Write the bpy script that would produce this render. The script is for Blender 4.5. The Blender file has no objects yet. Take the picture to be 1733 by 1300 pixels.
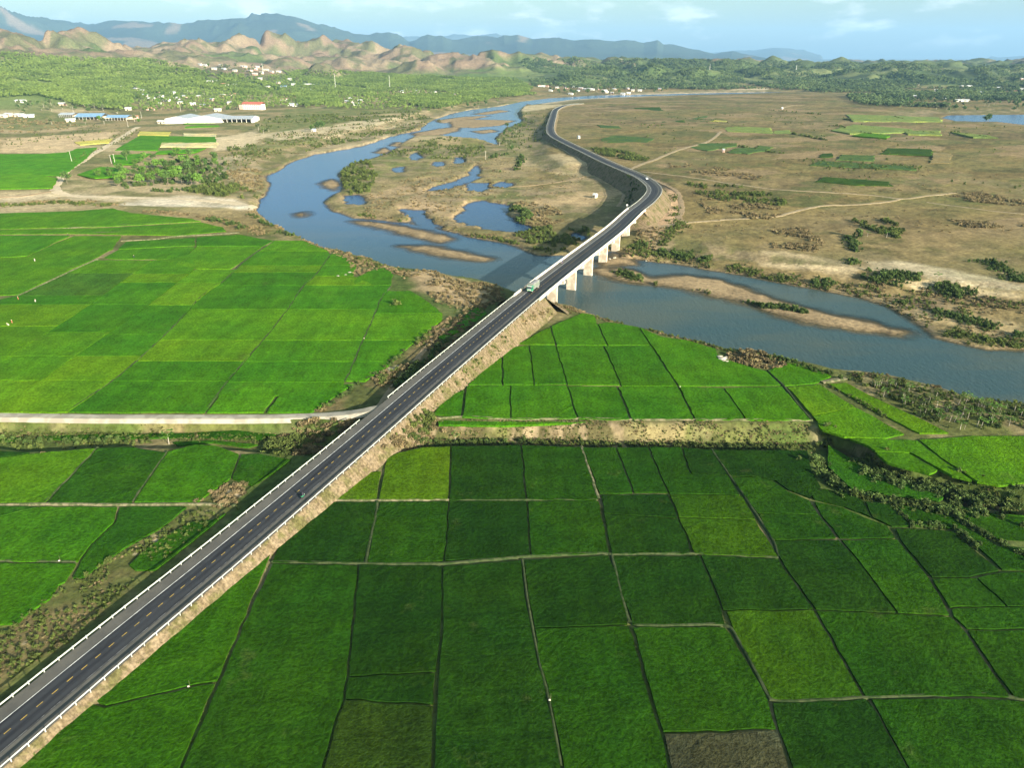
import bpy, bmesh, math, random
import numpy as np
from mathutils import Vector

random.seed(7)
rng = np.random.default_rng(11)
scene = bpy.context.scene

# ---------------------------------------------------------------- camera, sky, sun, exposure
CAMZ, FPX, YH = 107.0, 1201.0, 95.0          # height over the fields, focal length and horizon row for a 1733 px wide picture
PITCH = math.atan((650 - YH) / FPX)
cam = bpy.data.cameras.new('camera')
cam.sensor_width = 36.0
cam.lens = 36.0 * FPX / 1733.0
cam.clip_start, cam.clip_end = 1.0, 120000.0
camo = bpy.data.objects.new('camera', cam)
camo.location = (0, 0, CAMZ)
camo.rotation_euler = (math.pi / 2 - PITCH, 0, 0)
scene.collection.objects.link(camo)
scene.camera = camo

SUN_ELEV = math.radians(17.0)
SHADOW_AZ = math.radians(-43.0)              # shadows run away from the camera and to the left
world = bpy.data.worlds.new('World')
scene.world = world
world.use_nodes = True
wn, wl = world.node_tree.nodes, world.node_tree.links
wn.clear()
wout = wn.new('ShaderNodeOutputWorld')
bg = wn.new('ShaderNodeBackground')
sky = wn.new('ShaderNodeTexSky')
sky.sky_type = 'NISHITA'
sky.sun_disc = False
sky.sun_elevation = SUN_ELEV
sky.sun_rotation = SHADOW_AZ + math.pi       # the sun stands opposite the shadows (clockwise from +Y)
sky.air_density, sky.dust_density, sky.ozone_density = 1.0, 2.2, 1.6
sky.altitude = 100
tc = wn.new('ShaderNodeTexCoord')
sep = wn.new('ShaderNodeSeparateXYZ')
wl.new(tc.outputs['Generated'], sep.inputs[0])
# thin broken cumulus low over the horizon, all the way round
mp = wn.new('ShaderNodeMapping'); mp.inputs['Scale'].default_value = (9.0, 9.0, 30.0)
wl.new(tc.outputs['Generated'], mp.inputs['Vector'])
cn = wn.new('ShaderNodeTexNoise'); cn.inputs['Scale'].default_value = 1.35; cn.inputs['Detail'].default_value = 7; cn.inputs['Roughness'].default_value = 0.55
wl.new(mp.outputs[0], cn.inputs['Vector'])
cr = wn.new('ShaderNodeMapRange'); cr.interpolation_type = 'SMOOTHSTEP'
cr.inputs['From Min'].default_value = 0.50; cr.inputs['From Max'].default_value = 0.68
wl.new(cn.outputs['Fac'], cr.inputs['Value'])
lo = wn.new('ShaderNodeMapRange'); lo.interpolation_type = 'SMOOTHSTEP'
lo.inputs['From Min'].default_value = 0.002; lo.inputs['From Max'].default_value = 0.03
wl.new(sep.outputs['Z'], lo.inputs['Value'])
hi = wn.new('ShaderNodeMapRange'); hi.interpolation_type = 'SMOOTHSTEP'
hi.inputs['From Min'].default_value = 0.085; hi.inputs['From Max'].default_value = 0.03
hi.inputs['To Min'].default_value = 0.0; hi.inputs['To Max'].default_value = 1.0
wl.new(sep.outputs['Z'], hi.inputs['Value'])
def wmath(op, a, b):
    n = wn.new('ShaderNodeMath'); n.operation = op
    for i, v in enumerate((a, b)):
        if isinstance(v, (int, float)): n.inputs[i].default_value = v
        else: wl.new(v, n.inputs[i])
    return n.outputs[0]
cl = wmath('MULTIPLY', wmath('MULTIPLY', cr.outputs[0], lo.outputs[0]), hi.outputs[0])
cl = wmath('MULTIPLY', cl, 0.5)
mixc = wn.new('ShaderNodeMix'); mixc.data_type = 'RGBA'
wl.new(cl, mixc.inputs[0])
tint = wn.new('ShaderNodeMix'); tint.data_type = 'RGBA'; tint.blend_type = 'MULTIPLY'; tint.inputs[0].default_value = 1.0
wl.new(sky.outputs[0], tint.inputs[6]); tint.inputs[7].default_value = (1.08, 1.15, 0.88, 1)
wl.new(tint.outputs[2], mixc.inputs[6])
mixc.inputs[7].default_value = (10.5, 10.4, 10.2, 1)
wl.new(mixc.outputs[2], bg.inputs['Color'])
bg.inputs['Strength'].default_value = 0.076
wl.new(bg.outputs[0], wout.inputs['Surface'])

sun = bpy.data.lights.new('sun', 'SUN')
sun.energy = 5.0
sun.angle = math.radians(0.53)
sun.color = (1.0, 0.92, 0.76)
suno = bpy.data.objects.new('sun', sun)
sd = Vector((math.sin(SHADOW_AZ) * math.cos(SUN_ELEV), math.cos(SHADOW_AZ) * math.cos(SUN_ELEV), -math.sin(SUN_ELEV)))
suno.rotation_euler = sd.to_track_quat('-Z', 'Y').to_euler()
suno.location = (300, -300, 600)
scene.collection.objects.link(suno)

vs = scene.view_settings
vs.view_transform, vs.look, vs.gamma, vs.use_curve_mapping = 'Standard', 'None', 1.0, False
vs.exposure = 1.56
scene.render.film_transparent = False
cy = scene.cycles
cy.use_denoising = True
cy.max_bounces, cy.diffuse_bounces, cy.glossy_bounces, cy.transparent_max_bounces, cy.volume_bounces = 4, 2, 2, 8, 0
cy.caustics_reflective = cy.caustics_refractive = False
cy.sample_clamp_indirect = 6.0

# ---------------------------------------------------------------- geometry helpers
COL = scene.collection.objects
CP, SP = math.cos(PITCH), math.sin(PITCH)

def P(x, y, z=0.0):
    """the point of the level z that the photograph shows at (x, y)"""
    dx, dy = (x - 866.5) / FPX, -(y - 650.0) / FPX
    d = (dx, CP + dy * SP, -SP + dy * CP)
    t = (CAMZ - z) / -d[2]
    return (d[0] * t, d[1] * t)

def PP(pts, z=0.0):
    return np.array([P(x, y, z) for x, y in pts])

def row_of(d):                                # photograph row of the level ground at distance d
    a = PITCH - math.atan(CAMZ / d)
    return 650 - FPX * math.tan(a)

def hsh(ix, iy, seed):
    h = (ix.astype(np.int64) * 374761393 + iy.astype(np.int64) * 668265263 + seed * 974634777) & 0xFFFFFFFF
    h = ((h ^ (h >> 13)) * 1274126177) & 0xFFFFFFFF
    h = h ^ (h >> 16)
    return (h & 0xFFFFFF) / float(0xFFFFFF)

def vnoise(x, y, seed=0):
    x0, y0 = np.floor(x), np.floor(y)
    fx, fy = x - x0, y - y0
    fx = fx * fx * fx * (fx * (fx * 6 - 15) + 10); fy = fy * fy * fy * (fy * (fy * 6 - 15) + 10)
    a, b = hsh(x0, y0, seed), hsh(x0 + 1, y0, seed)
    c, d = hsh(x0, y0 + 1, seed), hsh(x0 + 1, y0 + 1, seed)
    return (a * (1 - fx) + b * fx) * (1 - fy) + (c * (1 - fx) + d * fx) * fy

def fbm(x, y, size, octs=4, seed=0, gain=0.5):
    s, a, t, f = 0.0, 1.0, 0.0, 1.0 / size
    for o in range(octs):
        s = s + a * vnoise(x * f + 17.3 * o, y * f - 9.1 * o, seed + o); t += a; a *= gain; f *= 2.03
    return s / t

def ridged(x, y, size, octs=5, seed=0):
    s, a, t, f, w = 0.0, 1.0, 0.0, 1.0 / size, 1.0
    for o in range(octs):
        n = 1 - np.abs(2 * vnoise(x * f + 31.7 * o, y * f + 5.3 * o, seed + o) - 1)
        n = n * n * w; w = np.clip(n * 1.6, 0, 1)
        s = s + a * n; t += a; a *= 0.5; f *= 2.07
    return s / t

def sst(a, b, v):
    t = np.clip((v - a) / (b - a), 0, 1)
    return t * t * (3 - 2 * t)

def sdf_raw(poly, x, y):
    """signed distance to a polygon, positive inside"""
    n = len(poly); d2 = np.full(x.shape, 1e18); ins = np.zeros(x.shape, bool)
    for i in range(n):
        ax, ay = poly[i]; bx, by = poly[(i + 1) % n]
        ex, ey = bx - ax, by - ay
        wx, wy = x - ax, y - ay
        t = np.clip((wx * ex + wy * ey) / (ex * ex + ey * ey + 1e-9), 0, 1)
        qx, qy = wx - t * ex, wy - t * ey
        d2 = np.minimum(d2, qx * qx + qy * qy)
        c = ((ay <= y) & (by > y)) | ((by <= y) & (ay > y))
        with np.errstate(divide='ignore', invalid='ignore'):
            xi = ax + (y - ay) / (by - ay if by != ay else 1e-9) * ex
        ins ^= c & (x < xi)
    d = np.sqrt(d2)
    return np.where(ins, d, -d)

def sdf(poly, x, y, margin=30.0):
    out = np.full(x.shape, -margin)
    lo_, hi_ = poly.min(0) - margin, poly.max(0) + margin
    m = (x > lo_[0]) & (x < hi_[0]) & (y > lo_[1]) & (y < hi_[1])
    if m.any(): out[m] = np.maximum(sdf_raw(poly, x[m], y[m]), -margin)
    return out

def dline(pts, x, y, margin=40.0):
    """distance to an open polyline"""
    out = np.full(x.shape, margin)
    lo_, hi_ = pts.min(0) - margin, pts.max(0) + margin
    m = (x > lo_[0]) & (x < hi_[0]) & (y > lo_[1]) & (y < hi_[1])
    if not m.any(): return out
    xx, yy = x[m], y[m]; d2 = np.full(xx.shape, margin * margin)
    for i in range(len(pts) - 1):
        ax, ay = pts[i]; ex, ey = pts[i + 1] - pts[i]
        wx, wy = xx - ax, yy - ay
        t = np.clip((wx * ex + wy * ey) / (ex * ex + ey * ey + 1e-9), 0, 1)
        d2 = np.minimum(d2, (wx - t * ex) ** 2 + (wy - t * ey) ** 2)
    out[m] = np.sqrt(d2)
    return out

def catmull(pts, step):
    """resample a smooth curve through pts (n, k) at about the given step"""
    pts = np.asarray(pts, float); q = [2 * pts[0] - pts[1], *pts, 2 * pts[-1] - pts[-2]]; out = []
    for i in range(1, len(q) - 2):
        p0, p1, p2, p3 = q[i - 1], q[i], q[i + 1], q[i + 2]
        n = max(2, int(np.linalg.norm((p2 - p1)[:2]) / step * 4))
        for k in range(n):
            t = k / n
            out.append(0.5 * (2 * p1 + (p2 - p0) * t + (2 * p0 - 5 * p1 + 4 * p2 - p3) * t * t + (3 * p1 - 3 * p2 + p3 - p0) * t ** 3))
    out.append(pts[-1]); out = np.array(out)
    s = np.r_[0, np.cumsum(np.linalg.norm(np.diff(out[:, :2], axis=0), axis=1))]
    m = max(2, int(round(s[-1] / step)) + 1); u = np.linspace(0, s[-1], m)
    return np.stack([np.interp(u, s, out[:, k]) for k in range(out.shape[1])], 1)

def props(o, label=None, cat=None, group=None, kind=None):
    if label: o['label'] = label
    if cat: o['category'] = cat
    if group: o['group'] = group
    if kind: o['kind'] = kind
    return o

def mesh_obj(name, verts, faces, m, parent=None, smooth=False, loc=None):
    me = bpy.data.meshes.new(name)
    v = np.asarray(verts, float)
    if loc is not None: v = v - np.asarray(loc, float)
    me.from_pydata(v.tolist(), [], faces); me.update()
    if smooth: me.polygons.foreach_set('use_smooth', [True] * len(me.polygons))
    for mm in (m if isinstance(m, (list, tuple)) else [m]): me.materials.append(mm)
    o = bpy.data.objects.new(name, me); COL.link(o)
    if loc is not None and parent is None: o.location = loc
    if parent: o.parent = parent
    return o

def empty(name, loc, rz=0.0):
    o = bpy.data.objects.new(name, None); o.location = loc; o.rotation_euler = (0, 0, rz); o.empty_display_size = 0.3
    COL.link(o); return o

def copy_tree(o, parent=None):
    c = o.copy(); COL.link(c); c.parent = parent
    for ch in list(o.children): copy_tree(ch, c)
    return c

class MB:
    """collects boxes, tubes and faces into one mesh"""
    def __init__(s): s.v, s.f, s.mi = [], [], []
    def add(s, v, f, mi=0):
        n = len(s.v); s.v += [tuple(p) for p in v]; s.f += [tuple(i + n for i in q) for q in f]; s.mi += [mi] * len(f)
    def box(s, c, d, rz=0.0, mi=0, taper=1.0):
        x, y, z = d[0] / 2, d[1] / 2, d[2] / 2; ca, sa = math.cos(rz), math.sin(rz); v = []
        for sz in (-1, 1):
            k = taper if sz > 0 else 1.0
            for sx, sy in ((-1, -1), (1, -1), (1, 1), (-1, 1)):
                px, py = sx * x * k, sy * y * k
                v.append((c[0] + px * ca - py * sa, c[1] + px * sa + py * ca, c[2] + sz * z))
        s.add(v, [(3, 2, 1, 0), (4, 5, 6, 7), (0, 1, 5, 4), (1, 2, 6, 5), (2, 3, 7, 6), (3, 0, 4, 7)], mi); return s
    def tube(s, p0, p1, r0, r1=None, n=6, mi=0, cap=True):
        p0, p1 = Vector(p0), Vector(p1); r1 = r0 if r1 is None else r1
        a = (p1 - p0).normalized(); u = a.orthogonal().normalized(); w = a.cross(u); v = []
        for p, r in ((p0, r0), (p1, r1)):
            for k in range(n):
                t = 2 * math.pi * k / n; v.append(p + u * (r * math.cos(t)) + w * (r * math.sin(t)))
        f = [(k, (k + 1) % n, n + (k + 1) % n, n + k) for k in range(n)]
        if cap: f += [tuple(range(n - 1, -1, -1)), tuple(range(n, 2 * n))]
        s.add(v, f, mi); return s
    def prism(s, poly, axis0, axis1, mi=0):
        """poly: list of (a, b, c) points at one end; the other end is shifted by axis1 - axis0"""
        sh = Vector(axis1) - Vector(axis0); n = len(poly)
        v = [Vector(p) for p in poly] + [Vector(p) + sh for p in poly]
        s.add(v, [tuple(range(n - 1, -1, -1)), tuple(range(n, 2 * n))] + [(k, (k + 1) % n, n + (k + 1) % n, n + k) for k in range(n)], mi); return s
    def build(s, name, m, parent=None, smooth=False):
        o = mesh_obj(name, s.v, s.f, m, parent, smooth)
        if any(s.mi): o.data.polygons.foreach_set('material_index', s.mi)
        return o

# ---------------------------------------------------------------- materials
def nodes(name):
    m = bpy.data.materials.new(name); m.use_nodes = True
    nt = m.node_tree; b = nt.nodes['Principled BSDF']
    b.inputs['Specular IOR Level'].default_value = 0.25
    return m, nt, b

def nmix(nt, fac, a, b, blend='MIX'):
    n = nt.nodes.new('ShaderNodeMix'); n.data_type = 'RGBA'; n.blend_type = blend
    for s, v in ((0, fac), (6, a), (7, b)):
        if hasattr(v, 'is_linked') or hasattr(v, 'links'): nt.links.new(v, n.inputs[s])
        elif s == 0: n.inputs[0].default_value = v
        else: n.inputs[s].default_value = (*v[:3], 1)
    return n.outputs[2]

def nnoise(nt, size, detail=4, rough=0.55, vec=None, scale3=None):
    g = nt.nodes.new('ShaderNodeNewGeometry') if vec is None else None
    v = g.outputs['Position'] if g else vec
    if scale3:
        mp_ = nt.nodes.new('ShaderNodeMapping'); mp_.inputs['Scale'].default_value = scale3; nt.links.new(v, mp_.inputs['Vector']); v = mp_.outputs[0]
    n = nt.nodes.new('ShaderNodeTexNoise'); n.inputs['Scale'].default_value = 1.0 / size; n.inputs['Detail'].default_value = detail; n.inputs['Roughness'].default_value = rough
    nt.links.new(v, n.inputs['Vector']); return n.outputs['Fac']

def nramp(nt, v, a, b, lo_=0.0, hi_=1.0):
    n = nt.nodes.new('ShaderNodeMapRange'); n.interpolation_type = 'SMOOTHSTEP'
    n.inputs['From Min'].default_value, n.inputs['From Max'].default_value = a, b
    n.inputs['To Min'].default_value, n.inputs['To Max'].default_value = lo_, hi_
    nt.links.new(v, n.inputs['Value']); return n.outputs[0]

def nscale(nt, col, k):
    """colour times a scalar socket"""
    n = nt.nodes.new('ShaderNodeVectorMath'); n.operation = 'SCALE'
    nt.links.new(col, n.inputs[0]); nt.links.new(k, n.inputs['Scale']); return n.outputs[0]

def nbump(nt, b, h, strength, dist):
    n = nt.nodes.new('ShaderNodeBump'); n.inputs['Strength'].default_value = strength; n.inputs['Distance'].default_value = dist
    nt.links.new(h, n.inputs['Height']); nt.links.new(n.outputs[0], b.inputs['Normal'])

def simple(name, c, rough=0.7, c2=None, size=1.0, bump=0.0, bdist=0.05, metal=0.0, lo_=0.4, hi_=0.6):
    m, nt, b = nodes(name)
    b.inputs['Roughness'].default_value = rough; b.inputs['Metallic'].default_value = metal
    c2 = c2 or tuple(v * 0.75 for v in c)
    nz = nnoise(nt, size)
    nt.links.new(nmix(nt, nramp(nt, nz, lo_, hi_), c, c2), b.inputs['Base Color'])
    if bump: nbump(nt, b, nz, bump, bdist)
    return m

def leafy(name, c, c2, size=1.0, hue=0.25, trans=0.25):
    """foliage: colour varies from plant to plant and inside the plant; leaves let some light through"""
    m, nt, b = nodes(name)
    oi = nt.nodes.new('ShaderNodeObjectInfo')
    col = nmix(nt, nramp(nt, nnoise(nt, size, 3), 0.35, 0.65), c, c2)
    k = nt.nodes.new('ShaderNodeMapRange'); k.inputs['To Min'].default_value = 1 - hue; k.inputs['To Max'].default_value = 1 + hue
    nt.links.new(oi.outputs['Random'], k.inputs['Value'])
    col = nscale(nt, col, k.outputs[0])
    nt.links.new(col, b.inputs['Base Color']); b.inputs['Roughness'].default_value = 0.75
    tr = nt.nodes.new('ShaderNodeBsdfTranslucent'); nt.links.new(col, tr.inputs['Color'])
    mx = nt.nodes.new('ShaderNodeMixShader'); mx.inputs[0].default_value = trans
    nt.links.new(b.outputs[0], mx.inputs[1]); nt.links.new(tr.outputs[0], mx.inputs[2])
    nt.links.new(mx.outputs[0], nt.nodes['Material Output'].inputs['Surface'])
    return m

M = {}
# rice: the crop's own tint comes from each field's object colour
m, nt, b = nodes('rice')
oi = nt.nodes.new('ShaderNodeObjectInfo')
big = nramp(nt, nnoise(nt, 26, 4, 0.6), 0.34, 0.68)
col = nmix(nt, big, oi.outputs['Color'], nmix(nt, 1.0, oi.outputs['Color'], (1.40, 1.16, 0.9), 'MULTIPLY'))
mid = nramp(nt, nnoise(nt, 7.0, 5, 0.65), 0.3, 0.7, 0.82, 1.18)
col = nmix(nt, nramp(nt, nnoise(nt, 12.0, 5, 0.7), 0.60, 0.74, 0.0, 0.40), col, (0.060, 0.066, 0.020))
fine_n = nnoise(nt, 0.75, 3, 0.7)
fine = nramp(nt, fine_n, 0.25, 0.75, 0.58, 1.44)
strk = nramp(nt, nnoise(nt, 3.2, 3, 0.6, scale3=(1.0, 0.10, 1.0)), 0.32, 0.68, 0.90, 1.10)
col = nscale(nt, nscale(nt, nscale(nt, col, mid), strk), fine)
nt.links.new(col, b.inputs['Base Color']); b.inputs['Roughness'].default_value = 0.7; b.inputs['Specular IOR Level'].default_value = 0.02
nbump(nt, b, fine_n, 0.85, 0.36)
M['rice'] = m

# open land: colour by what grows there (vertex colour), finer clumps from noise
m, nt, b = nodes('land')
at = nt.nodes.new('ShaderNodeAttribute'); at.attribute_name = 'cover'
f1 = nnoise(nt, 2.2, 5, 0.65)
f2 = nnoise(nt, 9.0, 4, 0.6)
col = nscale(nt, nscale(nt, at.outputs['Color'], nramp(nt, f1, 0.28, 0.72, 0.66, 1.3)), nramp(nt, f2, 0.3, 0.7, 0.8, 1.18))
nt.links.new(col, b.inputs['Base Color']); b.inputs['Roughness'].default_value = 0.9; b.inputs['Specular IOR Level'].default_value = 0.1
nbump(nt, b, f1, 0.7, 0.5)
M['land'] = m

# far hills and mountains
m, nt, b = nodes('hillside')
at = nt.nodes.new('ShaderNodeAttribute'); at.attribute_name = 'cover'
f1 = nnoise(nt, 28, 5, 0.7)
col = nscale(nt, at.outputs['Color'], nramp(nt, f1, 0.3, 0.7, 0.65, 1.35))
nt.links.new(col, b.inputs['Base Color']); b.inputs['Roughness'].default_value = 0.95; b.inputs['Specular IOR Level'].default_value = 0.05
nbump(nt, b, f1, 0.8, 9.0)
M['hill'] = m

# river: murky water over a bed that shows through where it is shallow
m, nt, b = nodes('water')
dp = nt.nodes.new('ShaderNodeAttribute'); dp.attribute_name = 'depth'
w1 = nnoise(nt, 40, 4, 0.6, scale3=(0.35, 1.0, 1.0))
wc = nmix(nt, nramp(nt, w1, 0.35, 0.65), (0.036, 0.070, 0.078), (0.066, 0.084, 0.070))
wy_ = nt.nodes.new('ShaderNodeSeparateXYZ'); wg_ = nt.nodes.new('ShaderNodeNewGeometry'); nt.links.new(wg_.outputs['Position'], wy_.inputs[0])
wc = nmix(nt, nramp(nt, wy_.outputs['Y'], 330, 640), wc, (0.032, 0.094, 0.235))  # the sky's blue reflection painted into the upstream water's base colour
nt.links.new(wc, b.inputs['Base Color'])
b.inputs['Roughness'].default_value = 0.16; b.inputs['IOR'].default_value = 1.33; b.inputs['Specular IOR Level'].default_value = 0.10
rp = nnoise(nt, 1.6, 4, 0.6, scale3=(1.0, 0.55, 1.0))
nbump(nt, b, rp, 0.8, 0.30)
tr = nt.nodes.new('ShaderNodeBsdfTransparent'); tr.inputs['Color'].default_value = (0.80, 0.78, 0.66, 1)
mx = nt.nodes.new('ShaderNodeMixShader')
nt.links.new(nramp(nt, dp.outputs['Fac'], 0.0, 1.5, 0.22, 1.0), mx.inputs[0])
nt.links.new(tr.outputs[0], mx.inputs[1]); nt.links.new(b.outputs[0], mx.inputs[2])
nt.links.new(mx.outputs[0], nt.nodes['Material Output'].inputs['Surface'])
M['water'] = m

# asphalt: wheel tracks run along the road (UV across the carriageway)
m, nt, b = nodes('asphalt')
uv = nt.nodes.new('ShaderNodeUVMap')
sx = nt.nodes.new('ShaderNodeSeparateXYZ'); nt.links.new(uv.outputs[0], sx.inputs[0])
st = nnoise(nt, 1.0, 4, 0.6, uv.outputs[0], (9.0, 0.05, 1.0))
tr_ = nt.nodes.new('ShaderNodeMath'); tr_.operation = 'SINE'
k_ = nt.nodes.new('ShaderNodeMath'); k_.operation = 'MULTIPLY'; k_.inputs[1].default_value = 2 * math.pi / 0.157
nt.links.new(sx.outputs['X'], k_.inputs[0]); nt.links.new(k_.outputs[0], tr_.inputs[0])
base = nmix(nt, nramp(nt, tr_.outputs[0], -0.9, 0.9), (0.016, 0.017, 0.022), (0.034, 0.036, 0.042))
base = nmix(nt, nramp(nt, st, 0.35, 0.65, 0.0, 0.6), base, (0.046, 0.048, 0.054))
ab = nt.nodes.new('ShaderNodeMath'); ab.operation = 'SUBTRACT'; ab.inputs[1].default_value = 0.5; nt.links.new(sx.outputs['X'], ab.inputs[0])
ab2 = nt.nodes.new('ShaderNodeMath'); ab2.operation = 'ABSOLUTE'; nt.links.new(ab.outputs[0], ab2.inputs[0])
sh_n = nnoise(nt, 4.0, 4)
shoulder = nmix(nt, nramp(nt, sh_n, 0.3, 0.7), (0.085, 0.081, 0.074), (0.115, 0.108, 0.096))
stn = nnoise(nt, 3.5, 5, 0.7)
base = nmix(nt, nramp(nt, stn, 0.52, 0.70, 0.0, 0.5), base, (0.018, 0.018, 0.021))
base = nmix(nt, nramp(nt, ab2.outputs[0], 0.245, 0.262), base, shoulder)
nt.links.new(base, b.inputs['Base Color']); b.inputs['Roughness'].default_value = 0.75
M['asphalt'] = m

M['white_paint'] = simple('white_paint', (0.72, 0.72, 0.70), 0.6, (0.45, 0.45, 0.44), 1.5)
M['worn_paint'] = simple('worn_paint', (0.16, 0.16, 0.16), 0.7, (0.06, 0.06, 0.06), 1.2)
M['yellow_paint'] = simple('yellow_paint', (0.55, 0.36, 0.06), 0.6, (0.34, 0.24, 0.06), 0.8)
M['concrete'] = simple('concrete', (0.62, 0.59, 0.53), 0.85, (0.48, 0.44, 0.38), 3.0, 0.2, 0.03)
M['pier_concrete'] = simple('pier_concrete', (0.56, 0.50, 0.42), 0.85, (0.42, 0.35, 0.27), 2.2, 0.2, 0.03)
M['lane'] = simple('lane', (0.36, 0.33, 0.27), 0.9, (0.26, 0.235, 0.19), 4.0, 0.2, 0.03)
M['steel'] = simple('galvanised_steel', (0.46, 0.47, 0.46), 0.45, (0.36, 0.37, 0.36), 2.0)
M['rail_green'] = simple('rail_paint', (0.46, 0.47, 0.43), 0.5, (0.36, 0.40, 0.36), 3.0)
M['track'] = simple('track_dirt', (0.31, 0.225, 0.135), 0.95, (0.24, 0.175, 0.10), 3.0, 0.4, 0.1)
M['track_pale'] = simple('track_pale', (0.34, 0.265, 0.165), 0.95, (0.26, 0.20, 0.115), 3.0, 0.4, 0.1)
M['track_white'] = simple('track_gravel', (0.56, 0.46, 0.32), 0.95, (0.46, 0.37, 0.25), 3.0, 0.4, 0.1)
M['bund'] = simple('bund_grass', (0.052, 0.066, 0.026), 0.95, (0.024, 0.044, 0.010), 1.1, 0.6, 0.15)
M['bund_pale'] = simple('bund_earth', (0.18, 0.16, 0.095), 0.95, (0.07, 0.085, 0.032), 1.4, 0.6, 0.15)

# embankment: dry grass and bare earth in runnels down the slope
m, nt, b = nodes('embankment')
uv = nt.nodes.new('ShaderNodeUVMap')
e1 = nnoise(nt, 1.0, 4, 0.65, uv.outputs[0], (0.9, 0.22, 1.0))
e2 = nnoise(nt, 5.0, 4, 0.6)
e3 = nnoise(nt, 0.7, 3, 0.6)
c_ = nmix(nt, nramp(nt, e1, 0.36, 0.62), (0.205, 0.158, 0.104), (0.140, 0.105, 0.062))
c_ = nmix(nt, nramp(nt, e2, 0.46, 0.64, 0.0, 0.8), c_, (0.085, 0.085, 0.028))
c_ = nscale(nt, c_, nramp(nt, e3, 0.3, 0.7, 0.6, 1.3))
nt.links.new(c_, b.inputs['Base Color']); b.inputs['Roughness'].default_value = 0.95; b.inputs['Specular IOR Level'].default_value = 0.1
nbump(nt, b, e1, 0.5, 0.2)
M['embankment'] = m

# ---------------------------------------------------------------- the lie of the land
ZT, ZG, ZW = 2.0, -2.8, -5.0
ZF = ZW + 1.3                  # terrace, gully floor, river level (the nearest fields are level 0)

def mixz(groups):
    out = []
    for z, pts in groups: out += [P(x, y, z) for x, y in pts]
    return np.array(out)

RIVER = mixz([
    (-4.0, [(896,170),(880,172),(846,179),(794,185),(763,192),(726,205),(708,220),(677,226),(643,236),(612,247),(534,260),(490,275),(456,296),(459,317),(443,335)]),
    (0.0, [(430,347),(448,368),(469,379),(516,402),(555,420),(591,426),(638,439),(680,454),(703,457),(739,462),(794,472),(836,478),(880,493),(925,506),(972,517),(1006,530),(1037,543),(1081,551),(1120,561),(1167,574),(1224,585),(1271,591),(1310,600),(1348,608),(1408,622),(1449,624),(1480,630),(1543,642),(1608,656),(1681,673),(1733,678),(1980,730)]),
    (ZW, [(1980,625),(1733,596),(1673,596),(1616,583),(1569,573),(1543,550),(1504,526),(1452,505),(1400,495),(1335,482),(1283,472),(1250,466),(1172,453),(1120,446),(1081,440),(1050,437),(1039,425),(1016,430),(985,436),(951,433),(912,433),(876,420),(846,412),(815,407),(763,396),(724,386),(690,378),(640,374),(596,370),(560,358),(542,347),(570,326),(576,318),(570,294),(596,276),(628,268),(659,257),(674,247),(703,234),(750,235),(807,240),(841,244),(838,234),(856,216),(880,208),(883,204),(876,192),(890,178)])])
FAR_RIVER = PP([(880,172),(930,166),(1010,161),(1100,159.5),(1200,157.3),(1300,155.6),(1420,153),(1420,154.2),(1300,157),(1240,158.8),(1180,160),(1100,162.5),(1020,165.5),(960,169),(900,177)], ZW)
LAKE = PP([(1595,199),(1605,195),(1680,194),(1733,194),(1950,192),(1950,214),(1733,211),(1690,206),(1620,205)], ZW)
PONDS = [PP(p, ZW) for p in [
    [(778,375),(790,348),(800,342),(820,340),(850,348),(856,350),(852,364),(880,378),(895,385),(880,394),(850,391),(820,388)],
    [(680,354),(712,357),(725,370),(742,388),(765,396),(755,400),(725,390),(700,372)],
    [(726,322),(745,314),(768,308),(800,296),(812,300),(800,306),(770,314),(740,322)],
    [(790,316),(800,310),(822,310),(826,318),(808,324),(794,322)],
    [(838,312),(850,308),(864,312),(855,317),(842,317)],
    [(800,284),(808,280),(812,288),(804,294),(798,292)],
    [(697,262),(706,258),(712,266),(704,272),(697,270)],
    [(773,266),(781,266),(783,276),(774,277)],
    [(735,275),(745,274),(748,281),(738,282)],
    [(668,285),(680,283),(682,291),(670,292)],
    [(583,332),(600,330),(610,336),(606,346),(588,344)],
    [(968,396),(978,394),(992,404),(984,408),(972,404)]]]
ISLANDS = [PP(p, ZW) for p in [
    [(990,457),(1022,452),(1060,458),(1100,470),(1160,467),(1220,475),(1270,491),(1320,511),(1400,531),(1470,547),(1533,563),(1515,566),(1440,555),(1360,541),(1300,527),(1240,509),(1150,489),(1070,475),(1020,466)],
    [(680,416),(720,417),(770,424),(810,432),(834,438),(820,441),(760,435),(705,424)],
    [(760,206),(800,202),(850,203),(872,204),(845,212),(800,216),(768,215)],
    [(700,226),(740,218),(780,214),(770,222),(735,230),(705,231)],
    [(735,204),(790,197),(830,196),(800,201),(750,208)],
    [(546,310),(560,304),(574,312),(566,322),(552,318)],
    [(500,362),(512,360),(518,364),(508,367)],
    [(636,258),(650,250),(660,254),(650,260)],
    [(1010,442),(1040,430),(1068,440),(1072,446),(1020,450)], [(598,374),(640,385),(690,399),(745,409),(765,404),(720,391),(660,379)], [(690,236),(712,229),(722,232),(705,238)], [(660,246),(672,240),(684,242),(674,248)], [(800,193),(845,186),(860,188),(820,194)], [(800,222),(830,219),(842,222),(815,226)]]]
TERRACE = mixz([(ZT, [(-260,712),(0,711),(120,712),(300,714),(480,714),(560,716),(640,716),(735,716),(860,719),(1000,718),(1120,719),(1250,720),(1370,718),(1392,731),(1428,741),(1470,757),(1485,780),(1540,800),(1600,810),(1650,824),(1700,836),(1733,848),(1980,900),(1980,700),(1733,660),(1480,615),(1224,570),(1037,528),(930,495),(800,460),(680,440),(600,415),(516,392),(450,362),(430,345),(300,349),(190,347),(100,354),(0,360),(-260,372)])])
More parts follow.
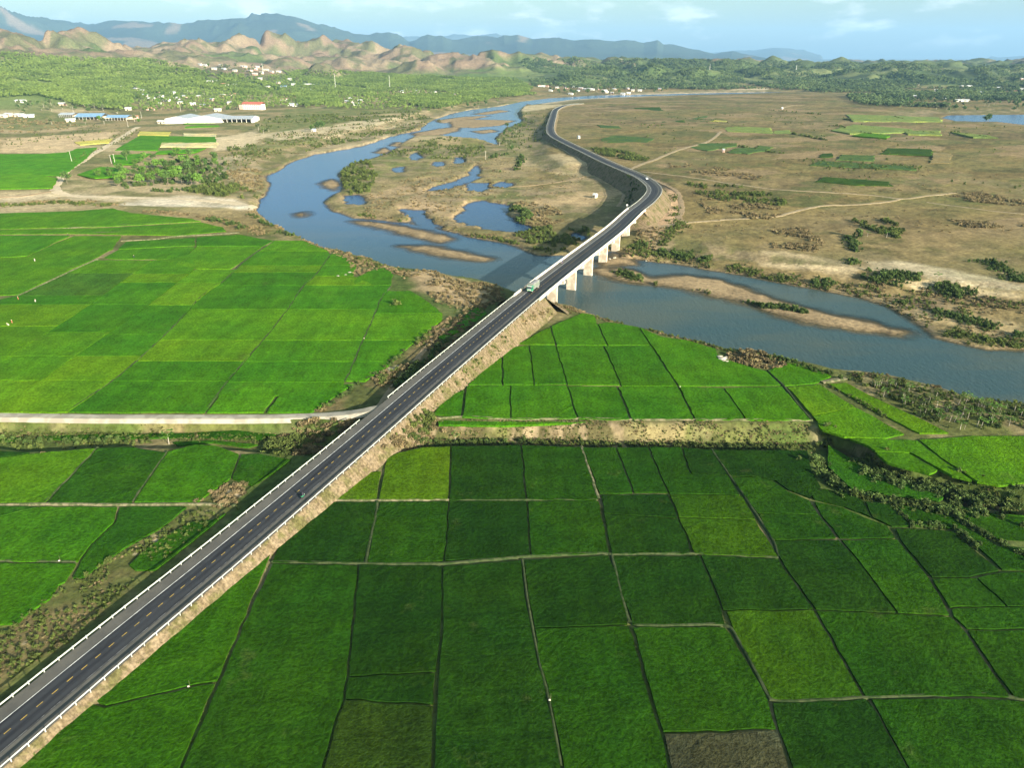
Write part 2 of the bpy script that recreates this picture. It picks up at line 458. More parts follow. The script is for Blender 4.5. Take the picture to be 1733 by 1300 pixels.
GULLY = mixz([(ZG, [(-260,733),(0,731),(120,731),(250,730),(400,728),(480,735),(560,748),(640,756),(700,747),(760,744),(860,742),(1000,744),(1120,747),(1250,749),(1370,750),(1400,752),(1440,766),(1480,790),(1540,812),(1610,826),(1680,846),(1733,862),(1980,920)]),
              (0.0, [(1980,945),(1733,889),(1680,870),(1600,856),(1520,846),(1440,833),(1396,803),(1380,777),(1366,761),(1200,758),(1000,754),(860,751),(760,752),(700,756),(640,772),(500,768),(400,758),(250,754),(120,757),(50,760),(0,753),(-260,757)])])
# zones where paddies lie flat (no bumps)
FLOODS = [PP([(545,348),(575,300),(600,275),(680,245),(840,245),(856,215),(885,200),(905,225),(900,270),(930,292),(985,290),(1040,292),(1082,308),(1090,325),(1078,350),(1045,398),(1022,432),(870,425),(760,400),(600,372)], ZF), PP([(443,335),(459,317),(456,296),(490,275),(534,260),(612,247),(677,226),(726,205),(794,185),(850,178),(842,172),(755,187),(685,207),(590,236),(500,258),(440,282),(428,318)], ZF),
          PP([(1052,440),(1060,415),(1110,420),(1200,440),(1283,455),(1420,480),(1540,494),(1640,512),(1733,528),(1980,570),(1980,640),(1733,600),(1616,590),(1543,560),(1450,510),(1300,478),(1150,455)], ZF)]
FLATS = [PP([(-300,760),(0,757),(460,770),(230,1000),(0,1085),(-300,1300)], 0), PP([(560,850),(770,756),(1370,764),(1480,850),(1733,960),(2050,1050),(2050,1500),(-300,1500),(100,1240)], 0),
         PP([(-300,700),(520,698),(610,650),(760,535),(690,488),(560,425),(440,400),(190,352),(0,366),(-300,380)], ZT), PP([(730,710),(800,635),(880,578),(985,530),(1120,570),(1300,625),(1440,640),(1620,735),(1733,740),(1733,790),(1600,800),(1450,745),(1370,714)], ZT)]

RISE_U = np.array([-600, 0, 300, 500, 700, 900, 1100, 1400, 1733, 2300])
RISE_A = np.array([1500, 1500, 1700, 1950, 2150, 2450, 2750, 2850, 2550, 2500])
RISE_B = np.array([3600, 3600, 3600, 3500, 3600, 3700, 3900, 4000, 3900, 3800])
RISE_Z = np.array([135, 122, 96, 52, 46, 46, 40, 34, 30, 30])
HILLS = [  # column, top row, distance, half-width in columns, half-depth in metres
    (-160,52,4100,90,500),(30,51,4000,66,480),(155,47,4100,56,430),(235,84,3900,40,300),(330,64,4250,46,380),(380,68,4300,40,350),(425,56,4500,55,420),(485,49,4750,34,400),(530,62,4700,45,380),(575,64,4800,45,400),(630,70,4500,55,380),(690,80,4200,55,330),
    (470,96,3700,60,260),(600,92,3750,60,260),(770,92,3800,75,330),(700,104,3400,45,220),(860,91,4100,55,350),(905,87,4300,42,330),(560,112,3200,36,160),
    (985,97,4300,70,350),(1060,99,4200,60,320),(1140,102,4000,60,300),(1190,103,4100,50,320),(1245,101,4200,55,330),(1300,96,4400,42,320),(1368,102,4300,40,300),(1400,104,4100,40,280),(1445,97,4500,42,330),(1510,109,4000,55,280),(1590,106,4300,62,320),(1655,110,4200,52,300),(1733,109,4300,62,320),(1820,103,4400,80,350),(1950,105,4300,90,350),
    (1120,116,3500,60,240),(1000,118,3350,60,220),(1210,122,3300,55,200),(1335,117,3550,62,230),(1450,122,3350,55,200),(1560,122,3400,65,220),(1690,121,3450,65,220)]

def H(x, y, detail=True):
    """ground level at (x, y)"""
    x = np.asarray(x, float); y = np.asarray(y, float)
    d = np.hypot(x, y); u = 866.5 + 1328.0 * x / np.maximum(y, 1.0)
    z = sst(380, 470, y) * 1.0
    z = z + sst(700, 1500, d) * 1.0
    flat = np.full(x.shape, -40.0)
    near = d < 700
    for f in FLATS: flat = np.maximum(flat, sdf(f, x, y, 14.0))
    rough = 1 - sst(-10, -1, flat)
    z = z + rough * (fbm(x, y, 34, 4, 3) - 0.5) * 1.6 * sst(80, 160, d)
    z = z + rough * sst(420, 700, d) * (fbm(x, y, 160, 3, 5) - 0.5) * 3.0
    wob = (fbm(x, y, 14, 3, 21) - 0.5) * 5.0
    t = sst(-2.6, 2.2, sdf(TERRACE, x, y, 25.0) + (wob * 0.5 + (fbm(x, y, 3.5, 3, 23) - 0.5) * 2.2) * (1 - 0.75 * sst(-4, 0, flat)))
    z = z * (1 - t) + (ZT + rough * (fbm(x, y, 20, 3, 8) - 0.5) * 1.2) * t
    t = sst(-1.6, 1.0, sdf(GULLY, x, y, 25.0) + wob * 0.25)
    z = z * (1 - t) + ZG * t
    wob2 = (fbm(x, y, 22, 4, 31) - 0.5) * 9.0
    fp = np.full(x.shape, -60.0)
    for p in FLOODS: fp = np.maximum(fp, sdf(p, x, y, 60.0))
    t = sst(-30, 8, fp + wob2 * 1.4)
    z = z * (1 - t) + (ZF + (fbm(x, y, 26, 4, 35) - 0.5) * 2.4 + (fbm(x, y, 90, 2, 36) - 0.5) * 1.2) * t
    riv = np.maximum(sdf(RIVER, x, y, 60.0), np.maximum(sdf(FAR_RIVER, x, y, 60.0), sdf(LAKE, x, y, 60.0)))
    fl = np.maximum(sdf(FAR_RIVER, x, y, 150.0), sdf(LAKE, x, y, 150.0))
    t = sst(-150, -10, fl) * (d > 900); z = z * (1 - t) + (ZW + 0.9) * t
    t = sst(-7.0, 4.5, riv + wob2 * 0.75)
    z = z * (1 - t) + (ZW - 2.1) * t
    pond = np.full(x.shape, -20.0)
    for p in PONDS: pond = np.maximum(pond, sdf(p, x, y, 20.0))
    t = sst(-6.0, 0.2, pond + wob2 * 0.8 + (fbm(x, y, 7, 3, 37) - 0.5) * 9)
    z = z * (1 - t) + (ZW - 1.1) * t
    isl = np.full(x.shape, -20.0)
    for p in ISLANDS: isl = np.maximum(isl, sdf(p, x, y, 20.0))
    isl = isl + wob2 * 0.85 + (fbm(x, y, 7, 3, 33) - 0.5) * 5.0
    z = np.where(isl > -10, np.maximum(z, ZW + np.clip(isl * 0.16, -1.6, 0.75)), z)
    # the flood plain between the river arms lies low
    far = sst(1400, 1700, d)
    if (far > 0).any():
        m = far > 0
        um, dm, xm, ym = u[m], d[m], x[m], y[m]
        a, b2, zz = np.interp(um, RISE_U, RISE_A), np.interp(um, RISE_U, RISE_B), np.interp(um, RISE_U, RISE_Z)
        r = sst(0, 1, (dm - a) / (b2 - a)) * zz
        n1 = fbm(xm, ym, 420, 4, 40)
        r = r + (n1 - 0.5) * 60 * sst(0.15, 0.6, (dm - a) / (b2 - a))
        rid = ridged(xm, ym, 430, 5, 50)
        acc = r + sst(3400, 4500, dm) * np.interp(um, [-600, 0, 250, 330, 650, 800, 950, 1300, 1733], [70, 60, 40, 100, 92, 60, 40, 45, 40]) * (0.35 + 0.9 * rid)
        um0, dm0 = um, dm
        um = um + (fbm(xm, ym, 330, 4, 71) - 0.5) * 110; dm = dm + (fbm(xm, ym, 330, 4, 72) - 0.5) * 520
        for hu, hy, hd, su, sdp in HILLS:
            q = ((um - hu) / (su * 1.75)) ** 2 + ((dm - hd) / (sdp * 1.3)) ** 2
            k = q < 9
            if not k.any(): continue
            top = CAMZ + (YH + 4 - hy) * hd / 1328.0 * 0.82
            g = np.exp(-q[k] ** 0.85 * 0.8) * top * (1.10 - 0.72 * (1 - rid[k]) * np.minimum(1, 0.35 + q[k]))
            acc[k] = np.maximum(acc[k], g)
        acc = acc + ((ridged(xm, ym, 170, 4, 57) - 0.45) * 30 + (ridged(xm, ym, 75, 3, 58) - 0.45) * 11) * sst(18, 75, acc)
        z[m] = z[m] + acc * far[m]
    return z

RD = [56.0]
while RD[-1] < 5600:
    d = RD[-1]; RD.append(d + min(2.1 * d * d / (CAMZ * 1328.0) * (1 + (CAMZ / d) ** 2) ** 0.9, 8.0 + d / 420.0))
RD = np.array(RD)
UU = np.linspace(-330, 2070, 860)
TX = (UU - 866.5) / 1328.0
GY = RD[:, None] * np.ones_like(TX)[None, :]
GX = GY * TX[None, :] * (1 + 0.6 * CAMZ / RD[:, None])
GZ = H(GX.ravel(), GY.ravel()).reshape(GX.shape)

H_exact = H
def H(x, y, detail=True):
    """ground level read back from the mesh itself"""
    x = np.asarray(x, float); y = np.asarray(y, float)
    r = np.clip(np.interp(y, RD, np.arange(len(RD))), 0, len(RD) - 1.001)
    c = np.clip((x / (y * (1 + 0.6 * CAMZ / y)) - TX[0]) / (TX[1] - TX[0]), 0, len(TX) - 1.001)
    i, j = r.astype(int), c.astype(int); fr, fc = r - i, c - j
    return (GZ[i, j] * (1 - fc) + GZ[i, j + 1] * fc) * (1 - fr) + (GZ[i + 1, j] * (1 - fc) + GZ[i + 1, j + 1] * fc) * fr

def grid_faces(nr, nc, keep=None):
    i = np.arange(nr - 1)[:, None] * nc + np.arange(nc - 1)[None, :]
    q = np.stack([i, i + 1, i + nc + 1, i + nc], -1).reshape(-1, 4)
    return q if keep is None else q[keep.reshape(-1)]

def grid_obj(name, X, Y, Z, m, cover=None, depth=None, keep=None):
    me = bpy.data.meshes.new(name)
    q = grid_faces(X.shape[0], X.shape[1], keep)
    v = np.stack([X.ravel(), Y.ravel(), Z.ravel()], 1)
    if keep is not None:
        used = np.unique(q); re = np.full(len(v), -1); re[used] = np.arange(len(used)); q = re[q]; v = v[used]
        if depth is not None: depth = depth.ravel()[used]
    n = len(q)
    me.vertices.add(len(v)); me.vertices.foreach_set('co', v.ravel().astype(np.float32))
    me.loops.add(n * 4); me.loops.foreach_set('vertex_index', q.ravel().astype(np.int32))
    me.polygons.add(n); me.polygons.foreach_set('loop_start', np.arange(0, n * 4, 4, dtype=np.int32)); me.polygons.foreach_set('loop_total', np.full(n, 4, np.int32))
    me.polygons.foreach_set('use_smooth', np.ones(n, bool))
    me.update(calc_edges=True)
    if cover is not None:
        a = me.attributes.new('cover', 'FLOAT_COLOR', 'POINT')
        a.data.foreach_set('color', np.concatenate([cover.reshape(-1, 3), np.ones((len(v), 1))], 1).ravel().astype(np.float32))
    if depth is not None:
        a = me.attributes.new('depth', 'FLOAT', 'POINT'); a.data.foreach_set('value', depth.ravel().astype(np.float32))
    me.materials.append(m)
    o = bpy.data.objects.new(name, me); COL.link(o)
    return o

# ---- what covers the ground
TRACK_ORANGE = PP([(1100,298),(1118,304),(1133,316),(1149,329),(1154,352),(1149,368),(1158,376),(1130,382),(1105,386),(1080,384),(1070,390),(1072,378),(1100,375),(1120,345),(1128,322)], 1)
SAND = [(PP(p, z), c) for z, p, c in [
    (1, [(190,347),(215,338),(250,332),(330,328),(400,336),(432,346),(436,356),(400,356),(330,352),(250,350)], (0.66, 0.56, 0.43)),
    (1, [(0,330),(80,328),(110,322),(160,328),(250,333),(230,340),(150,340),(90,334),(0,340)], (0.52, 0.42, 0.28)),
    (1, [(560,226),(640,222),(690,224),(640,238),(560,248),(470,262),(440,262),(500,246)], (0.50, 0.40, 0.25)),
    (1, [(430,228),(520,218),(600,206),(700,196),(720,204),(650,214),(560,224),(470,238)], (0.46, 0.38, 0.24)),
    (1, [(350,236),(430,222),(450,232),(420,250),(360,256)], (0.55, 0.44, 0.28)),
    (1, [(330,268),(400,262),(440,270),(430,300),(400,306),(360,296)], (0.46, 0.38, 0.24)),
    (1, [(0,236),(60,232),(150,226),(210,222),(160,244),(100,258),(0,260)], (0.50, 0.37, 0.22)),
    (1, [(0,205),(80,203),(150,212),(120,222),(0,228)], (0.40, 0.30, 0.17)),
    (ZF, [(860,352),(900,330),(960,305),(1020,292),(1052,300),(1058,318),(1040,338),(990,352),(930,372),(880,372)], (0.40, 0.29, 0.16)),
    (0, [(870,272),(900,262),(950,262),(1000,275),(1040,295),(1000,300),(940,285)], (0.42, 0.33, 0.19)),
    (ZF, [(620,330),(680,310),(740,320),(800,330),(790,345),(770,372),(740,368),(690,352)], (0.44, 0.31, 0.18)),
    (0, [(1060,392),(1100,386),(1130,390),(1120,420),(1085,440),(1050,432),(1060,410)], (0.42, 0.28, 0.15)),
    (1, [(1283,420),(1340,425),(1420,438),(1480,452),(1430,458),(1340,445),(1283,440)], (0.46, 0.36, 0.22)),
    (1, [(1460,438),(1520,440),(1600,452),(1680,465),(1733,480),(1733,488),(1640,478),(1540,462),(1470,452)], (0.52, 0.44, 0.30)),
    (1, [(1500,462),(1600,470),(1690,484),(1733,492),(1733,500),(1640,490),(1540,476)], (0.50, 0.39, 0.23)),
    (ZF, [(1480,500),(1560,515),(1640,528),(1733,545),(1733,575),(1650,560),(1560,540),(1500,520)], (0.33, 0.25, 0.13)),
    (1, [(690,468),(720,455),(740,462),(800,480),(840,492),(830,515),(780,530),(740,510),(700,490)], (0.36, 0.26, 0.15)),
    (1, [(900,168),(1000,158),(1100,154),(1300,150),(1300,153),(1150,158),(1000,166),(930,176)], (0.46, 0.38, 0.26)),
    (1, [(860,186),(940,170),(960,172),(940,182),(890,190)], (0.44, 0.36, 0.22)),
    (1, [(735,200),(800,182),(860,172),(870,178),(800,190),(750,204)], (0.52, 0.42, 0.26))]]
DRY = [PP([(340,895),(395,850),(420,855),(330,900),(262,960),(225,985),(120,1085),(0,1160),(-200,1280),(-200,1200),(0,1076),(86,1018),(130,988),(190,945),(275,898)], 0),
       PP([(320,850),(350,828),(395,812),(415,830),(400,850),(360,862)], 0),
       PP([(529,698),(570,672),(612,650),(660,622),(729,560),(760,538),(790,520),(800,545),(740,590),(690,640),(640,690)], ZT)]
GRASS = [PP(p, -3.0 if p[0][0] > 570 else 1.0) for p in [
    [(0,205),(60,190),(110,196),(150,212),(60,222),(0,220)],
    [(580,300),(590,270),(640,258),(720,240),(800,242),(830,250),(800,268),(700,272),(640,300),(615,330),(590,335)],
    [(840,245),(860,212),(885,205),(890,230),(870,255),(850,262)], [(785,330),(880,325),(900,340),(860,345),(800,336)],
    [(440,205),(520,196),(600,200),(560,214),(450,226)], [(400,250),(520,232),(560,236),(480,262),(420,262)], [(480,184),(560,182),(640,178),(720,182),(700,192),(560,198),(480,200)]]]

def cover_of(x, y, z):
    d = np.hypot(x, y); u = 866.5 + 1328.0 * x / y
    n1, n2, n3 = fbm(x, y, 55, 4, 60), fbm(x, y, 190, 3, 70), fbm(x, y, 16, 4, 80)
    C = lambda *c: np.array(c)[None, :]
    def mix(a, b, t): return a * (1 - t[:, None]) + b * t[:, None]
    col = np.repeat(C(0.215, 0.162, 0.064), len(x), 0)
    col = mix(col, C(0.185, 0.155, 0.058), sst(0.42, 0.62, n1))
    col = mix(col, C(0.235, 0.175, 0.082), sst(0.52, 0.68, n2) * 0.8)
    col = mix(col, C(0.105, 0.098, 0.034), sst(0.54, 0.66, n3) * 0.75 * sst(0.40, 0.55, n1))
    col = mix(col, col * 0.72, sst(0.52, 0.62, fbm(x, y, 6, 3, 82)) * 0.8)
    # parcels of the big plain east of the road: each its own tint
    px, py = x * 0.94 + y * 0.34, -x * 0.34 + y * 0.94
    ci, cj = np.floor(px / 85 + 0.6 * vnoise(py / 60, py * 0, 91)), np.floor(py / 46 + 0.5 * vnoise(px / 85, px * 0, 92))
    cell, cell2 = hsh(ci, cj, 93), hsh(ci, cj, 94)
    plain = sst(940, 1010, u) * sst(470, 620, d)
    col = mix(col, col * 0.72, plain * (cell < 0.3) * 0.8)
    col = mix(col, C(0.26, 0.185, 0.10), plain * (cell > 0.78) * 0.7)
    col = mix(col, C(0.105, 0.115, 0.035), plain * (cell2 > 0.58) * 0.6 * sst(0.35, 0.6, n3))
    # valley floor west of the river is lighter, sandy
    west = sst(930, 880, u) * sst(500, 600, d)
    wcol = mix(mix(np.repeat(C(0.285, 0.225, 0.11), len(x), 0), C(0.44, 0.35, 0.205), sst(0.48, 0.66, n2)), C(0.115, 0.130, 0.040), sst(0.46, 0.62, n1) * 0.85)
    col = mix(col, wcol, west * 0.85)
    # banks and bunds between the paddies: short grass and earth
    dep = y * CP + CAMZ * SP; qx, qy = 866.5 + FPX * x / dep, 650.0 - FPX * (y * SP - CAMZ * CP) / dep
    bankrow = np.interp(qx, [0, 430, 516, 591, 680, 794, 880, 1006, 1120, 1224, 1310, 1408, 1543, 1733], [340, 345, 400, 424, 452, 470, 490, 528, 558, 582, 597, 619, 638, 674])
    near = sst(-8, 4, qy - bankrow) * sst(520, 480, d)
    ncol = mix(mix(np.repeat(C(0.105, 0.115, 0.035), len(x), 0), C(0.23, 0.185, 0.095), sst(0.52, 0.7, n3) * 0.8), C(0.055, 0.095, 0.018), sst(0.5, 0.62, n1) * 0.7)
    col = mix(col, ncol, near)
    wob = (fbm(x, y, 12, 4, 95) - 0.5) * 22
    wobf = (fbm(x, y, 5, 3, 96) - 0.5) * 6
    for p, c in SAND:
        s = sdf(p, x, y, 40.0); w = sst(-3, 5, s + wob * (0.4 if p[:, 1].mean() < 600 else 1.0))
        cc = np.array(c)[None, :] * (0.78 + 0.44 * n3[:, None])
        col = mix(col, cc, w * 0.92)
    for p in GRASS:
        s = sdf(p, x, y, 40.0); col = mix(col, mix(np.repeat(C(0.120, 0.150, 0.040), len(x), 0), C(0.20, 0.185, 0.07), sst(0.45, 0.6, n3)), sst(-5, 6, s + wob) * 0.85)
    for p in DRY:
        s = sdf(p, x, y, 20.0)
        dc = mix(mix(np.repeat(C(0.155, 0.125, 0.055), len(x), 0), C(0.085, 0.095, 0.028), sst(0.40, 0.56, n3)), C(0.50, 0.40, 0.27), sst(0.68, 0.76, fbm(x, y, 9, 3, 97)))
        col = mix(col, dc, sst(-1.5, 1.5, s + wobf * 0.6))
    col = mix(col, np.array([[0.50, 0.33, 0.20]]) * (0.8 + 0.4 * n3[:, None]), sst(-2, 3, sdf(TRACK_ORANGE, x, y, 20.0) + wobf) * 0.9)
    # eroded faces of the terrace bank
    tb = sdf(TERRACE, x, y, 12.0)
    face = (0.35 + 0.65 * sst(-60, -30, x)) * sst(-3.4, -1.4, tb + wobf * 0.5) * sst(2.6, 0.6, tb + wobf * 0.4) * (d < 420)
    col = mix(col, mix(np.repeat(C(0.080, 0.070, 0.032), len(x), 0), C(0.22, 0.17, 0.105), sst(0.48, 0.62, fbm(x, y, 3.2, 4, 98))), face * sst(0.25, 0.45, fbm(x, y, 18, 3, 99)) * 0.95)
    # wet sand and river bed
    isl = np.full(x.shape, -20.0)
    for p in ISLANDS: isl = np.maximum(isl, sdf(p, x, y, 20.0))
    col = mix(col, np.array([[0.30, 0.215, 0.125]]) * (0.8 + 0.4 * n3[:, None]), sst(-6, 0, isl) * 0.9)
    col = mix(col, C(0.29, 0.215, 0.125), sst(ZW + 1.0, ZW + 0.3, z) * 0.8 * (d < 1700))
    col = mix(col, C(0.20, 0.14, 0.075), sst(ZW + 0.2, ZW - 0.7, z))
    col = mix(col, C(0.125, 0.095, 0.055), sst(ZW + 0.55, ZW + 0.2, z) * sst(ZW - 0.3, ZW, z) * 0.8 * (d < 1700))
    bank = sst(ZW + 0.6, ZW + 2.0, z) * sst(0.9, -0.6, z) * (d > 430)
    col = mix(col, mix(np.repeat(C(0.13, 0.125, 0.05), len(x), 0), C(0.26, 0.20, 0.115), sst(0.45, 0.62, n3)), bank * 0.85)
    # woods and slopes
    slope = sst(1450, 1750, d) * sst(4, 16, z)
    left = sst(960, 820, u)
    n4, n5 = fbm(x, y, 260, 5, 101), fbm(x, y, 90, 4, 111)
    wood = mix(np.repeat(C(0.10, 0.15, 0.042), len(x), 0), C(0.16, 0.205, 0.062), sst(0.4, 0.62, n4))
    bare = mix(np.repeat(C(0.200, 0.148, 0.104), len(x), 0), C(0.235, 0.185, 0.125), sst(0.4, 0.6, n4))
    bare = mix(bare, C(0.10, 0.11, 0.055), sst(0.50, 0.62, n5) * 0.85)
    bare_w = np.interp(u, [-300, 0, 240, 300, 640, 760, 900, 1000, 1733], [0.72, 0.78, 0.74, 0.80, 0.84, 0.72, 0.50, 0.44, 0.40])
    z_lim = np.interp(u, [0, 250, 300, 450, 600, 750, 900, 1100, 1733], [105, 98, 58, 44, 38, 36, 60, 62, 52])
    up = sst(-14, 16, z - z_lim + (n5 - 0.5) * 50)
    thr = 1 - bare_w
    rid = ridged(x, y, 430, 5, 50)
    bw = sst(thr - 0.08, thr + 0.08, fbm(x, y, 260, 5, 121) * 0.8 + rid * 0.45 - 0.12)
    right_hill = mix(mix(np.repeat(C(0.085, 0.125, 0.042), len(x), 0), C(0.155, 0.175, 0.070), sst(0.42, 0.6, n4)), C(0.040, 0.062, 0.030), sst(0.50, 0.60, n5) * 0.85)
    hillc = mix(right_hill, wood, left)
    hillc = mix(hillc, C(0.075, 0.100, 0.042), up * 0.75)
    hillc = mix(hillc, bare, up * bw)
    col = mix(col, hillc, slope)
    return np.clip(col, 0.012, 0.62)

cov = cover_of(GX.ravel(), GY.ravel(), GZ.ravel())
ground = grid_obj('ground', GX, GY, GZ, [M['land']][0], cov)
props(ground, 'valley floor of dry grass, sand and scrub rising into the hills behind', kind='structure')

# land beyond the modelled valley, out to the foot of the sky
R0 = 42000.0
fg = MB(); fg.add([(-R0, -2000, -8), (R0, -2000, -8), (R0, R0, -8), (-R0, R0, -8)], [(0, 1, 2, 3)])
props(fg.build('plain', simple('plain_far', (0.07, 0.09, 0.04), 0.95, (0.10, 0.10, 0.05), 300)), 'level land under and beyond the valley', kind='structure')

# water
depth = ZW - GZ
wet = depth > -0.35
kq = wet[:-1, :-1] | wet[1:, :-1] | wet[:-1, 1:] | wet[1:, 1:]
kq &= (GY[:-1, :-1] < 4200)
riv_s = np.maximum(sdf(RIVER, GX.ravel(), GY.ravel(), 60.0), -60).reshape(GX.shape)
lake_s = sdf(LAKE, GX.ravel(), GY.ravel(), 60.0).reshape(GX.shape)
far_s = sdf(FAR_RIVER, GX.ravel(), GY.ravel(), 60.0).reshape(GX.shape)
isr = (np.maximum(riv_s, far_s) > -25)[:-1, :-1]; isl_ = (lake_s > -25)[:-1, :-1]
WZ = np.full(GX.shape, ZW)
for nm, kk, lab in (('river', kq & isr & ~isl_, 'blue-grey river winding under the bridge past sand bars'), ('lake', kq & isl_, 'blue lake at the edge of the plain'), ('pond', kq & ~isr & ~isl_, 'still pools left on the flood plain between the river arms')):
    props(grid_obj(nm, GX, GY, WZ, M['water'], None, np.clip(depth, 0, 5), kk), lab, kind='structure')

# ---------------------------------------------------------------- mountain ranges
def mountain_range(name, prof, dist, half, seed, label, tint, rows=64, du=2.6):
    prof = np.array(prof, float)
    u = np.arange(-420, 2160, du); t = np.linspace(-1, 1, rows)
    U, T = np.meshgrid(u, t)
    D = dist + T * half
    X, Y = D * (U - 866.5) / 1328.0, D
    top = CAMZ + (YH - np.interp(U, prof[:, 0], prof[:, 1])) * dist / 1328.0
    rid = ridged(X, Y, half * 0.55, 6, seed)
    warp = (fbm(X, Y, half * 0.7, 3, seed + 9) - 0.5) * 0.5
    s = np.clip(1 - np.abs(T + warp * (1 - np.abs(T))) ** 1.15, 0, 1)
    Z = top * s * (0.58 + 0.42 * rid) * (1.0 + 0.25 * (1 - s)) - 9
    peak = np.maximum(Z.max(0, keepdims=True), 1)
    want = (CAMZ + (YH - np.interp(u, prof[:, 0], prof[:, 1])) * dist / 1328.0 + (fbm(u * 6, u * 0, 60, 4, seed + 3) - 0.5) * dist * 0.0022)[None, :]
    rt = want / peak; kk = np.ones(15) / 15; rt = np.convolve(np.pad(rt[0], 7, mode='edge'), kk, 'valid')[None, :]
    Z = np.where(Z > 0, Z * np.clip(rt, 0, 4), Z)
    n = fbm(X.ravel(), Y.ravel(), half * 0.25, 4, seed + 5)
    c = np.array(tint)[None, :] * (0.7 + 0.6 * n[:, None])
    bare = sst(0.66, 0.74, fbm(X.ravel(), Y.ravel(), half * 0.22, 4, seed + 7))
    c = c * (1 - bare[:, None] * 0.7) + np.array([[0.22, 0.16, 0.11]]) * bare[:, None] * 0.7
    props(grid_obj(name, X, Y, Z, M['hill'], c), label, kind='structure')

mountain_range('mountains', [(-420,26),(-100,16),(0,22),(60,36),(120,41),(165,43),(205,39),(240,42),(290,46),(325,47),(350,42),(385,40),(425,36),(440,31),(470,30),(500,34),(540,45),(575,52),(600,60),(628,62),(660,57),(675,62),(692,72),(712,66),(725,62),(738,65),(750,64),(765,69),(785,67),(810,63),(850,66),(875,62),(900,69),(935,67),(970,71),(1000,69),(1040,73),(1060,71),(1090,75),(1112,70),(1122,76),(1150,79),(1180,85),(1210,91),(1240,87),(1270,93),(1310,99),(1400,108),(1500,116),(2200,122)], 16500, 3800, 200, 'blue forested mountain ridge across the back of the valley', (0.038, 0.055, 0.034), 90, 2.2)
mountain_range('mountains', [(-420,112),(1300,112),(1345,108),(1390,106),(1440,99),(1470,102),(1500,103),(1530,101),(1565,106),(1600,112),(1650,114),(1760,110),(2200,104)], 9500, 1500, 300, 'low dark wooded ridge behind the hills at the east end', (0.042, 0.060, 0.034), 50)
mountain_range('mountains', [(-420,60),(0,60),(560,66),(640,64),(700,66),(780,63),(830,62),(880,64),(1000,80),(1150,92),(1220,88),(1280,85),(1310,82),(1340,83),(1370,88),(1400,96),(1430,103),(1480,110),(1560,112),(1610,107),(1640,101),(1680,98),(1733,94),(1850,88),(2200,96)], 29000, 4500, 400, 'pale farthest mountains fading into the sky', (0.05, 0.065, 0.05), 40, 3.5)

# ---------------------------------------------------------------- air
hb = MB(); hb.box((0, 20500, (1500 - 9.5) / 2), (90000, 46000, 1500 + 9.5))
hm = bpy.data.materials.new('air'); hm.use_nodes = True
hm.node_tree.nodes.clear()
ho = hm.node_tree.nodes.new('ShaderNodeOutputMaterial'); pv = hm.node_tree.nodes.new('ShaderNodeVolumePrincipled')
pv.inputs['Color'].default_value = (0.33, 0.61, 1.0, 1); pv.inputs['Density'].default_value = 0.000036; pv.inputs['Anisotropy'].default_value = 0.0
hm.node_tree.links.new(pv.outputs[0], ho.inputs['Volume'])
haze = hb.build('haze', hm)
props(haze, 'thin blue haze filling the valley air', kind='stuff')

# ---------------------------------------------------------------- highway alignment
SPLIT = {}
ctr = [(-40, 1268, 1.7), (40, 1191, 1.7), (124, 1121, 1.9), (229, 1036, 2.1), (354, 940, 2.4), (430, 880.5, 2.8), (560, 777.5, 3.8), (640, 714, 4.8), (752, 620, 6.5), (905, 500.5, 9.3), (980, 439, 9.7), (1040, 388.5, 9.7), (1072, 359, 9.6), (1092.5, 343, 9.4), (1105, 329.5, 9.2), (1107.5, 319.7, 9.0), (1101, 310.5, 8.8), (1087, 300.5, 8.4), (1067.5, 291.5, 8.0), (1046, 282.5, 7.7), (1022, 272, 7.2), (992, 257.5, 6.6), (958.5, 241.5, 6.0), (937, 229.5, 5.6), (931.2, 219.5, 5.3), (932.5, 209, 5.1), (935.5, 199, 5.0), (940, 186.5, 4.6), (951, 180, 4.2), (963, 177, 4.0), (985, 175, 3.6)]
C3 = [(*P(x, y, z), z) for x, y, z in ctr]
u0 = np.array(C3[1]) - np.array(C3[2]); u0 /= np.linalg.norm(u0[:2])
C3 = [tuple(np.array(C3[0]) + u0 * 75)] + C3
# the run up to the bridge is dead straight: pull the digitised points onto their line
A_, B_ = np.array(C3[0]), np.array(C3[12])
ab = (B_ - A_)[:2]
for i in range(0, 13):
    p = np.array(C3[i]); t = np.dot(p[:2] - A_[:2], ab) / np.dot(ab, ab)
    q = A_[:2] + ab * t; C3[i] = (p[0] * 0.15 + q[0] * 0.85, p[1] * 0.15 + q[1] * 0.85, p[2])
ROAD = catmull(C3, 3.0)
RT = np.gradient(ROAD[:, :2], axis=0); RT /= np.linalg.norm(RT, axis=1)[:, None]
for _ in range(3): RT[1:-1] = (RT[:-2] + RT[1:-1] * 2 + RT[2:]) / 4; RT /= np.linalg.norm(RT, axis=1)[:, None]
RN = np.stack([RT[:, 1], -RT[:, 0]], 1)      # to the right
RS = np.r_[0, np.cumsum(np.linalg.norm(np.diff(ROAD[:, :2], axis=0), axis=1))]
HW = 5.95                                     # half width, rail to rail

